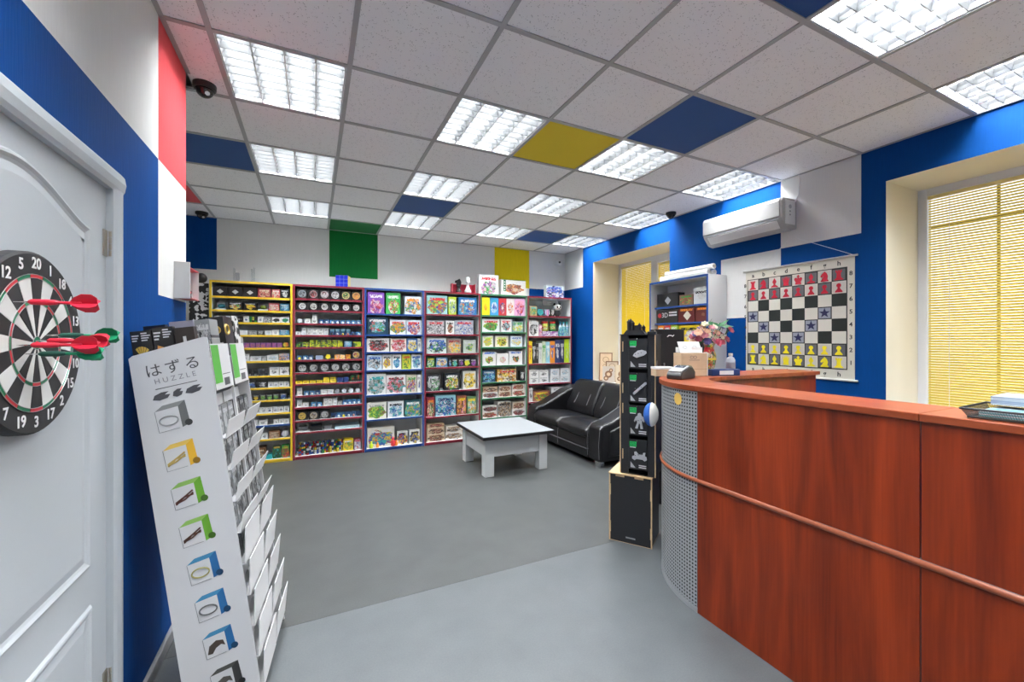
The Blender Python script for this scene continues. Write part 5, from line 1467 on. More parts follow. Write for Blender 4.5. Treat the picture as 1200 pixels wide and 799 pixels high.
def shelf_row(u, q, items, dfront=0.018):
    """items: (desc, kind, material, x0, x1, height fraction[, options])"""
    c, short, lab, zs = UNITS[u]
    X0, X1 = XB[u] + 0.0255, XB[u + 1] - 0.0255
    zb = zs[q] + 0.0098; zt = (zs[q - 1] if q else TOPZ + 0.0095) - 0.012
    H = zt - zb; W = X1 - X0
    n = 0; last_top = {}
    for itx in items:
        desc, kind, m, a, b, hf = itx[:6]
        op = itx[6] if len(itx) > 6 else {}
        stack = op.get('on')
        x0, x1 = X0 + a * W + 0.001, X0 + b * W - 0.001
        w, h = x1 - x0, hf * H
        z = zb
        if stack is not None:
            z = last_top[stack] + 0.0006
            where = f'stacked on {ORD[stack]}'
        else:
            where = f'{ORD[n]} from left'
        d = op.get('d', min(0.22, max(0.05, w * 1.0)))
        y0 = FY + op.get('y', dfront)
        sh = f'shelf {q + 1}' if True else ''
        lab_ = f'{desc}, {where}, {ORD[q]} shelf, {short}'
        name = op.get('n', {'b': 'puzzle_box', 'd': 'window_box', 'w': 'puzzle_box', 'c': 'puzzle_cube', 'o': 'ball_puzzle', 'h': 'facet_puzzle', 'k': 'book', 'g': 'game_box', 't': 'clear_case'}[kind])
        cat = op.get('c', {'b': 'box', 'd': 'box', 'w': 'box', 'c': 'puzzle', 'o': 'puzzle', 'h': 'puzzle', 'k': 'book', 'g': 'game', 't': 'box'}[kind])
        grp = f'goods on the {ORD[q]} shelf of the {short}'
        xc, yc = (x0 + x1) / 2, y0 + d / 2
        if kind in 'bgk':
            o = tag(slot_obj(name, UNIT, m, None, (xc, yc, z), (0, 0, op.get('r', 0)), (w, d, h)), lab_, cat, grp)
            if kind == 'g' and hf > 0.5 and w > 0.12:
                pass
        elif kind == 'c':
            s_ = min(w, h)
            o = tag(slot_obj(name, UNIT, m, None, (xc, y0 + w / 2, z), (0, 0, op.get('r', 0)), (w, w, h)), lab_, cat, grp)
        elif kind == 'w':
            o = thing(name, lab_, cat, (xc, y0, z), group=grp)
            slot_obj('box_body', UNIT, m, o, (0, d / 2 + 0.003, 0), (0, 0, 0), (w, d, h))
            s_ = h * 0.26
            o2 = MB().prism([(0, -s_), (s_ * 1.2, 0), (0, s_), (-s_ * 1.2, 0)], (0, 0.0028, h * 0.5), (1, 0, 0), (0, 0, 1), (0, -1, 0), 0.001).obj('diamond_print', S((0.62, 0.62, 0.60)), o)
        elif kind == 'd':
            o = thing(name, lab_, cat, (xc, y0, z), group=grp)
            slot_obj('box_body', UNIT, m[0], o, (0, d / 2 + 0.008, 0), (0, 0, 0), (w, d, h))
            s_ = min(w, h) * 0.80
            slot_obj('round_window', DISC, m[2], o, (0, 0.008, h * 0.5), (0, 0, 0), (s_, 1, s_))
            slot_obj('ring', RINGM, m[1], o, (0, 0.008, h * 0.5), (0, 0, 0), (s_, 1, s_))
        elif kind == 'o':
            o = thing(name, lab_, cat, (xc, y0, z), group=grp)
            s_ = min(w, h) * 0.62
            slot_obj('box_body', UNIT, m[0], o, (0, w / 2 + s_ * 0.4, 0), (0, 0, 0), (w, w, h))
            slot_obj('ball', BALL, m[1], o, (0, s_ * 0.5, 0.0), (0, 0, 0), (s_, s_ * 0.8, s_))
        elif kind == 'h':
            o = thing(name, lab_, cat, (xc, y0, z), group=grp)
            s_ = min(w, h)
            slot_obj('facet_body', HEX, m, o, (0, w, s_ * 0.5), (PI / 2, 0, 0), (s_, s_, w))
        elif kind == 't':
            o = thing(name, lab_, cat, (xc, y0, z), group=grp)
            slot_obj('tray', UNIT, m[0], o, (0, w / 2, 0), (0, 0, 0), (w, w, h * 0.16))
            slot_obj('toy', BALL if len(m) < 3 else UNIT, m[1], o, (0, w / 2, h * 0.165), (0, 0, 0), (w * 0.72, w * 0.6, h * 0.6))
            slot_obj('side_card', UNIT, m[0], o, (0, w * 0.97, h * 0.165), (0, 0, 0), (w, w * 0.05, h * 0.8))
        last_top[n if stack is None else stack] = z + h
        if stack is None: n += 1

def rep(n, desc, kind, m, a, b, hf, gap=0.1, **op):
    s = (b - a) / n
    ms = m if isinstance(m, list) else [m]
    ds = desc if isinstance(desc, list) else [desc]
    return [(ds[i % len(ds)], kind, ms[i % len(ms)], a + s * (i + gap / 2), a + s * (i + 1 - gap / 2), hf, dict(op)) for i in range(n)]

W1 = art(cW, (cK, cGr, cS, cW), cGr, 6, 0.24); W2 = art(cW, (cS, cGr, cB, cK), cGr, 5, 0.20); W3 = art((0.70, 0.71, 0.72), (cS, cW, cGr, cLB), cS, 6, 0.3)
DKD = art(cK, ((0.6, 0.6, 0.58), (0.65, 0.65, 0.62), (0.55, 0.55, 0.55), cS), cGr, 1.6, 0.20, tz=2)
REDP = art(cMa, (cR, (0.5, 0.2, 0.15), cK, cCr), cCr, 7, 0.4); REDW = art((0.5, 0.1, 0.1), (cW, cCr, cR, (0.6, 0.3, 0.25)), cW, 6, 0.42)
KG = art(cK, (cG, cLG, cK, cG), cS, 4, 0.32); KB = art(cK, (cB, cB, cLB, cK), cS, 4, 0.32); KW = art(cK, (cW, cS, cK, cW), cS, 5, 0.28); KY = art(cK, (cY, cO, cY, cK), cS, 4, 0.30)
KM = art(cK, (cR, cG, cY, cW), cS, 6, 0.36); GB = art(cGr, (cS, cK, cGr, cW), cK, 6, 0.4); BLx = art((0.03, 0.14, 0.24), (cLB, cT, cB, cS), cW, 6, 0.35)
PUR = art((0.14, 0.03, 0.20), (cP, (0.35, 0.08, 0.42), cK, cO), (0.5, 0.3, 0.5), 7, 0.4)
GNB = art(cG, (cLG, cG, cK, cW), cK, 5, 0.4); TEA = S(cT); BRN = art(cBr, (cCr, cBe, cBr, cK), cCr, 6, 0.4)
CUBE = grid_mat('cube_multi', [(0.02, 0.06, 0.25), (0.30, 0.02, 0.02), (0.55, 0.42, 0.03), (0.02, 0.18, 0.05), (0.05, 0.05, 0.06), (0.5, 0.5, 0.5)], 3)
CUBK = grid_mat('cube_black', [(0.03, 0.03, 0.032), (0.06, 0.06, 0.062), (0.02, 0.02, 0.022), (0.20, 0.20, 0.2)], 3)
CUBG = grid_mat('cube_green', [(0.02, 0.22, 0.05), (0.02, 0.10, 0.03), (0.4, 0.5, 0.05), (0.02, 0.02, 0.022)], 3)
CUBW = grid_mat('cube_white', [(0.7, 0.7, 0.7), (0.6, 0.62, 0.65), (0.72, 0.72, 0.70), (0.25, 0.35, 0.5)], 3, (0.3, 0.3, 0.3))
CUBYG = grid_mat('cube_lime', [(0.62, 0.66, 0.03), (0.45, 0.60, 0.03), (0.02, 0.10, 0.03), (0.02, 0.03, 0.05), (0.70, 0.62, 0.05)], 4)
CUBYB = grid_mat('cube_yellow_black', [(0.02, 0.02, 0.02), (0.62, 0.5, 0.03), (0.02, 0.2, 0.05), (0.02, 0.02, 0.022), (0.55, 0.1, 0.02)], 3)

# ---------------- yellow bookcase
u = 0
shelf_row(u, 0, rep(3, 'black box with white diamond', 'w', S((0.02, 0.016, 0.018)), 0.0, 0.56, 0.70, 0.02) + [('dark red patterned box', 'b', REDP, 0.565, 0.74, 0.70), ('red and white picture box', 'b', REDW, 0.75, 0.86, 0.68), ('black box with white print', 'b', KW, 0.87, 0.985, 0.72)])
shelf_row(u, 1, [('clear case with teal toy', 't', (S((0.6, 0.65, 0.68)), S((0.03, 0.2, 0.24))), 0.03, 0.17, 0.70), ('black box with bright picture', 'b', KM, 0.19, 0.37, 0.70), ('black box with yellow ball', 'b', KY, 0.385, 0.55, 0.70),
  ('clear case with green toy', 't', (S((0.6, 0.65, 0.6)), S((0.25, 0.35, 0.05))), 0.565, 0.70, 0.68), ('white and red picture box', 'b', REDW, 0.71, 0.85, 0.66), ('blue and white picture box', 'b', BLx, 0.86, 0.985, 0.66)])
it = []
for q, (mm, dd) in enumerate(((CUBK, 'black cube'), (CUBK, 'black cube'), (CUBG, 'dark green cube'), (GB, 'grey box'))):
    a = 0.02 + q * 0.182
    it += [('narrow white box', 'b', W2, a, a + 0.068, 0.60), (dd, 'c' if mm is not GB else 'b', mm, a + 0.075, a + 0.172, 0.58)]
it += [('black and white slanted box', 'b', art(cW, (cK, cK, cDG, cK), cW, 1.5, 0.33, tz=2), 0.75, 0.87, 0.56), ('green and white slanted box', 'b', art(cW, ((0.02, 0.25, 0.14), (0.02, 0.25, 0.14), cG, cK), cK, 1.5, 0.33, tz=2), 0.875, 0.985, 0.58)]
shelf_row(u, 2, it)
shelf_row(u, 3, rep(3, 'flat plain white box', 'b', S((0.72, 0.73, 0.72)), 0.01, 0.44, 0.42, 0.03) + [('grey photo box', 'b', GB, 0.445, 0.55, 0.42), ('black topped grey box', 'b', KW, 0.555, 0.65, 0.42), ('pale grey box', 'b', W3, 0.66, 0.75, 0.44), ('white box with black figure', 'b', W1, 0.755, 0.85, 0.50), ('blue teal box', 'b', BLx, 0.855, 0.985, 0.52)])
shelf_row(u, 4, rep(9, 'small purple puzzle box', 'b', PUR, 0.25, 0.89, 0.46, 0.06) + [('orange and green puzzle', 'h', art(cO, (cG, cY, cO, cR), cG, 3, 0.9, all_sides=True), 0.89, 0.985, 0.52)])
shelf_row(u, 5, [('tall white puzzle box', 'b', W1, 0.31, 0.46, 0.62), ('low white box with print', 'b', W1, 0.465, 0.61, 0.40), ('small grey green box', 'b', GB, 0.615, 0.68, 0.40), ('wide white box', 'b', W3, 0.69, 0.84, 0.52), ('mixed colour picture box', 'b', art(cGr, (cO, cW, cB, cK), cW, 7, 0.6), 0.845, 0.985, 0.62)])
shelf_row(u, 6, rep(3, 'black puzzle cube', 'c', CUBK, 0.29, 0.71, 0.54, 0.2) + rep(2, 'square white puzzle box', 'b', W1, 0.715, 0.985, 0.62, 0.05))
shelf_row(u, 7, [('black box with white shape', 'b', KW, 0.30, 0.42, 0.58), ('black box with blue ball', 'b', KB, 0.43, 0.54, 0.60), ('black box with white ring', 'b', KW, 0.56, 0.69, 0.58)] + rep(4, 'small white box with emblem', 'b', W2, 0.70, 0.985, 0.50, 0.06))
shelf_row(u, 8, [('white and purple box', 'b', art(cW, (cP, cW, cP, cS), cP, 3, 0.3), 0.33, 0.45, 0.60), ('black box with yellow puzzle', 'b', KY, 0.50, 0.585, 0.52)] + rep(3, 'black box with green puzzle', 'b', KG, 0.59, 0.85, 0.52, 0.1) + [('black box with blue puzzle', 'b', KB, 0.855, 0.95, 0.56)])
shelf_row(u, 9, rep(2, 'black and green box', 'b', art(cK, (cG, cLG, cG, cLG), cK, 2.5, 0.45, cz=0.3), 0.34, 0.53, 0.56, 0.06) + rep(6, 'small white box with picture', 'b', [W2, W1], 0.535, 0.985, 0.50, 0.05))
shelf_row(u, 10, [('red and green small box', 'b', art(cR, (cG, cY, cR, cO), cY, 5, 0.5), 0.34, 0.42, 0.50), ('light grey box', 'b', W3, 0.43, 0.56, 0.56), ('black and white puzzle box', 'b', W1, 0.58, 0.69, 0.46)] + rep(3, 'white puzzle box by the side panel', 'b', W1, 0.77, 0.985, 0.48, 0.05))
shelf_row(u, 11, rep(3, 'white box with round print', 'b', W2, 0.42, 0.70, 0.46, 0.08) + [('brown picture box', 'b', BRN, 0.71, 0.86, 0.58), ('white and violet round puzzle', 'h', art(cW, (cP, cS, cW, cGr), cK, 4, 0.9, all_sides=True), 0.87, 0.985, 0.66)])
shelf_row(u, 12, [('brown and red jigsaw box', 'g', BRN, 0.46, 0.67, 0.62), ('small teal box', 'b', TEA, 0.675, 0.755, 0.24), ('dark box with gold frame', 'b', art(cDG, (cDG, cT, cDG, cK), cGo, 3, 0.4, tz=0.93), 0.76, 0.87, 0.62), ('orange topped green box', 'b', art(cG, (cO, cBr, cR, cG), cLG, 4, 0.5), 0.88, 0.985, 0.66)], 0.03)

# ---------------- red bookcase beside the yellow one
u = 1
def disc_set(cols): return [(S(cK), S(c1), art(c2, (c1, c3, c2, cK), cK, 5, 0.5, tz=2, all_sides=True)) for c1, c2, c3 in cols]
shelf_row(u, 0, [(d_, 'd', m_, 0.02 + i * 0.162, 0.02 + i * 0.162 + 0.155, 0.80) for i, (d_, m_) in enumerate(zip(['black window box, grey blue ring', 'black window box, red cross puzzle', 'black window box, red and white puzzle', 'black window box, silver ring', 'black window box, gold ring', 'black window box, orange ring'],
   disc_set([((0.25, 0.28, 0.3), (0.03, 0.06, 0.12), cS), ((0.4, 0.3, 0.3), cK, cR), ((0.4, 0.35, 0.35), cMa, cW), (cS, (0.25, 0.22, 0.25), cW), ((0.55, 0.45, 0.2), cK, cG), ((0.7, 0.4, 0.12), (0.5, 0.18, 0.08), cO)])))])
shelf_row(u, 1, rep(6, 'black window box with white ring', 'd', disc_set([((0.72, 0.72, 0.70), (0.5, 0.5, 0.5), cW), ((0.66, 0.66, 0.64), (0.4, 0.4, 0.4), cW)]), 0.02, 0.99, 0.78, 0.04))
BLS = (S((0.05, 0.16, 0.34)), S((0.75, 0.76, 0.76))); BLD = (S((0.03, 0.08, 0.20)), S((0.62, 0.64, 0.66))); BLY = (S((0.03, 0.10, 0.22)), S(cY)); BLK = (S((0.02, 0.05, 0.14)), S(cK)); BLR = (S((0.05, 0.12, 0.26)), S((0.6, 0.25, 0.18)))
shelf_row(u, 2, [('white facet puzzle', 'h', S((0.62, 0.68, 0.74)), 0.02, 0.11, 0.44), ('small white box', 'b', W1, 0.13, 0.215, 0.40), ('small white box', 'b', W1, 0.235, 0.315, 0.34), ('small white box', 'b', W1, 0.24, 0.31, 0.34, {'on': 2})]
  + rep(8, ['small blue box with pale ball'] * 2 + ['small blue box with white ball'] * 6, 'o', [BLD, BLD, BLS, BLD, BLS, BLS, BLS, BLS], 0.335, 0.985, 0.36, 0.1))
it = rep(6, 'small white cube box', 'b', [W1, W3], 0.0, 0.485, 0.36, 0.06) + rep(6, ['small blue box with dark ball', 'small blue box with grey ball', 'small blue box with yellow ball', 'small blue box with red ball', 'small blue box with black ball', 'small blue box with white ball'], 'o', [BLK, BLD, BLY, BLR, BLK, BLS], 0.495, 0.985, 0.36, 0.08)
it += [('small white box', 'b', W1, 0.09 + 0.081 * (q - 1), 0.16 + 0.081 * (q - 1), 0.36, {'on': q}) for q in range(1, 6)] + [('small dark blue box', 'b', BLx, 0.50 + 0.082 * q, 0.57 + 0.082 * q, 0.28, {'on': 6 + q}) for q in range(4)]
shelf_row(u, 3, it)
it = rep(2, 'black and green star puzzle', 'c', [CUBG, CUBYG], 0.01, 0.20, 0.48, 0.08) + rep(6, 'lime and yellow puzzle', 'c', CUBYG, 0.20, 0.70, 0.40, 0.04) + [('blue box with white shape', 'b', BLx, 0.72, 0.84, 0.56), ('lime green puzzle', 'c', CUBYG, 0.86, 0.985, 0.52)]
it += [('lime and black puzzle', 'c', CUBYG, 0.205 + 0.083 * q, 0.278 + 0.083 * q, 0.30, {'on': 2 + q}) for q in range(6)]
shelf_row(u, 4, it)
shelf_row(u, 5, rep(3, ['small box with yellow ball', 'small box with pale ball', 'small box with grey ball'], 'o', [BLY, BLS, BLD], 0.02, 0.26, 0.40, 0.1) + [('grey blue box', 'b', S((0.25, 0.30, 0.42)), 0.29, 0.40, 0.36), ('yellow round puzzle', 'h', S((0.75, 0.62, 0.03)), 0.42, 0.53, 0.50)]
  + rep(3, ['orange puzzle box', 'cream and orange box', 'orange animal puzzle box'], 'b', [art(cO, (cW, cO, cY, cR), cW, 4, 0.35), art(cCr, (cO, cCr, cY, cBr), cO, 4, 0.4), art(cO, (cY, cR, cO, cK), cK, 4, 0.45)], 0.57, 0.82, 0.42, 0.08)
  + [('black window box, multicolour puzzle', 'd', disc_set([((0.5, 0.4, 0.3), cR, cY)])[0], 0.83, 0.985, 0.78)])
shelf_row(u, 6, rep(6, 'black window box with silver ring', 'd', disc_set([((0.45, 0.46, 0.46), (0.42, 0.42, 0.42), cW), ((0.40, 0.4, 0.4), (0.35, 0.35, 0.36), cS)]), 0.02, 0.99, 0.80, 0.04))
it = rep(6, 'low yellow box', 'b', art(cY, (cY, cK, cY, cO), cK, 3, 0.25), 0.0, 0.60, 0.28, 0.06) + [('dark blue box', 'b', S((0.02, 0.04, 0.16)), 0.62, 0.70, 0.56), ('dark blue box', 'b', S((0.02, 0.05, 0.20)), 0.71, 0.79, 0.56)] + rep(2, 'black, green and yellow cube', 'c', CUBYB, 0.81, 0.985, 0.70, 0.12)
it += [('low yellow box', 'b', art(cY, (cY, cK, cY, cO), cK, 3, 0.25), 0.41, 0.49, 0.28, {'on': 4}), ('low yellow box', 'b', art(cY, (cY, cK, cY, cO), cK, 3, 0.25), 0.51, 0.59, 0.28, {'on': 5})]
shelf_row(u, 7, it)
it = [('small white cube box', 'b', W1, 0.02, 0.10, 0.40)] + rep(3, ['dark blue box, white ball', 'dark blue box, silver ball', 'dark blue box, grey ball'], 'o', [BLS, BLS, BLD], 0.12, 0.36, 0.40, 0.1) + rep(2, 'square white box', 'b', [W1, W3], 0.37, 0.56, 0.46, 0.06) + rep(4, 'white facet puzzle', 'h', [S((0.3, 0.32, 0.36)), S((0.6, 0.64, 0.72)), S((0.62, 0.68, 0.74)), S((0.66, 0.7, 0.75))], 0.56, 0.985, 0.50, 0.12)
it += [('small pale box', 'b', W3, 0.025, 0.095, 0.34, {'on': 0})]
shelf_row(u, 8, it)
it = rep(2, 'small white cube box', 'b', W1, 0.02, 0.19, 0.44, 0.06) + rep(2, 'dark blue box, white ball', 'o', BLS, 0.22, 0.39, 0.40, 0.1) + rep(4, ['white box', 'white box', 'white box', 'grey box'], 'b', [W1, W3, W1, GB], 0.40, 0.69, 0.38, 0.06) + rep(4, 'small blue box with white ball', 'o', BLS, 0.70, 0.985, 0.46, 0.08)
it += [('small grey box', 'b', GB, 0.025, 0.10, 0.34, {'on': 0})] + [('small white box', 'b', W1, 0.405 + 0.0725 * q, 0.468 + 0.0725 * q, 0.34, {'on': 4 + q}) for q in range(3)]
shelf_row(u, 9, it)
ds = disc_set([((0.6, 0.42, 0.08), (0.5, 0.33, 0.05), cGo), ((0.5, 0.42, 0.3), (0.12, 0.05, 0.04), cS), ((0.42, 0.42, 0.42), (0.4, 0.4, 0.4), cW)])
shelf_row(u, 10, [(d_, 'd', m_, 0.02 + 0.165 * q, 0.175 + 0.165 * q, 0.74) for q, (d_, m_) in enumerate(zip(['black window box, gold coin ring', 'black window box, pale gold ring', 'black window box, silver cube'], ds))]
  + rep(6, ['small navy box, dark ball', 'small navy box, white ball', 'small navy box, yellow ball', 'small navy box, grey ball', 'small navy box, red ball', 'small navy box, black ball'], 'o', [BLK, BLS, BLY, BLD, BLR, BLK], 0.52, 0.985, 0.44, 0.06))
shelf_row(u, 11, [('clear case with white base', 't', (S((0.55, 0.56, 0.56)), S((0.10, 0.10, 0.11)), 1), 0.02, 0.20, 0.66), ('black flat box', 'b', S(cK), 0.22, 0.39, 0.50), ('grey case', 't', (S(cGr), S((0.2, 0.2, 0.21)), 1), 0.40, 0.54, 0.52), ('pale blue flat pack', 'b', art((0.45, 0.6, 0.66), (cW, cLB, cT, cW), cW, 6, 0.3), 0.58, 0.96, 0.26)])
it = rep(6, ['dark multicolour puzzle cube', 'dark multicolour puzzle cube', 'brown and black puzzle cube'], 'c', CUBE, 0.02, 0.69, 0.30, 0.10, r=0.5)
it += [('multicolour puzzle cube', 'c', CUBE, 0.06 + 0.112 * q, 0.15 + 0.112 * q, 0.28, {'on': q, 'r': 0.6}) for q in range(6)]
it += [('yellow window box with figure', 'g', art(cY, (cY, (0.4, 0.45, 0.05), cG, cO), cW, 4, 0.4), 0.71, 0.86, 0.54), ('red and white puzzle box', 'b', art(cMa, (cW, cR, cB, cS), cR, 6, 0.55), 0.875, 0.985, 0.52)]
shelf_row(u, 12, it, 0.035)

# ---------------- blue bookcase
u = 2
def gp(bg, pal, title=cK, sc=7, rad=0.40, **k): return art(bg, pal, title, sc, rad, **k)
GBOX = dict(d=0.10)
shelf_row(u, 0, [('violet card game box with white lettering', 'g', gp((0.22, 0.08, 0.42), (cR, cW, cPk, cP), cW, rad=0.34, cz=0.3), 0.02, 0.31, 0.93, GBOX), ('green card game box with white lettering', 'g', gp((0.05, 0.35, 0.08), (cR, cLG, cW, cG), cW, rad=0.34, cz=0.34), 0.34, 0.60, 0.93, GBOX), ('white and orange game box', 'g', gp((0.60, 0.66, 0.75), (cG, cB, cO, cW), cO), 0.68, 0.985, 0.80, GBOX)])
shelf_row(u, 1, [('black game box with racing car', 'g', gp((0.015, 0.05, 0.09), (cR, cT, cG, cLB), cW, rad=0.34), 0.01, 0.38, 0.90, GBOX), ('white game box with yellow lizard', 'g', gp((0.68, 0.72, 0.78), (cY, cO, cB, cG), cR), 0.41, 0.70, 0.78, GBOX), ('pale blue game box', 'g', gp((0.65, 0.74, 0.82), (cR, cB, cW, cO), cR), 0.71, 0.985, 0.78, GBOX)])
shelf_row(u, 2, [('white game box with dark vehicles', 'g', gp((0.72, 0.72, 0.70), (cK, cGr, cR, cK), cK), 0.01, 0.40, 0.86, GBOX), ('cream game box with brown heads', 'g', gp((0.74, 0.68, 0.60), (cBr, cR, cW, cPk), cR), 0.42, 0.71, 0.86, GBOX), ('blue and yellow game box', 'g', gp((0.05, 0.16, 0.42), (cY, cY, cW, cB), cW), 0.72, 0.91, 0.86, GBOX), ('narrow white box', 'b', W2, 0.92, 0.985, 0.86)])
shelf_row(u, 3, [('pale blue snow game box', 'g', gp((0.55, 0.68, 0.80), (cW, cK, cLB, cGr), cB), 0.01, 0.27, 0.90, GBOX), ('white box with yellow duck', 'g', gp(cW, (cY, cO, cY, cB), cK, rad=0.32), 0.28, 0.44, 0.92, GBOX), ('white box with blue figure', 'g', gp(cW, (cB, cT, cB, cLB), cK, rad=0.30), 0.45, 0.62, 0.92, GBOX), ('green frog box', 'g', gp((0.45, 0.55, 0.05), (cG, cDG, cY, cLG), cR, rad=0.36), 0.63, 0.79, 0.92, GBOX), ('white box with teal picture', 'g', gp((0.70, 0.74, 0.74), (cT, cGr, cLB, cB), cB, rad=0.34), 0.80, 0.985, 0.90, GBOX)])
shelf_row(u, 4, [('tall white game box with castle', 'g', gp(cW, (cGr, cT, cDG, cS), cT, rad=0.38), 0.01, 0.34, 0.90, GBOX), ('white game box with round island', 'g', gp((0.73, 0.72, 0.73), (cDG, cPk, cR, cT), cMa, rad=0.40), 0.345, 0.70, 0.82, GBOX), ('cream game box with green lettering', 'g', gp((0.62, 0.58, 0.45), (cO, cP, cW, cG), cG), 0.71, 0.90, 0.80, GBOX), ('narrow white box', 'b', W2, 0.91, 0.985, 0.80)])
shelf_row(u, 5, [('white game box with green field', 'g', gp((0.72, 0.71, 0.66), (cG, cBr, cLG, cG), cGr, rad=0.40), 0.01, 0.35, 0.72, GBOX), ('pale game box with blue waves', 'g', gp((0.70, 0.74, 0.76), (cT, cW, cLB, cB), cK, rad=0.38), 0.37, 0.66, 0.72, GBOX), ('dark game box with glowing city', 'g', gp((0.02, 0.08, 0.10), (cT, cGo, cB, cG), cW, rad=0.45), 0.68, 0.985, 0.74, GBOX)])
shelf_row(u, 6, [('large wooden framed toy box', 'g', gp((0.72, 0.69, 0.62), (cT, cR, cB, cY), cW, 5, 0.42), 0.02, 0.50, 0.72, {'d': 0.12, 'y': 0.05}), ('white card with blue toys', 'g', gp(cW, (cB, cR, cK, cY), cK, 6, 0.42), 0.55, 0.74, 0.50, {'d': 0.05, 'y': 0.05}), ('white box with yellow and blue toys', 'g', gp(cW, (cB, cY, cBr, cK), cK, 6, 0.42), 0.77, 0.97, 0.52, {'d': 0.05, 'y': 0.04})])
X0 = XB[2] + 0.022; W_u = XB[3] - XB[2] - 0.044; zb6 = UNITS[2][3][6] + 0.0098
for f, c_, nm, s_ in ((0.09, (0.55, 0.70, 0.03), 'lime', 0.065), (0.20, cO, 'orange', 0.05), (0.47, cR, 'red', 0.085), (0.53, (0.80, 0.22, 0.03), 'bright orange', 0.055)):
    t_ = thing('toy_figure', f'small {nm} toy figure standing at the front of the blue bookcase bottom shelf', 'toy', (X0 + f * W_u, FY + 0.032, zb6), group='toy figures on the bottom shelf')
    mm = S(c_, 0.35)
    MB().lathe([(s_ * .30, 0), (s_ * .34, s_ * .2), (s_ * .26, s_ * .8), (s_ * .12, s_ * 1.0)], n=14).obj('body', mm, t_, smooth=True)
    MB().lathe([(s_ * .22 * math.sin(k * PI / 8), s_ * (1.12 - .22 * math.cos(k * PI / 8))) for k in range(9)], n=12).obj('head', mm, t_, smooth=True)
    for sx in (-1, 1): MB().cyl((sx * s_ * .2, 0, s_ * .75), (sx * s_ * .42, -0.004, s_ * .45), s_ * .09, n=8).obj('arm', mm, t_)

# ---------------- red bookcase beside the blue one
u = 3
shelf_row(u, 0, [('green racing game box', 'g', gp((0.30, 0.55, 0.55), (cG, cR, cLG, cB), cR), 0.02, 0.40, 0.90, GBOX), ('lime green tall box', 'g', gp((0.42, 0.55, 0.04), (cLG, cW, cB, cLG), cW), 0.42, 0.57, 0.86, GBOX), ('large blue diving game box', 'g', gp((0.03, 0.16, 0.40), (cLB, cT, cB, cO), cW), 0.61, 0.97, 0.86, GBOX)])
shelf_row(u, 1, [('grey board game box with many pieces', 'g', gp((0.40, 0.41, 0.44), (cW, cS, cK, cGr), cR, 10, 0.5), 0.02, 0.34, 0.74, GBOX), ('narrow white box with brown pictures', 'g', gp(cW, (cBr, cCr, cR, cK), cK, rad=0.3), 0.37, 0.53, 0.74, GBOX), ('grey and blue board game box', 'g', gp((0.36, 0.38, 0.44), (cW, cS, cB, cGr), cR, 10, 0.5), 0.54, 0.90, 0.78, GBOX)])
shelf_row(u, 2, [('white and black lettered game box', 'g', gp((0.60, 0.64, 0.62), (cK, cW, cG, cB), cB), 0.02, 0.38, 0.88, GBOX), ('brown fire game box', 'g', gp((0.25, 0.20, 0.18), (cO, cT, cCr, cY), cMa), 0.40, 0.66, 0.84, GBOX), ('pale green fountain model', 'g', gp((0.40, 0.46, 0.40), (cG, cGr, cLG, cK), cS, rad=0.25), 0.70, 0.95, 0.76, GBOX)])
shelf_row(u, 3, [('dark green game box', 'g', gp(cDG, (cLG, cK, cW, cT), cY), 0.02, 0.165, 0.84, GBOX), ('blue and yellow puzzle game box', 'g', gp((0.08, 0.20, 0.36), (cY, cW, cB, cO), cW), 0.19, 0.40, 0.80, GBOX), ('small black box', 'b', KB, 0.42, 0.48, 0.60), ('dark box with teal toy', 'b', art(cK, (cT, cG, cT, cLG), cS, 3, 0.36), 0.485, 0.60, 0.66), ('dark box with purple toy', 'b', art(cK, (cP, cP, cK, cGr), cS, 3, 0.36), 0.605, 0.71, 0.66), ('dark box with lime toy', 'b', art(cK, (cLG, cLG, cY, cLG), cS, 3, 0.36), 0.715, 0.84, 0.68), ('dark box with violet toy', 'b', art(cK, (cP, cGr, cK, cP), cS, 3, 0.36), 0.845, 0.96, 0.64)])
shelf_row(u, 4, [('black game box with white figures', 'g', gp((0.03, 0.03, 0.035), (cK, cW, cG, cGr), cS), 0.02, 0.26, 0.76, GBOX), ('black game box with yellow picture', 'g', gp((0.015, 0.02, 0.03), (cY, cW, cMa, cG), cW), 0.35, 0.62, 0.78, GBOX), ('white game box with large yellow shape', 'g', gp((0.66, 0.66, 0.62), (cY, cY, cW, cK), cGo), 0.70, 0.95, 0.84, GBOX)])
shelf_row(u, 5, [('dark red fantasy game box', 'g', gp(cMa, (cG, cCr, cK, cR), cO), 0.02, 0.16, 0.80, GBOX), ('large teal game box with figures', 'g', gp((0.25, 0.48, 0.55), (cT, cB, cW, cN), cN, 9, 0.45, cz=0.35), 0.18, 0.56, 0.86, GBOX), ('brown and yellow game box', 'g', gp((0.30, 0.10, 0.06), (cY, cO, cPk, cK), cY), 0.58, 0.76, 0.80, GBOX), ('green landscape game box', 'g', gp((0.12, 0.22, 0.10), (cLG, cW, cO, cT), cY), 0.78, 0.96, 0.74, GBOX)])
it = rep(2, ['beige wooden kit box with truck', 'white wooden kit box'], 'g', [gp((0.60, 0.47, 0.33), (cBr, cK, cBe, cMa), cBr), gp((0.72, 0.68, 0.62), (cBr, cK, cBe, cS), cBr)], 0.02, 0.70, 0.30, 0.05, d=0.14) + [('beige kit box behind table', 'g', gp((0.62, 0.50, 0.36), (cBr, cK, cBe, cMa), cBr), 0.72, 0.96, 0.30, {'d': 0.14})]
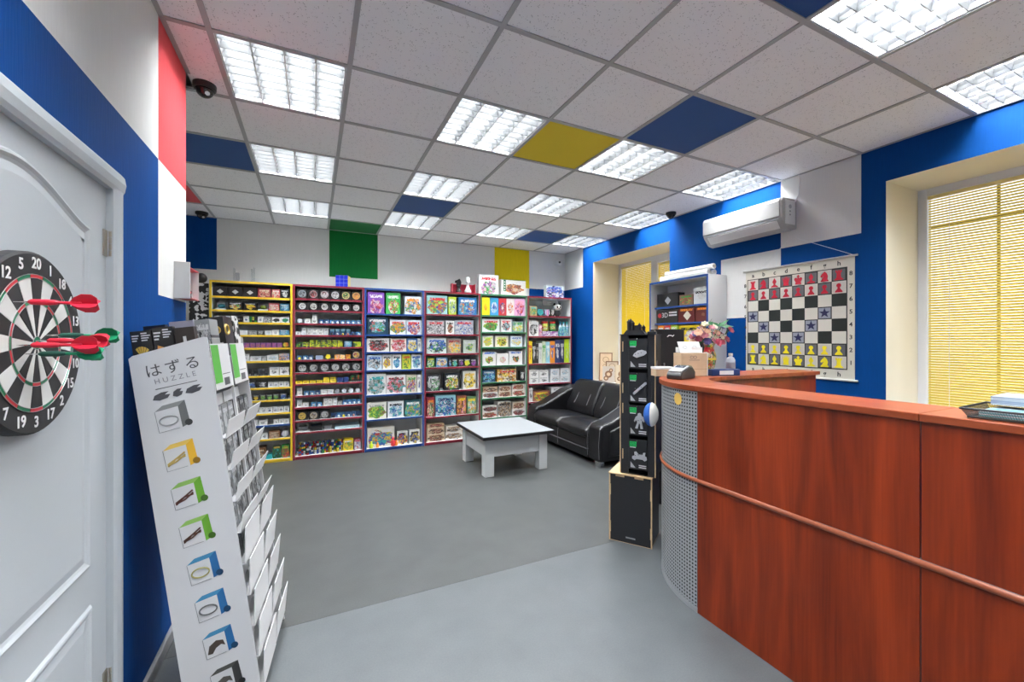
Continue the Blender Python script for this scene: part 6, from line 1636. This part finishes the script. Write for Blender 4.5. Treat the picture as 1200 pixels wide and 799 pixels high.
it += [('beige wooden kit box', 'g', gp((0.62, 0.50, 0.36), (cBr, cK, cBe, cMa), cBr), 0.03, 0.345, 0.28, {'on': 0, 'd': 0.14}), ('pale kit box', 'g', gp((0.70, 0.64, 0.56), (cBr, cK, cBe, cS), cBr), 0.38, 0.68, 0.28, {'on': 1, 'd': 0.14})]
it += [('flat brown kit box', 'g', gp((0.52, 0.36, 0.22), (cR, cBr, cCr, cK), cMa), 0.03, 0.345, 0.16, {'on': 0, 'd': 0.14})]
shelf_row(u, 6, it, 0.03)

# ---------------- green bookcase
u = 4
shelf_row(u, 0, [('yellow box with smiling shape', 'g', gp((0.80, 0.66, 0.02), (cO, cY, cY, cO), cY, 3, 0.2), 0.0, 0.18, 0.92, GBOX), ('light blue box with figure', 'g', gp((0.05, 0.30, 0.60), (cLB, cW, cB, cLB), cT, 4, 0.3), 0.185, 0.375, 0.92, GBOX), ('red box with figure', 'g', gp((0.50, 0.04, 0.05), (cR, cB, cW, cMa), cR, 4, 0.3), 0.38, 0.555, 0.92, GBOX), ('white box with red dots', 'g', gp((0.78, 0.70, 0.68), (cR, cW, cO, cW), cW, 9, 0.3), 0.56, 0.74, 0.92, GBOX), ('pink box with figure', 'g', gp((0.72, 0.40, 0.62), (cP, cPk, cR, cPk), cPk, 4, 0.36), 0.745, 0.985, 0.92, GBOX)])
shelf_row(u, 1, [('white game box with green snake', 'g', gp((0.68, 0.72, 0.72), (cG, cLG, cBr, cG), cR, rad=0.34), 0.01, 0.40, 0.84, GBOX), ('white game box with red figures', 'g', gp(cW, (cR, cK, cT, cS), cR, rad=0.32), 0.43, 0.68, 0.86, GBOX), ('teal and yellow game box', 'g', gp((0.20, 0.30, 0.28), (cT, cY, cW, cLG), cG), 0.69, 0.95, 0.72, GBOX)])
shelf_row(u, 2, [('white and lime box', 'g', gp((0.70, 0.72, 0.68), (cLG, cY, cGr, cLG), cLG, rad=0.34), 0.02, 0.26, 0.82, GBOX), ('cream box with yellow figure', 'g', gp((0.74, 0.70, 0.58), (cLG, cGo, cK, cY), cLG, rad=0.34), 0.30, 0.60, 0.82, GBOX), ('pale blue and white box', 'g', gp((0.60, 0.68, 0.74), (cLB, cW, cS, cY), cB, rad=0.36), 0.65, 0.93, 0.82, GBOX)])
shelf_row(u, 3, [('white box with blue lid edge', 'g', gp(cW, (cG, cR, cK, cLG), cB, 8, 0.24, tz=0.92), 0.02, 0.32, 0.80, GBOX), ('plain white box with small figure', 'g', gp(cW, (cCr, cPk, cGo, cW), cW, 5, 0.22), 0.335, 0.60, 0.70, GBOX), ('white box with blue corner', 'g', gp(cW, (cG, cO, cK, cB), cB, 8, 0.22, tz=0.90), 0.615, 0.93, 0.82, GBOX)])
shelf_row(u, 4, [('dark blue game box', 'g', gp((0.02, 0.07, 0.14), (cT, cB, cLB, cK), cS), 0.02, 0.30, 0.80, GBOX), ('yellow comic game box', 'g', gp((0.70, 0.42, 0.08), (cY, cW, cK, cO), cR, 8, 0.6), 0.35, 0.78, 0.82, GBOX), ('black and white small box', 'b', KW, 0.88, 0.99, 0.66)])
K1 = gp((0.62, 0.55, 0.47), (cK, cBr, cBe, cMa), cBr); K2 = gp((0.68, 0.68, 0.66), (cK, cMa, cGr, cBr), cGr); K3 = gp((0.70, 0.66, 0.60), (cBr, cK, cR, cBe), cBr); K4 = gp((0.48, 0.34, 0.22), (cBr, cK, cCr, cMa), cCr)
it = [('white kit box with red machine', 'g', K2, 0.02, 0.36, 0.40, {'d': 0.15}), ('beige kit box', 'g', K1, 0.38, 0.67, 0.40, {'d': 0.15}), ('white kit box with model', 'g', K3, 0.69, 0.985, 0.44, {'d': 0.15}),
      ('brown kit box', 'g', K4, 0.03, 0.35, 0.38, {'on': 0, 'd': 0.15}), ('pale brown kit box', 'g', K1, 0.385, 0.665, 0.38, {'on': 1, 'd': 0.15}), ('white kit box', 'g', K3, 0.695, 0.98, 0.42, {'on': 2, 'd': 0.15})]
shelf_row(u, 5, it)
it = [('pale kit box with black wheel', 'g', K3, 0.02, 0.34, 0.32, {'d': 0.15}), ('tall white kit box with many parts', 'g', gp((0.70, 0.68, 0.64), (cK, cBr, cGr, cBe), cK, 11, 0.55), 0.36, 0.66, 0.84, {'d': 0.15}), ('white kit box with engine', 'g', K2, 0.69, 0.985, 0.36, {'d': 0.15}),
      ('white kit box with black ball', 'g', K2, 0.02, 0.335, 0.34, {'on': 0, 'd': 0.15}), ('brown lettered kit box', 'g', K1, 0.70, 0.98, 0.38, {'on': 2, 'd': 0.15})]
shelf_row(u, 6, it)

# ---------------- red bookcase behind the sofa
u = 5
shelf_row(u, 0, [('brown and yellow small toy box', 'g', gp((0.45, 0.33, 0.18), (cY, cT, cBr, cG), cT), 0.04, 0.20, 0.55), ('teal arched plate behind red toy', 'h', S((0.03, 0.25, 0.26)), 0.205, 0.36, 0.62), ('pink and blue pyramid toy', 'h', art((0.45, 0.30, 0.55), (cPk, cLB, cP, cW), cW, 3, 0.9, all_sides=True), 0.37, 0.52, 0.44), ('small dark box', 'b', KW, 0.53, 0.62, 0.40)])
shelf_row(u, 1, [('white box with two black bottles', 'g', gp(cW, (cK, cGr, cW, cK), cS, 3, 0.36), 0.02, 0.25, 0.82), ('pink small box', 'b', art((0.6, 0.3, 0.4), (cPk, cR, cW, cP), cW, 5, 0.4), 0.26, 0.33, 0.6)], 0.03)
zb1 = UNITS[5][3][1] + 0.0098; X0 = XB[5] + 0.022; W5 = XB[6] - XB[5] - 0.044
for f, nm, c_ in ((0.43, 'first', (0.50, 0.55, 0.08)), (0.62, 'second', (0.02, 0.25, 0.04))):
    bxl = 0.075
    jb = tag(slot_obj('striped_box', UNIT, gp((0.55, 0.5, 0.6), (cP, cW, cP, cW), cP, 3, 0.6), None, (X0 + f * W5, FY + 0.09, zb1), (0, 0, 0), (0.135, 0.13, bxl)), f'low purple and white striped box under the {nm} red lidded jar', 'box', 'striped boxes behind the sofa')
    j = thing('lidded_jar', f'{"yellow green" if nm == "first" else "dark green"} jar with red lid, red bookcase behind sofa', 'jar', (X0 + f * W5, FY + 0.08, zb1 + bxl + 0.0008), group='red lidded jars')
    MB().lathe([(0.050, 0), (0.054, 0.01), (0.054, 0.10), (0.045, 0.115)], n=20).obj('jar_body', S(c_, 0.3), j, smooth=True)
    MB().cyl((0, 0, 0.1152), (0, 0, 0.15), 0.050, n=20).obj('lid', S((0.55, 0.04, 0.03), 0.35), j)
    MB().cyl((0, 0, 0.03), (0, 0, 0.08), 0.0545, n=20).obj('label_band', art((0.6, 0.6, 0.2), (cG, cY, cR, cW), cG, 5, 0.5, all_sides=True), j)
for q in range(3):
    b_ = thing('toy_bottle', f'teal patterned bottle, {ORD[q]} of three at the corner end of jar shelf', 'bottle', (X0 + (0.785 + 0.08 * q) * W5, FY + 0.05, zb1), group='teal bottles behind the sofa')
    MB().lathe([(0.026, 0), (0.030, 0.008), (0.030, 0.15), (0.016, 0.175), (0.014, 0.20)], n=16).obj('bottle_body', art((0.05, 0.35, 0.33), (cT, cW, cB, (0.1, 0.5, 0.4)), cW, 8, 0.9, all_sides=True), b_, smooth=True)
    MB().cyl((0, 0, 0.2003), (0, 0, 0.225), 0.017, n=14).obj('cap', S((0.03, 0.3, 0.28)), b_)
# panda plush on top shelf and a white sign hung above
zb0 = UNITS[5][3][0] + 0.0098
pdn = thing('plush_panda', 'black and white plush panda on the top shelf behind the sofa', 'toy', (X0 + 0.74 * W5, FY + 0.085, zb0))
def ell(r, sx=1, sy=1, sz=1, O=(0, 0, 0), n=16):
    mb = MB().lathe([(r * math.sin(k * PI / 10), -r * math.cos(k * PI / 10)) for k in range(11)], n=n)
    mb.v = [(v[0] * sx + O[0], v[1] * sy + O[1], v[2] * sz + O[2]) for v in mb.v]
    return mb
BLF = mat('plush_black', (0.02, 0.02, 0.02), 0.9); WHF = mat('plush_white', (0.70, 0.70, 0.68), 0.9)
ell(0.062, 1, 0.8, 0.9, (0, 0, 0.056)).obj('body', BLF, pdn, smooth=True)
ell(0.062, 1.05, 0.85, 0.92, (0, -0.005, 0.140)).obj('head', WHF, pdn, smooth=True)
for sx in (-1, 1):
    ell(0.020, 1, 0.6, 1, (sx * 0.048, 0, 0.192)).obj('ear', BLF, pdn, smooth=True)
    ell(0.015, 0.9, 0.5, 1.2, (sx * 0.024, -0.052, 0.145)).obj('eye_patch', BLF, pdn, smooth=True)
ell(0.009, 1.2, 0.8, 0.8, (0, -0.058, 0.122)).obj('nose', BLF, pdn, smooth=True)
sg = thing('hanging_sign', 'small white sign hung under the top board, behind the panda', 'sign', (X0 + 0.60 * W5, FY + 0.14, TOPZ))
MB().box(-0.13, 0.13, -0.002, 0.002, -0.095, -0.006).obj('sign_panel', gp((0.50, 0.52, 0.50), (cGr, cW, cS, cGr), cGr, 4, 0.2), sg)
for sx in (-1, 1): MB().cyl((sx * 0.11, 0, -0.0065), (sx * 0.11, 0, -0.0003), 0.0015, n=6).obj('hook', CHROME, sg)
bk = [('yellow and red', (cY, cR), 0.09, 0.86), ('black', (cK, cS), 0.09, 0.80), ('black and grey', (cK, cGr), 0.06, 0.76), ('grey white', ((0.6, 0.62, 0.6), cGr), 0.08, 0.78), ('pale green', ((0.50, 0.58, 0.42), cG), 0.09, 0.86), ('light blue', ((0.25, 0.5, 0.6), cW), 0.10, 0.84), ('orange and blue', (cO, cB), 0.12, 0.86), ('navy', (cN, cS), 0.13, 0.92), ('dark navy', ((0.012, 0.02, 0.08), cS), 0.10, 0.92), ('lime green', ((0.48, 0.62, 0.02), cLG), 0.12, 0.94)]
it = []; a = 0.0
for nm, (c1, c2), w_, h_ in bk:
    w_ *= 0.98
    it.append((f'{nm} upright book', 'k', art(c1, (c2, c1, c2, cW), c2, 4, 0.22, tz=0.75), a, a + w_, h_, {'d': 0.20})); a += w_ + 0.002
shelf_row(u, 2, it)
it = rep(2, 'white game box with small prints', 'g', W1, 0.02, 0.48, 0.34, 0.04, d=0.16) + rep(2, 'white boxed set with grey lines', 'g', W3, 0.52, 0.985, 0.36, 0.04, d=0.16)
it += [('white game box with dark squares', 'g', W1, 0.02, 0.245, 0.40, {'on': 0, 'd': 0.16}), ('white game box', 'g', W1, 0.255, 0.47, 0.36, {'on': 1, 'd': 0.16}), ('white boxed set', 'g', W3, 0.53, 0.74, 0.40, {'on': 2, 'd': 0.16}), ('white boxed set', 'g', W3, 0.765, 0.98, 0.40, {'on': 3, 'd': 0.16})]
shelf_row(u, 3, it)
shelf_row(u, 4, [('white narrow box', 'g', W1, 0.01, 0.10, 0.84), ('food picture box in red and yellow', 'g', gp((0.30, 0.12, 0.08), (cY, cG, cR, cBr), cY), 0.12, 0.50, 0.60), ('white box set with red prints', 'g', W1, 0.55, 0.985, 0.80)])

# ---------------- things on top of the bookcases
TZt = TOPZ + TH + 0.0012
st_ = thing('acrylic_stand', 'clear acrylic display stand on top of the yellow bookcase', 'display stand', (-0.72, 5.62, TZt))
MB().box(-0.12, 0.12, -0.06, 0.06, 0, 0.012).obj('base', PAPER, st_, bevel=0.002)
for x in (-0.095, 0.075): MB().box(x, x + 0.012, -0.05, 0.05, 0.0125, 0.16).obj('upright', ACRYL, st_)
MB().box(0.10, 0.105, -0.05, 0.05, 0.0125, 0.18).obj('upright', ACRYL, st_)
MB().box(-0.075, -0.045, -0.03, 0.03, 0.0125, 0.11).obj('grey_insert', mat('insert_grey', (0.30, 0.31, 0.33), 0.4), st_)
bcb = thing('large_puzzle_cube', 'large puzzle cube with blue front and yellow side above red bookcase', 'puzzle', (0.335, 5.60, TZt), (0, 0, -0.28))
s_ = 0.145; k3 = s_ / 3
BLP = mat('cube_blue_plastic', (0.010, 0.030, 0.50), 0.3); YLP = mat('cube_yellow_plastic', (0.80, 0.66, 0.18), 0.35); WLP = mat('cube_white_plastic', (0.6, 0.66, 0.75), 0.35)
for i in range(3):
    for j in range(3):
        MB().box(-s_ / 2 + i * k3 + 0.0012, -s_ / 2 + (i + 1) * k3 - 0.0012, -s_ / 2, -s_ / 2 + 0.006, j * k3 + 0.0012, (j + 1) * k3 - 0.0012).obj('blue_tile', BLP, bcb, bevel=0.002)
        MB().box(s_ / 2 - 0.006, s_ / 2, -s_ / 2 + 0.0065 + i * (k3 - 0.002), -s_ / 2 + 0.0065 + (i + 1) * (k3 - 0.002) - 0.001, j * k3 + 0.0012, (j + 1) * k3 - 0.0012).obj('yellow_tile', YLP, bcb, bevel=0.002)
MB().box(-s_ / 2, s_ / 2 - 0.0065, -s_ / 2 + 0.0065, s_ / 2, 0, s_).obj('core', WLP, bcb)
bx1 = XB[3]
rbx = thing('red_case', 'red open case standing on top of the red bookcase beside blue', 'case', (1.91, 5.60, TZt))
RC = S((0.48, 0.03, 0.06), 0.35)
MB().box(-0.17, 0.17, -0.04, 0.05, 0.0, 0.012).obj('base', RC, rbx); MB().box(-0.17, 0.17, 0.04, 0.05, 0.0125, 0.135).obj('back', RC, rbx)
for sx in (-1, 1): MB().box(min(sx * .17, sx * .162), max(sx * .17, sx * .162), -0.04, 0.0395, 0.0125, 0.135).obj('side', RC, rbx)
pk = thing('large_chess_knight', 'black chess knight figure standing in the red case', 'chess piece', (1.845, 5.598, TZt + 0.0128))
MB().lathe([(0.042, 0), (0.042, 0.02), (0.026, 0.04), (0.020, 0.075), (0.032, 0.085), (0.024, 0.095)], n=18).obj('base', BLACK, pk, smooth=True)
o = MB().prism([(-0.03, 0), (0.028, 0), (0.034, 0.05), (0.02, 0.085), (0.006, 0.10), (-0.012, 0.085), (-0.05, 0.07), (-0.055, 0.045), (-0.03, 0.042)], (0, -0.018, 0.095), (1, 0, 0), (0, 0, 1), (0, 1, 0), 0.036).obj('horse_head', BLACK, pk, bevel=0.006); norm_out(o)
pq = thing('large_chess_king', 'white chess king figure standing in the red case', 'chess piece', (1.975, 5.586, TZt + 0.0128))
WHP = mat('figure_white', (0.76, 0.76, 0.76), 0.3)
MB().lathe([(0.048, 0), (0.050, 0.025), (0.034, 0.05), (0.020, 0.10), (0.018, 0.135), (0.036, 0.145), (0.034, 0.155), (0.030, 0.160), (0.032, 0.205), (0.020, 0.222), (0.008, 0.228)], n=20).obj('body', WHP, pq, smooth=True)
MB().box(-0.005, 0.005, -0.004, 0.004, 0.2285, 0.25).obj('finial', WHP, pq)
tbx = carton('game_box', gp((0.74, 0.75, 0.76), (cP, cG, cS, cPk), cR, 8, 0.34, cz=0.34), 2.285, 5.60, TZt, 0.30, 0.09, 0.285, 'tall white game box with drawings on top of green bookcase', 'game', 'games on top of the bookcases')
tbx2 = thing('game_box', 'white game box with green strip and chessboard picture on green bookcase', 'game', (2.68, 5.60, TZt), group='games on top of the bookcases')
slot_obj('box_body', UNIT, gp((0.70, 0.68, 0.63), (cBr, cO, cCr, cMa), cW, 8, 0.30), tbx2, (0, 0, 0), (0, 0, 0), (0.40, 0.10, 0.235))
MB().box(-0.198, 0.198, -0.0508, -0.0501, 0.228, 0.235).obj('green_edge', EDG['green'], tbx2)
MB().box(-0.165, -0.128, -0.0508, -0.0501, 0.06, 0.2275).obj('green_strip', EDG['green'], tbx2)
for q in range(4): MB().box(-0.154, -0.139, -0.0514, -0.0509, 0.075 + q * 0.038, 0.091 + q * 0.038).obj('mark', PAPER, tbx2)
ftb = thing('game_box', 'white and blue speed game box on top of the corner bookcase', 'game', (3.40, 5.60, TZt), group='games on top of the bookcases')
slot_obj('box_body', UNIT, gp((0.62, 0.70, 0.74), (cB, cW, cP, cK), cB, 6, 0.5), ftb, (0, 0, 0), (0, 0, 0), (0.31, 0.08, 0.19))

# tall narrow printed strip left of the yellow bookcase
tp = thing('printed_totem', 'tall narrow board with black and white print left of yellow bookcase', 'display board', (-1.115, 5.50, 0))
MB().box(-0.085, 0.085, 0.0, 0.02, 0.0, 2.02).obj('board', checker('bw_big', 26), tp)
MB().box(-0.12, 0.09, -0.03, 0.08, -0.0, 0.0).obj('foot', PAPER, tp) if False else None
MB().lathe([(0.055 * math.sin(k * PI / 8), 2.075 - 0.055 * math.cos(k * PI / 8)) for k in range(9)], O=(0.02, 0.01, 0), n=14).obj('black_knob', BLACK, tp, smooth=True)

# ================================================================ WHITE CABINET BY THE WINDOW
cab = thing('white_cabinet', 'white open cabinet with blue edges between far window and chessboard', 'cabinet', (3.49, 3.24, 0))
hw_ = 0.395; dd_ = 0.265; zz_ = 2.035
ms = [LAMI_W, EDG['blue']]
for sy in (-1, 1):
    a, b_ = sorted((sy * hw_, sy * (hw_ - TH)))
    MB().box(0, dd_, a, b_, 0, zz_, faces={'nx': 1}).obj('side_panel', ms, cab)
MB().box(0, dd_, -hw_, hw_, zz_ + 0.0005, zz_ + TH, faces={'nx': 1}).obj('top_board', ms, cab)
MB().box(dd_ - 0.006, dd_, -hw_ + TH, hw_ - TH, 0.02, zz_).obj('back_panel', LAMI_W, cab)
czs = [1.765, 1.585, 1.36, 1.10, 0.80, 0.45, 0.03]
for z in czs: MB().box(0.06, dd_ - 0.0065, -hw_ + TH, hw_ - TH, z - 0.0095, z + 0.0095, faces={'nx': 1}).obj('shelf', ms, cab)
def cabitem(q, y0, y1, h, m, label, d=0.10, cat='box', name='game_box', zoff=0.0):
    """y given as fraction from the window end (0) to the chessboard end (1)"""
    ya = 3.24 + hw_ - TH - y0 * (2 * hw_ - 2 * TH); yb = 3.24 + hw_ - TH - y1 * (2 * hw_ - 2 * TH)
    return carton(name, m, 3.49 + 0.075 + d / 2, (ya + yb) / 2, czs[q] + 0.0102 + zoff, d, abs(ya - yb) - 0.003, h, label, cat, 'boxes in the white cabinet')
def gx(bg, pal, title=cK, sc=6, rad=0.36, **k): return art(bg, pal, title, sc, rad, axis=0, **k)
def diamond_on(o, m, cy=0.0, w=0.17, h=0.33):
    MB().prism([(0.0, -h), (w, 0), (0.0, h), (-w, 0)], (-0.5005, cy, 0.46), (0, -1, 0), (0, 0, 1), (-1, 0, 0), 0.004).obj('diamond_print', m, o)
b0 = cabitem(0, 0.03, 0.44, 0.15, S(cK), 'black box with silver cube on top shelf of the white cabinet')
diamond_on(b0, S((0.40, 0.41, 0.44)), -0.02, 0.15, 0.30)
cabitem(0, 0.46, 0.70, 0.11, gx((0.20, 0.12, 0.08), (cG, cBr, cR, cLG), cG), 'brown and green picture box on top shelf of white cabinet')
cabitem(0, 0.71, 0.97, 0.17, gx((0.66, 0.68, 0.68), (cW, cW, cS, cW), cK, 6, 0.2, tz=0.7), 'white box with black lettering on top shelf of white cabinet')
o3 = thing('display_box', 'black 3D display box holding orange, red and green packs in white cabinet', 'box', (3.49 + 0.10, 3.24 + 0.20, czs[2] + 0.0102), group='boxes in the white cabinet')
o3h = 0.1
b1 = cabitem(1, 0.44, 0.73, 0.15, gx((0.10, 0.015, 0.012), (cMa, cMa, cMa, cMa), cO, 1.6, 0.05, tz=0.86), 'dark brown box with cream diamond on second shelf of white cabinet')
diamond_on(b1, S((0.62, 0.60, 0.52)), -0.05, 0.24, 0.34)
cabitem(1, 0.74, 0.97, 0.15, gx((0.11, 0.02, 0.014), (cBr, cBr, cMa, cBr), cO, 2, 0.1, tz=0.86), 'dark brown box with orange lettering on second shelf of white cabinet')
bpy.data.objects.remove(o3)
d3 = thing('display_box', 'black display box with 3D sign holding three coloured packs, white cabinet', 'box', (3.49 + 0.075, 3.24 + 0.205, czs[1] + 0.0102), group='boxes in the white cabinet')
MB().box(0.0, 0.10, -0.155, 0.155, 0.0, 0.145).obj('header', BKB, d3)
text_mesh('3D', 0.075, WPR, 'lettering', d3, frame((-0.0008, 0.03, 0.085), (0, -1, 0), (0, 0, 1)))
for q in range(2): MB().box(-0.0008, -0.0001, -0.14, -0.03, 0.075 + q * 0.03, 0.092 + q * 0.03).obj('print_line', WPR, d3)
o = MB().lathe([(0.026, 0), (0.026, 0.001)], axis=(-1, 0, 0), O=(-0.0001, 0.105, 0.085), n=16).obj('red_emblem', S(cR), d3)
for q, (c_, nm) in enumerate(((cO, 'orange'), ((0.50, 0.03, 0.03), 'red'), ((0.40, 0.58, 0.05), 'green'))):
    cabitem(2, 0.04 + 0.13 * q, 0.165 + 0.13 * q, 0.20, gx(c_, (cK, cBr, c_, cK), cW, 3, 0.2), f'{nm} pack below the 3D sign in the white cabinet', 0.05)
cabitem(2, 0.45, 0.80, 0.19, gx((0.78, 0.60, 0.02), (cP, cW, cY, cW), cK, 4, 0.28, cx=0.35), 'yellow box with patterned cube in the white cabinet')
cabitem(3, 0.10, 0.45, 0.16, gx(cK, (cGr, cK, cS, cK), cG), 'black box behind the black display case in white cabinet')
cabitem(3, 0.47, 0.70, 0.17, gx(cK, (cG, cLG, cK, cS), cG), 'black and green box beside flowers in the white cabinet')
# paper rolls on top of the cabinet
for q, (y, z, r_) in enumerate(((3.24, 0.030, 0.030), (3.22, 0.030, 0.028), (3.20, 0.082, 0.028))):
    x = (3.56, 3.625, 3.592)[q]
    rl = thing('paper_roll', ['long white paper roll at the front of the white cabinet top', 'white paper roll at the back of the white cabinet top', 'white paper roll lying across two other rolls on the cabinet'][q], 'paper roll', (x, y, zz_ + TH + 0.0006 + (z if q == 2 else r_)), group='paper rolls on the cabinet')
    MB().lathe([(r_, 0), (r_, 0.62), (r_ * 0.5, 0.62), (r_ * 0.5, 0.0)], O=(0, -0.34, 0), axis=(0, 1, 0), n=18).obj('roll', PAPER, rl, smooth=False)
# second black tower between the counter and the cabinet
t2 = thing('black_tower', 'second black display tower standing before the white cabinet', 'display stand', (2.745, 2.62, 0), (0, 0, -0.62))
MB().box(-0.115, 0.115, 0.0, 0.006, 0, 1.49).obj('front_panel', BK_PLY, t2)
for sx in (-1, 1): MB().box(sx * 0.115 - 0.003, sx * 0.115 + 0.003, 0.0062, 0.20, 0, 1.49, faces={'ny': 1}).obj('side_panel', [BK_PLY, PLY], t2)
MB().box(-0.118, 0.118, -0.002, 0.20, 1.4905, 1.498).obj('top_board', BK_PLY, t2)
MB().box(-0.112, 0.112, 0.196, 0.20, 0, 1.49).obj('back_panel', BK_PLY, t2)
for z in (1.445,): MB().tube([(-0.02, 0, z - 0.012), (-0.01, -0.008, z), (0.01, -0.012, z), (0.02, -0.006, z - 0.008), (0.034, -0.004, z + 0.004)], 0.0035, 6).obj('white_mark', PAPER, t2)
t3 = carton('dark_pack', BKB, 2.955, 2.50, 0, 0.10, 0.12, 1.46, 'narrow black display box beside the second black tower', 'box', rot=(0, 0, -0.62))

# ================================================================ ON THE FAR WINDOW SILL
SZl = SILL + 0.0045
def lean(name, x, y, w, h, th, label, m, detail):
    r = thing(name, label, 'puzzle', (x, y, SZl), (0, 0.16, 0.8), 'wooden puzzles on the window sill')
    MB().box(0, th, -w / 2, w / 2, 0, h).obj('plate', m, r, bevel=0.002)
    detail(r, w, h)
    return r
WDK = mat('laser_brown', (0.20, 0.10, 0.05), 0.6)
def d_frame(r, w, h):
    for (a, b_, c_, d_) in ((-w / 2, w / 2, h - 0.014, h), (-w / 2, w / 2, 0, 0.014), (-w / 2, -w / 2 + 0.014, 0.014, h - 0.014), (w / 2 - 0.014, w / 2, 0.014, h - 0.014)):
        MB().box(-0.004, -0.0002, a, b_, c_, d_).obj('border', WDK, r)
    for k in range(3):
        MB().tube([(-0.001, 0.055 * math.cos(t * PI / 8) * w * 4, h * (0.25 + 0.25 * k) + 0.04 * math.sin(t * PI / 8)) for t in range(16)], 0.003, 5, closed=True).obj('ornament', WDK, r)
def d_gear(r, w, h):
    for (y, z, q) in ((0, h * 0.5, 0.3), (w * 0.2, h * 0.25, 0.2), (-w * 0.2, h * 0.75, 0.16)):
        MB().cyl((-0.006, y, z), (-0.0002, y, z), w * q, n=14).obj('gear', WDK, r)
        MB().cyl((-0.009, y, z), (-0.0062, y, z), w * q * 0.5, n=12).obj('hub', WOODL, r)
lean('wooden_panel_puzzle', 3.89, 4.94, 0.19, 0.42, 0.012, 'tall pale wooden panel puzzle with ornaments, nearest the window reveal', WOODL, d_frame)
lean('wooden_gear_puzzle', 3.885, 4.79, 0.18, 0.30, 0.012, 'wooden puzzle with a brown frame, in the middle of the sill', mat('light_ply', (0.55, 0.44, 0.32), 0.6), d_frame)
lean('wooden_wheel_puzzle', 3.80, 4.76, 0.17, 0.23, 0.012, 'grey wooden gear puzzle at the front of the sill', mat('grey_ply', (0.50, 0.44, 0.38), 0.6), d_gear)
lean('wooden_wheel_puzzle', 3.85, 4.54, 0.15, 0.26, 0.012, 'cream wooden gear puzzle on the sill next to black tower', mat('cream_ply', (0.62, 0.52, 0.38), 0.6), d_gear)
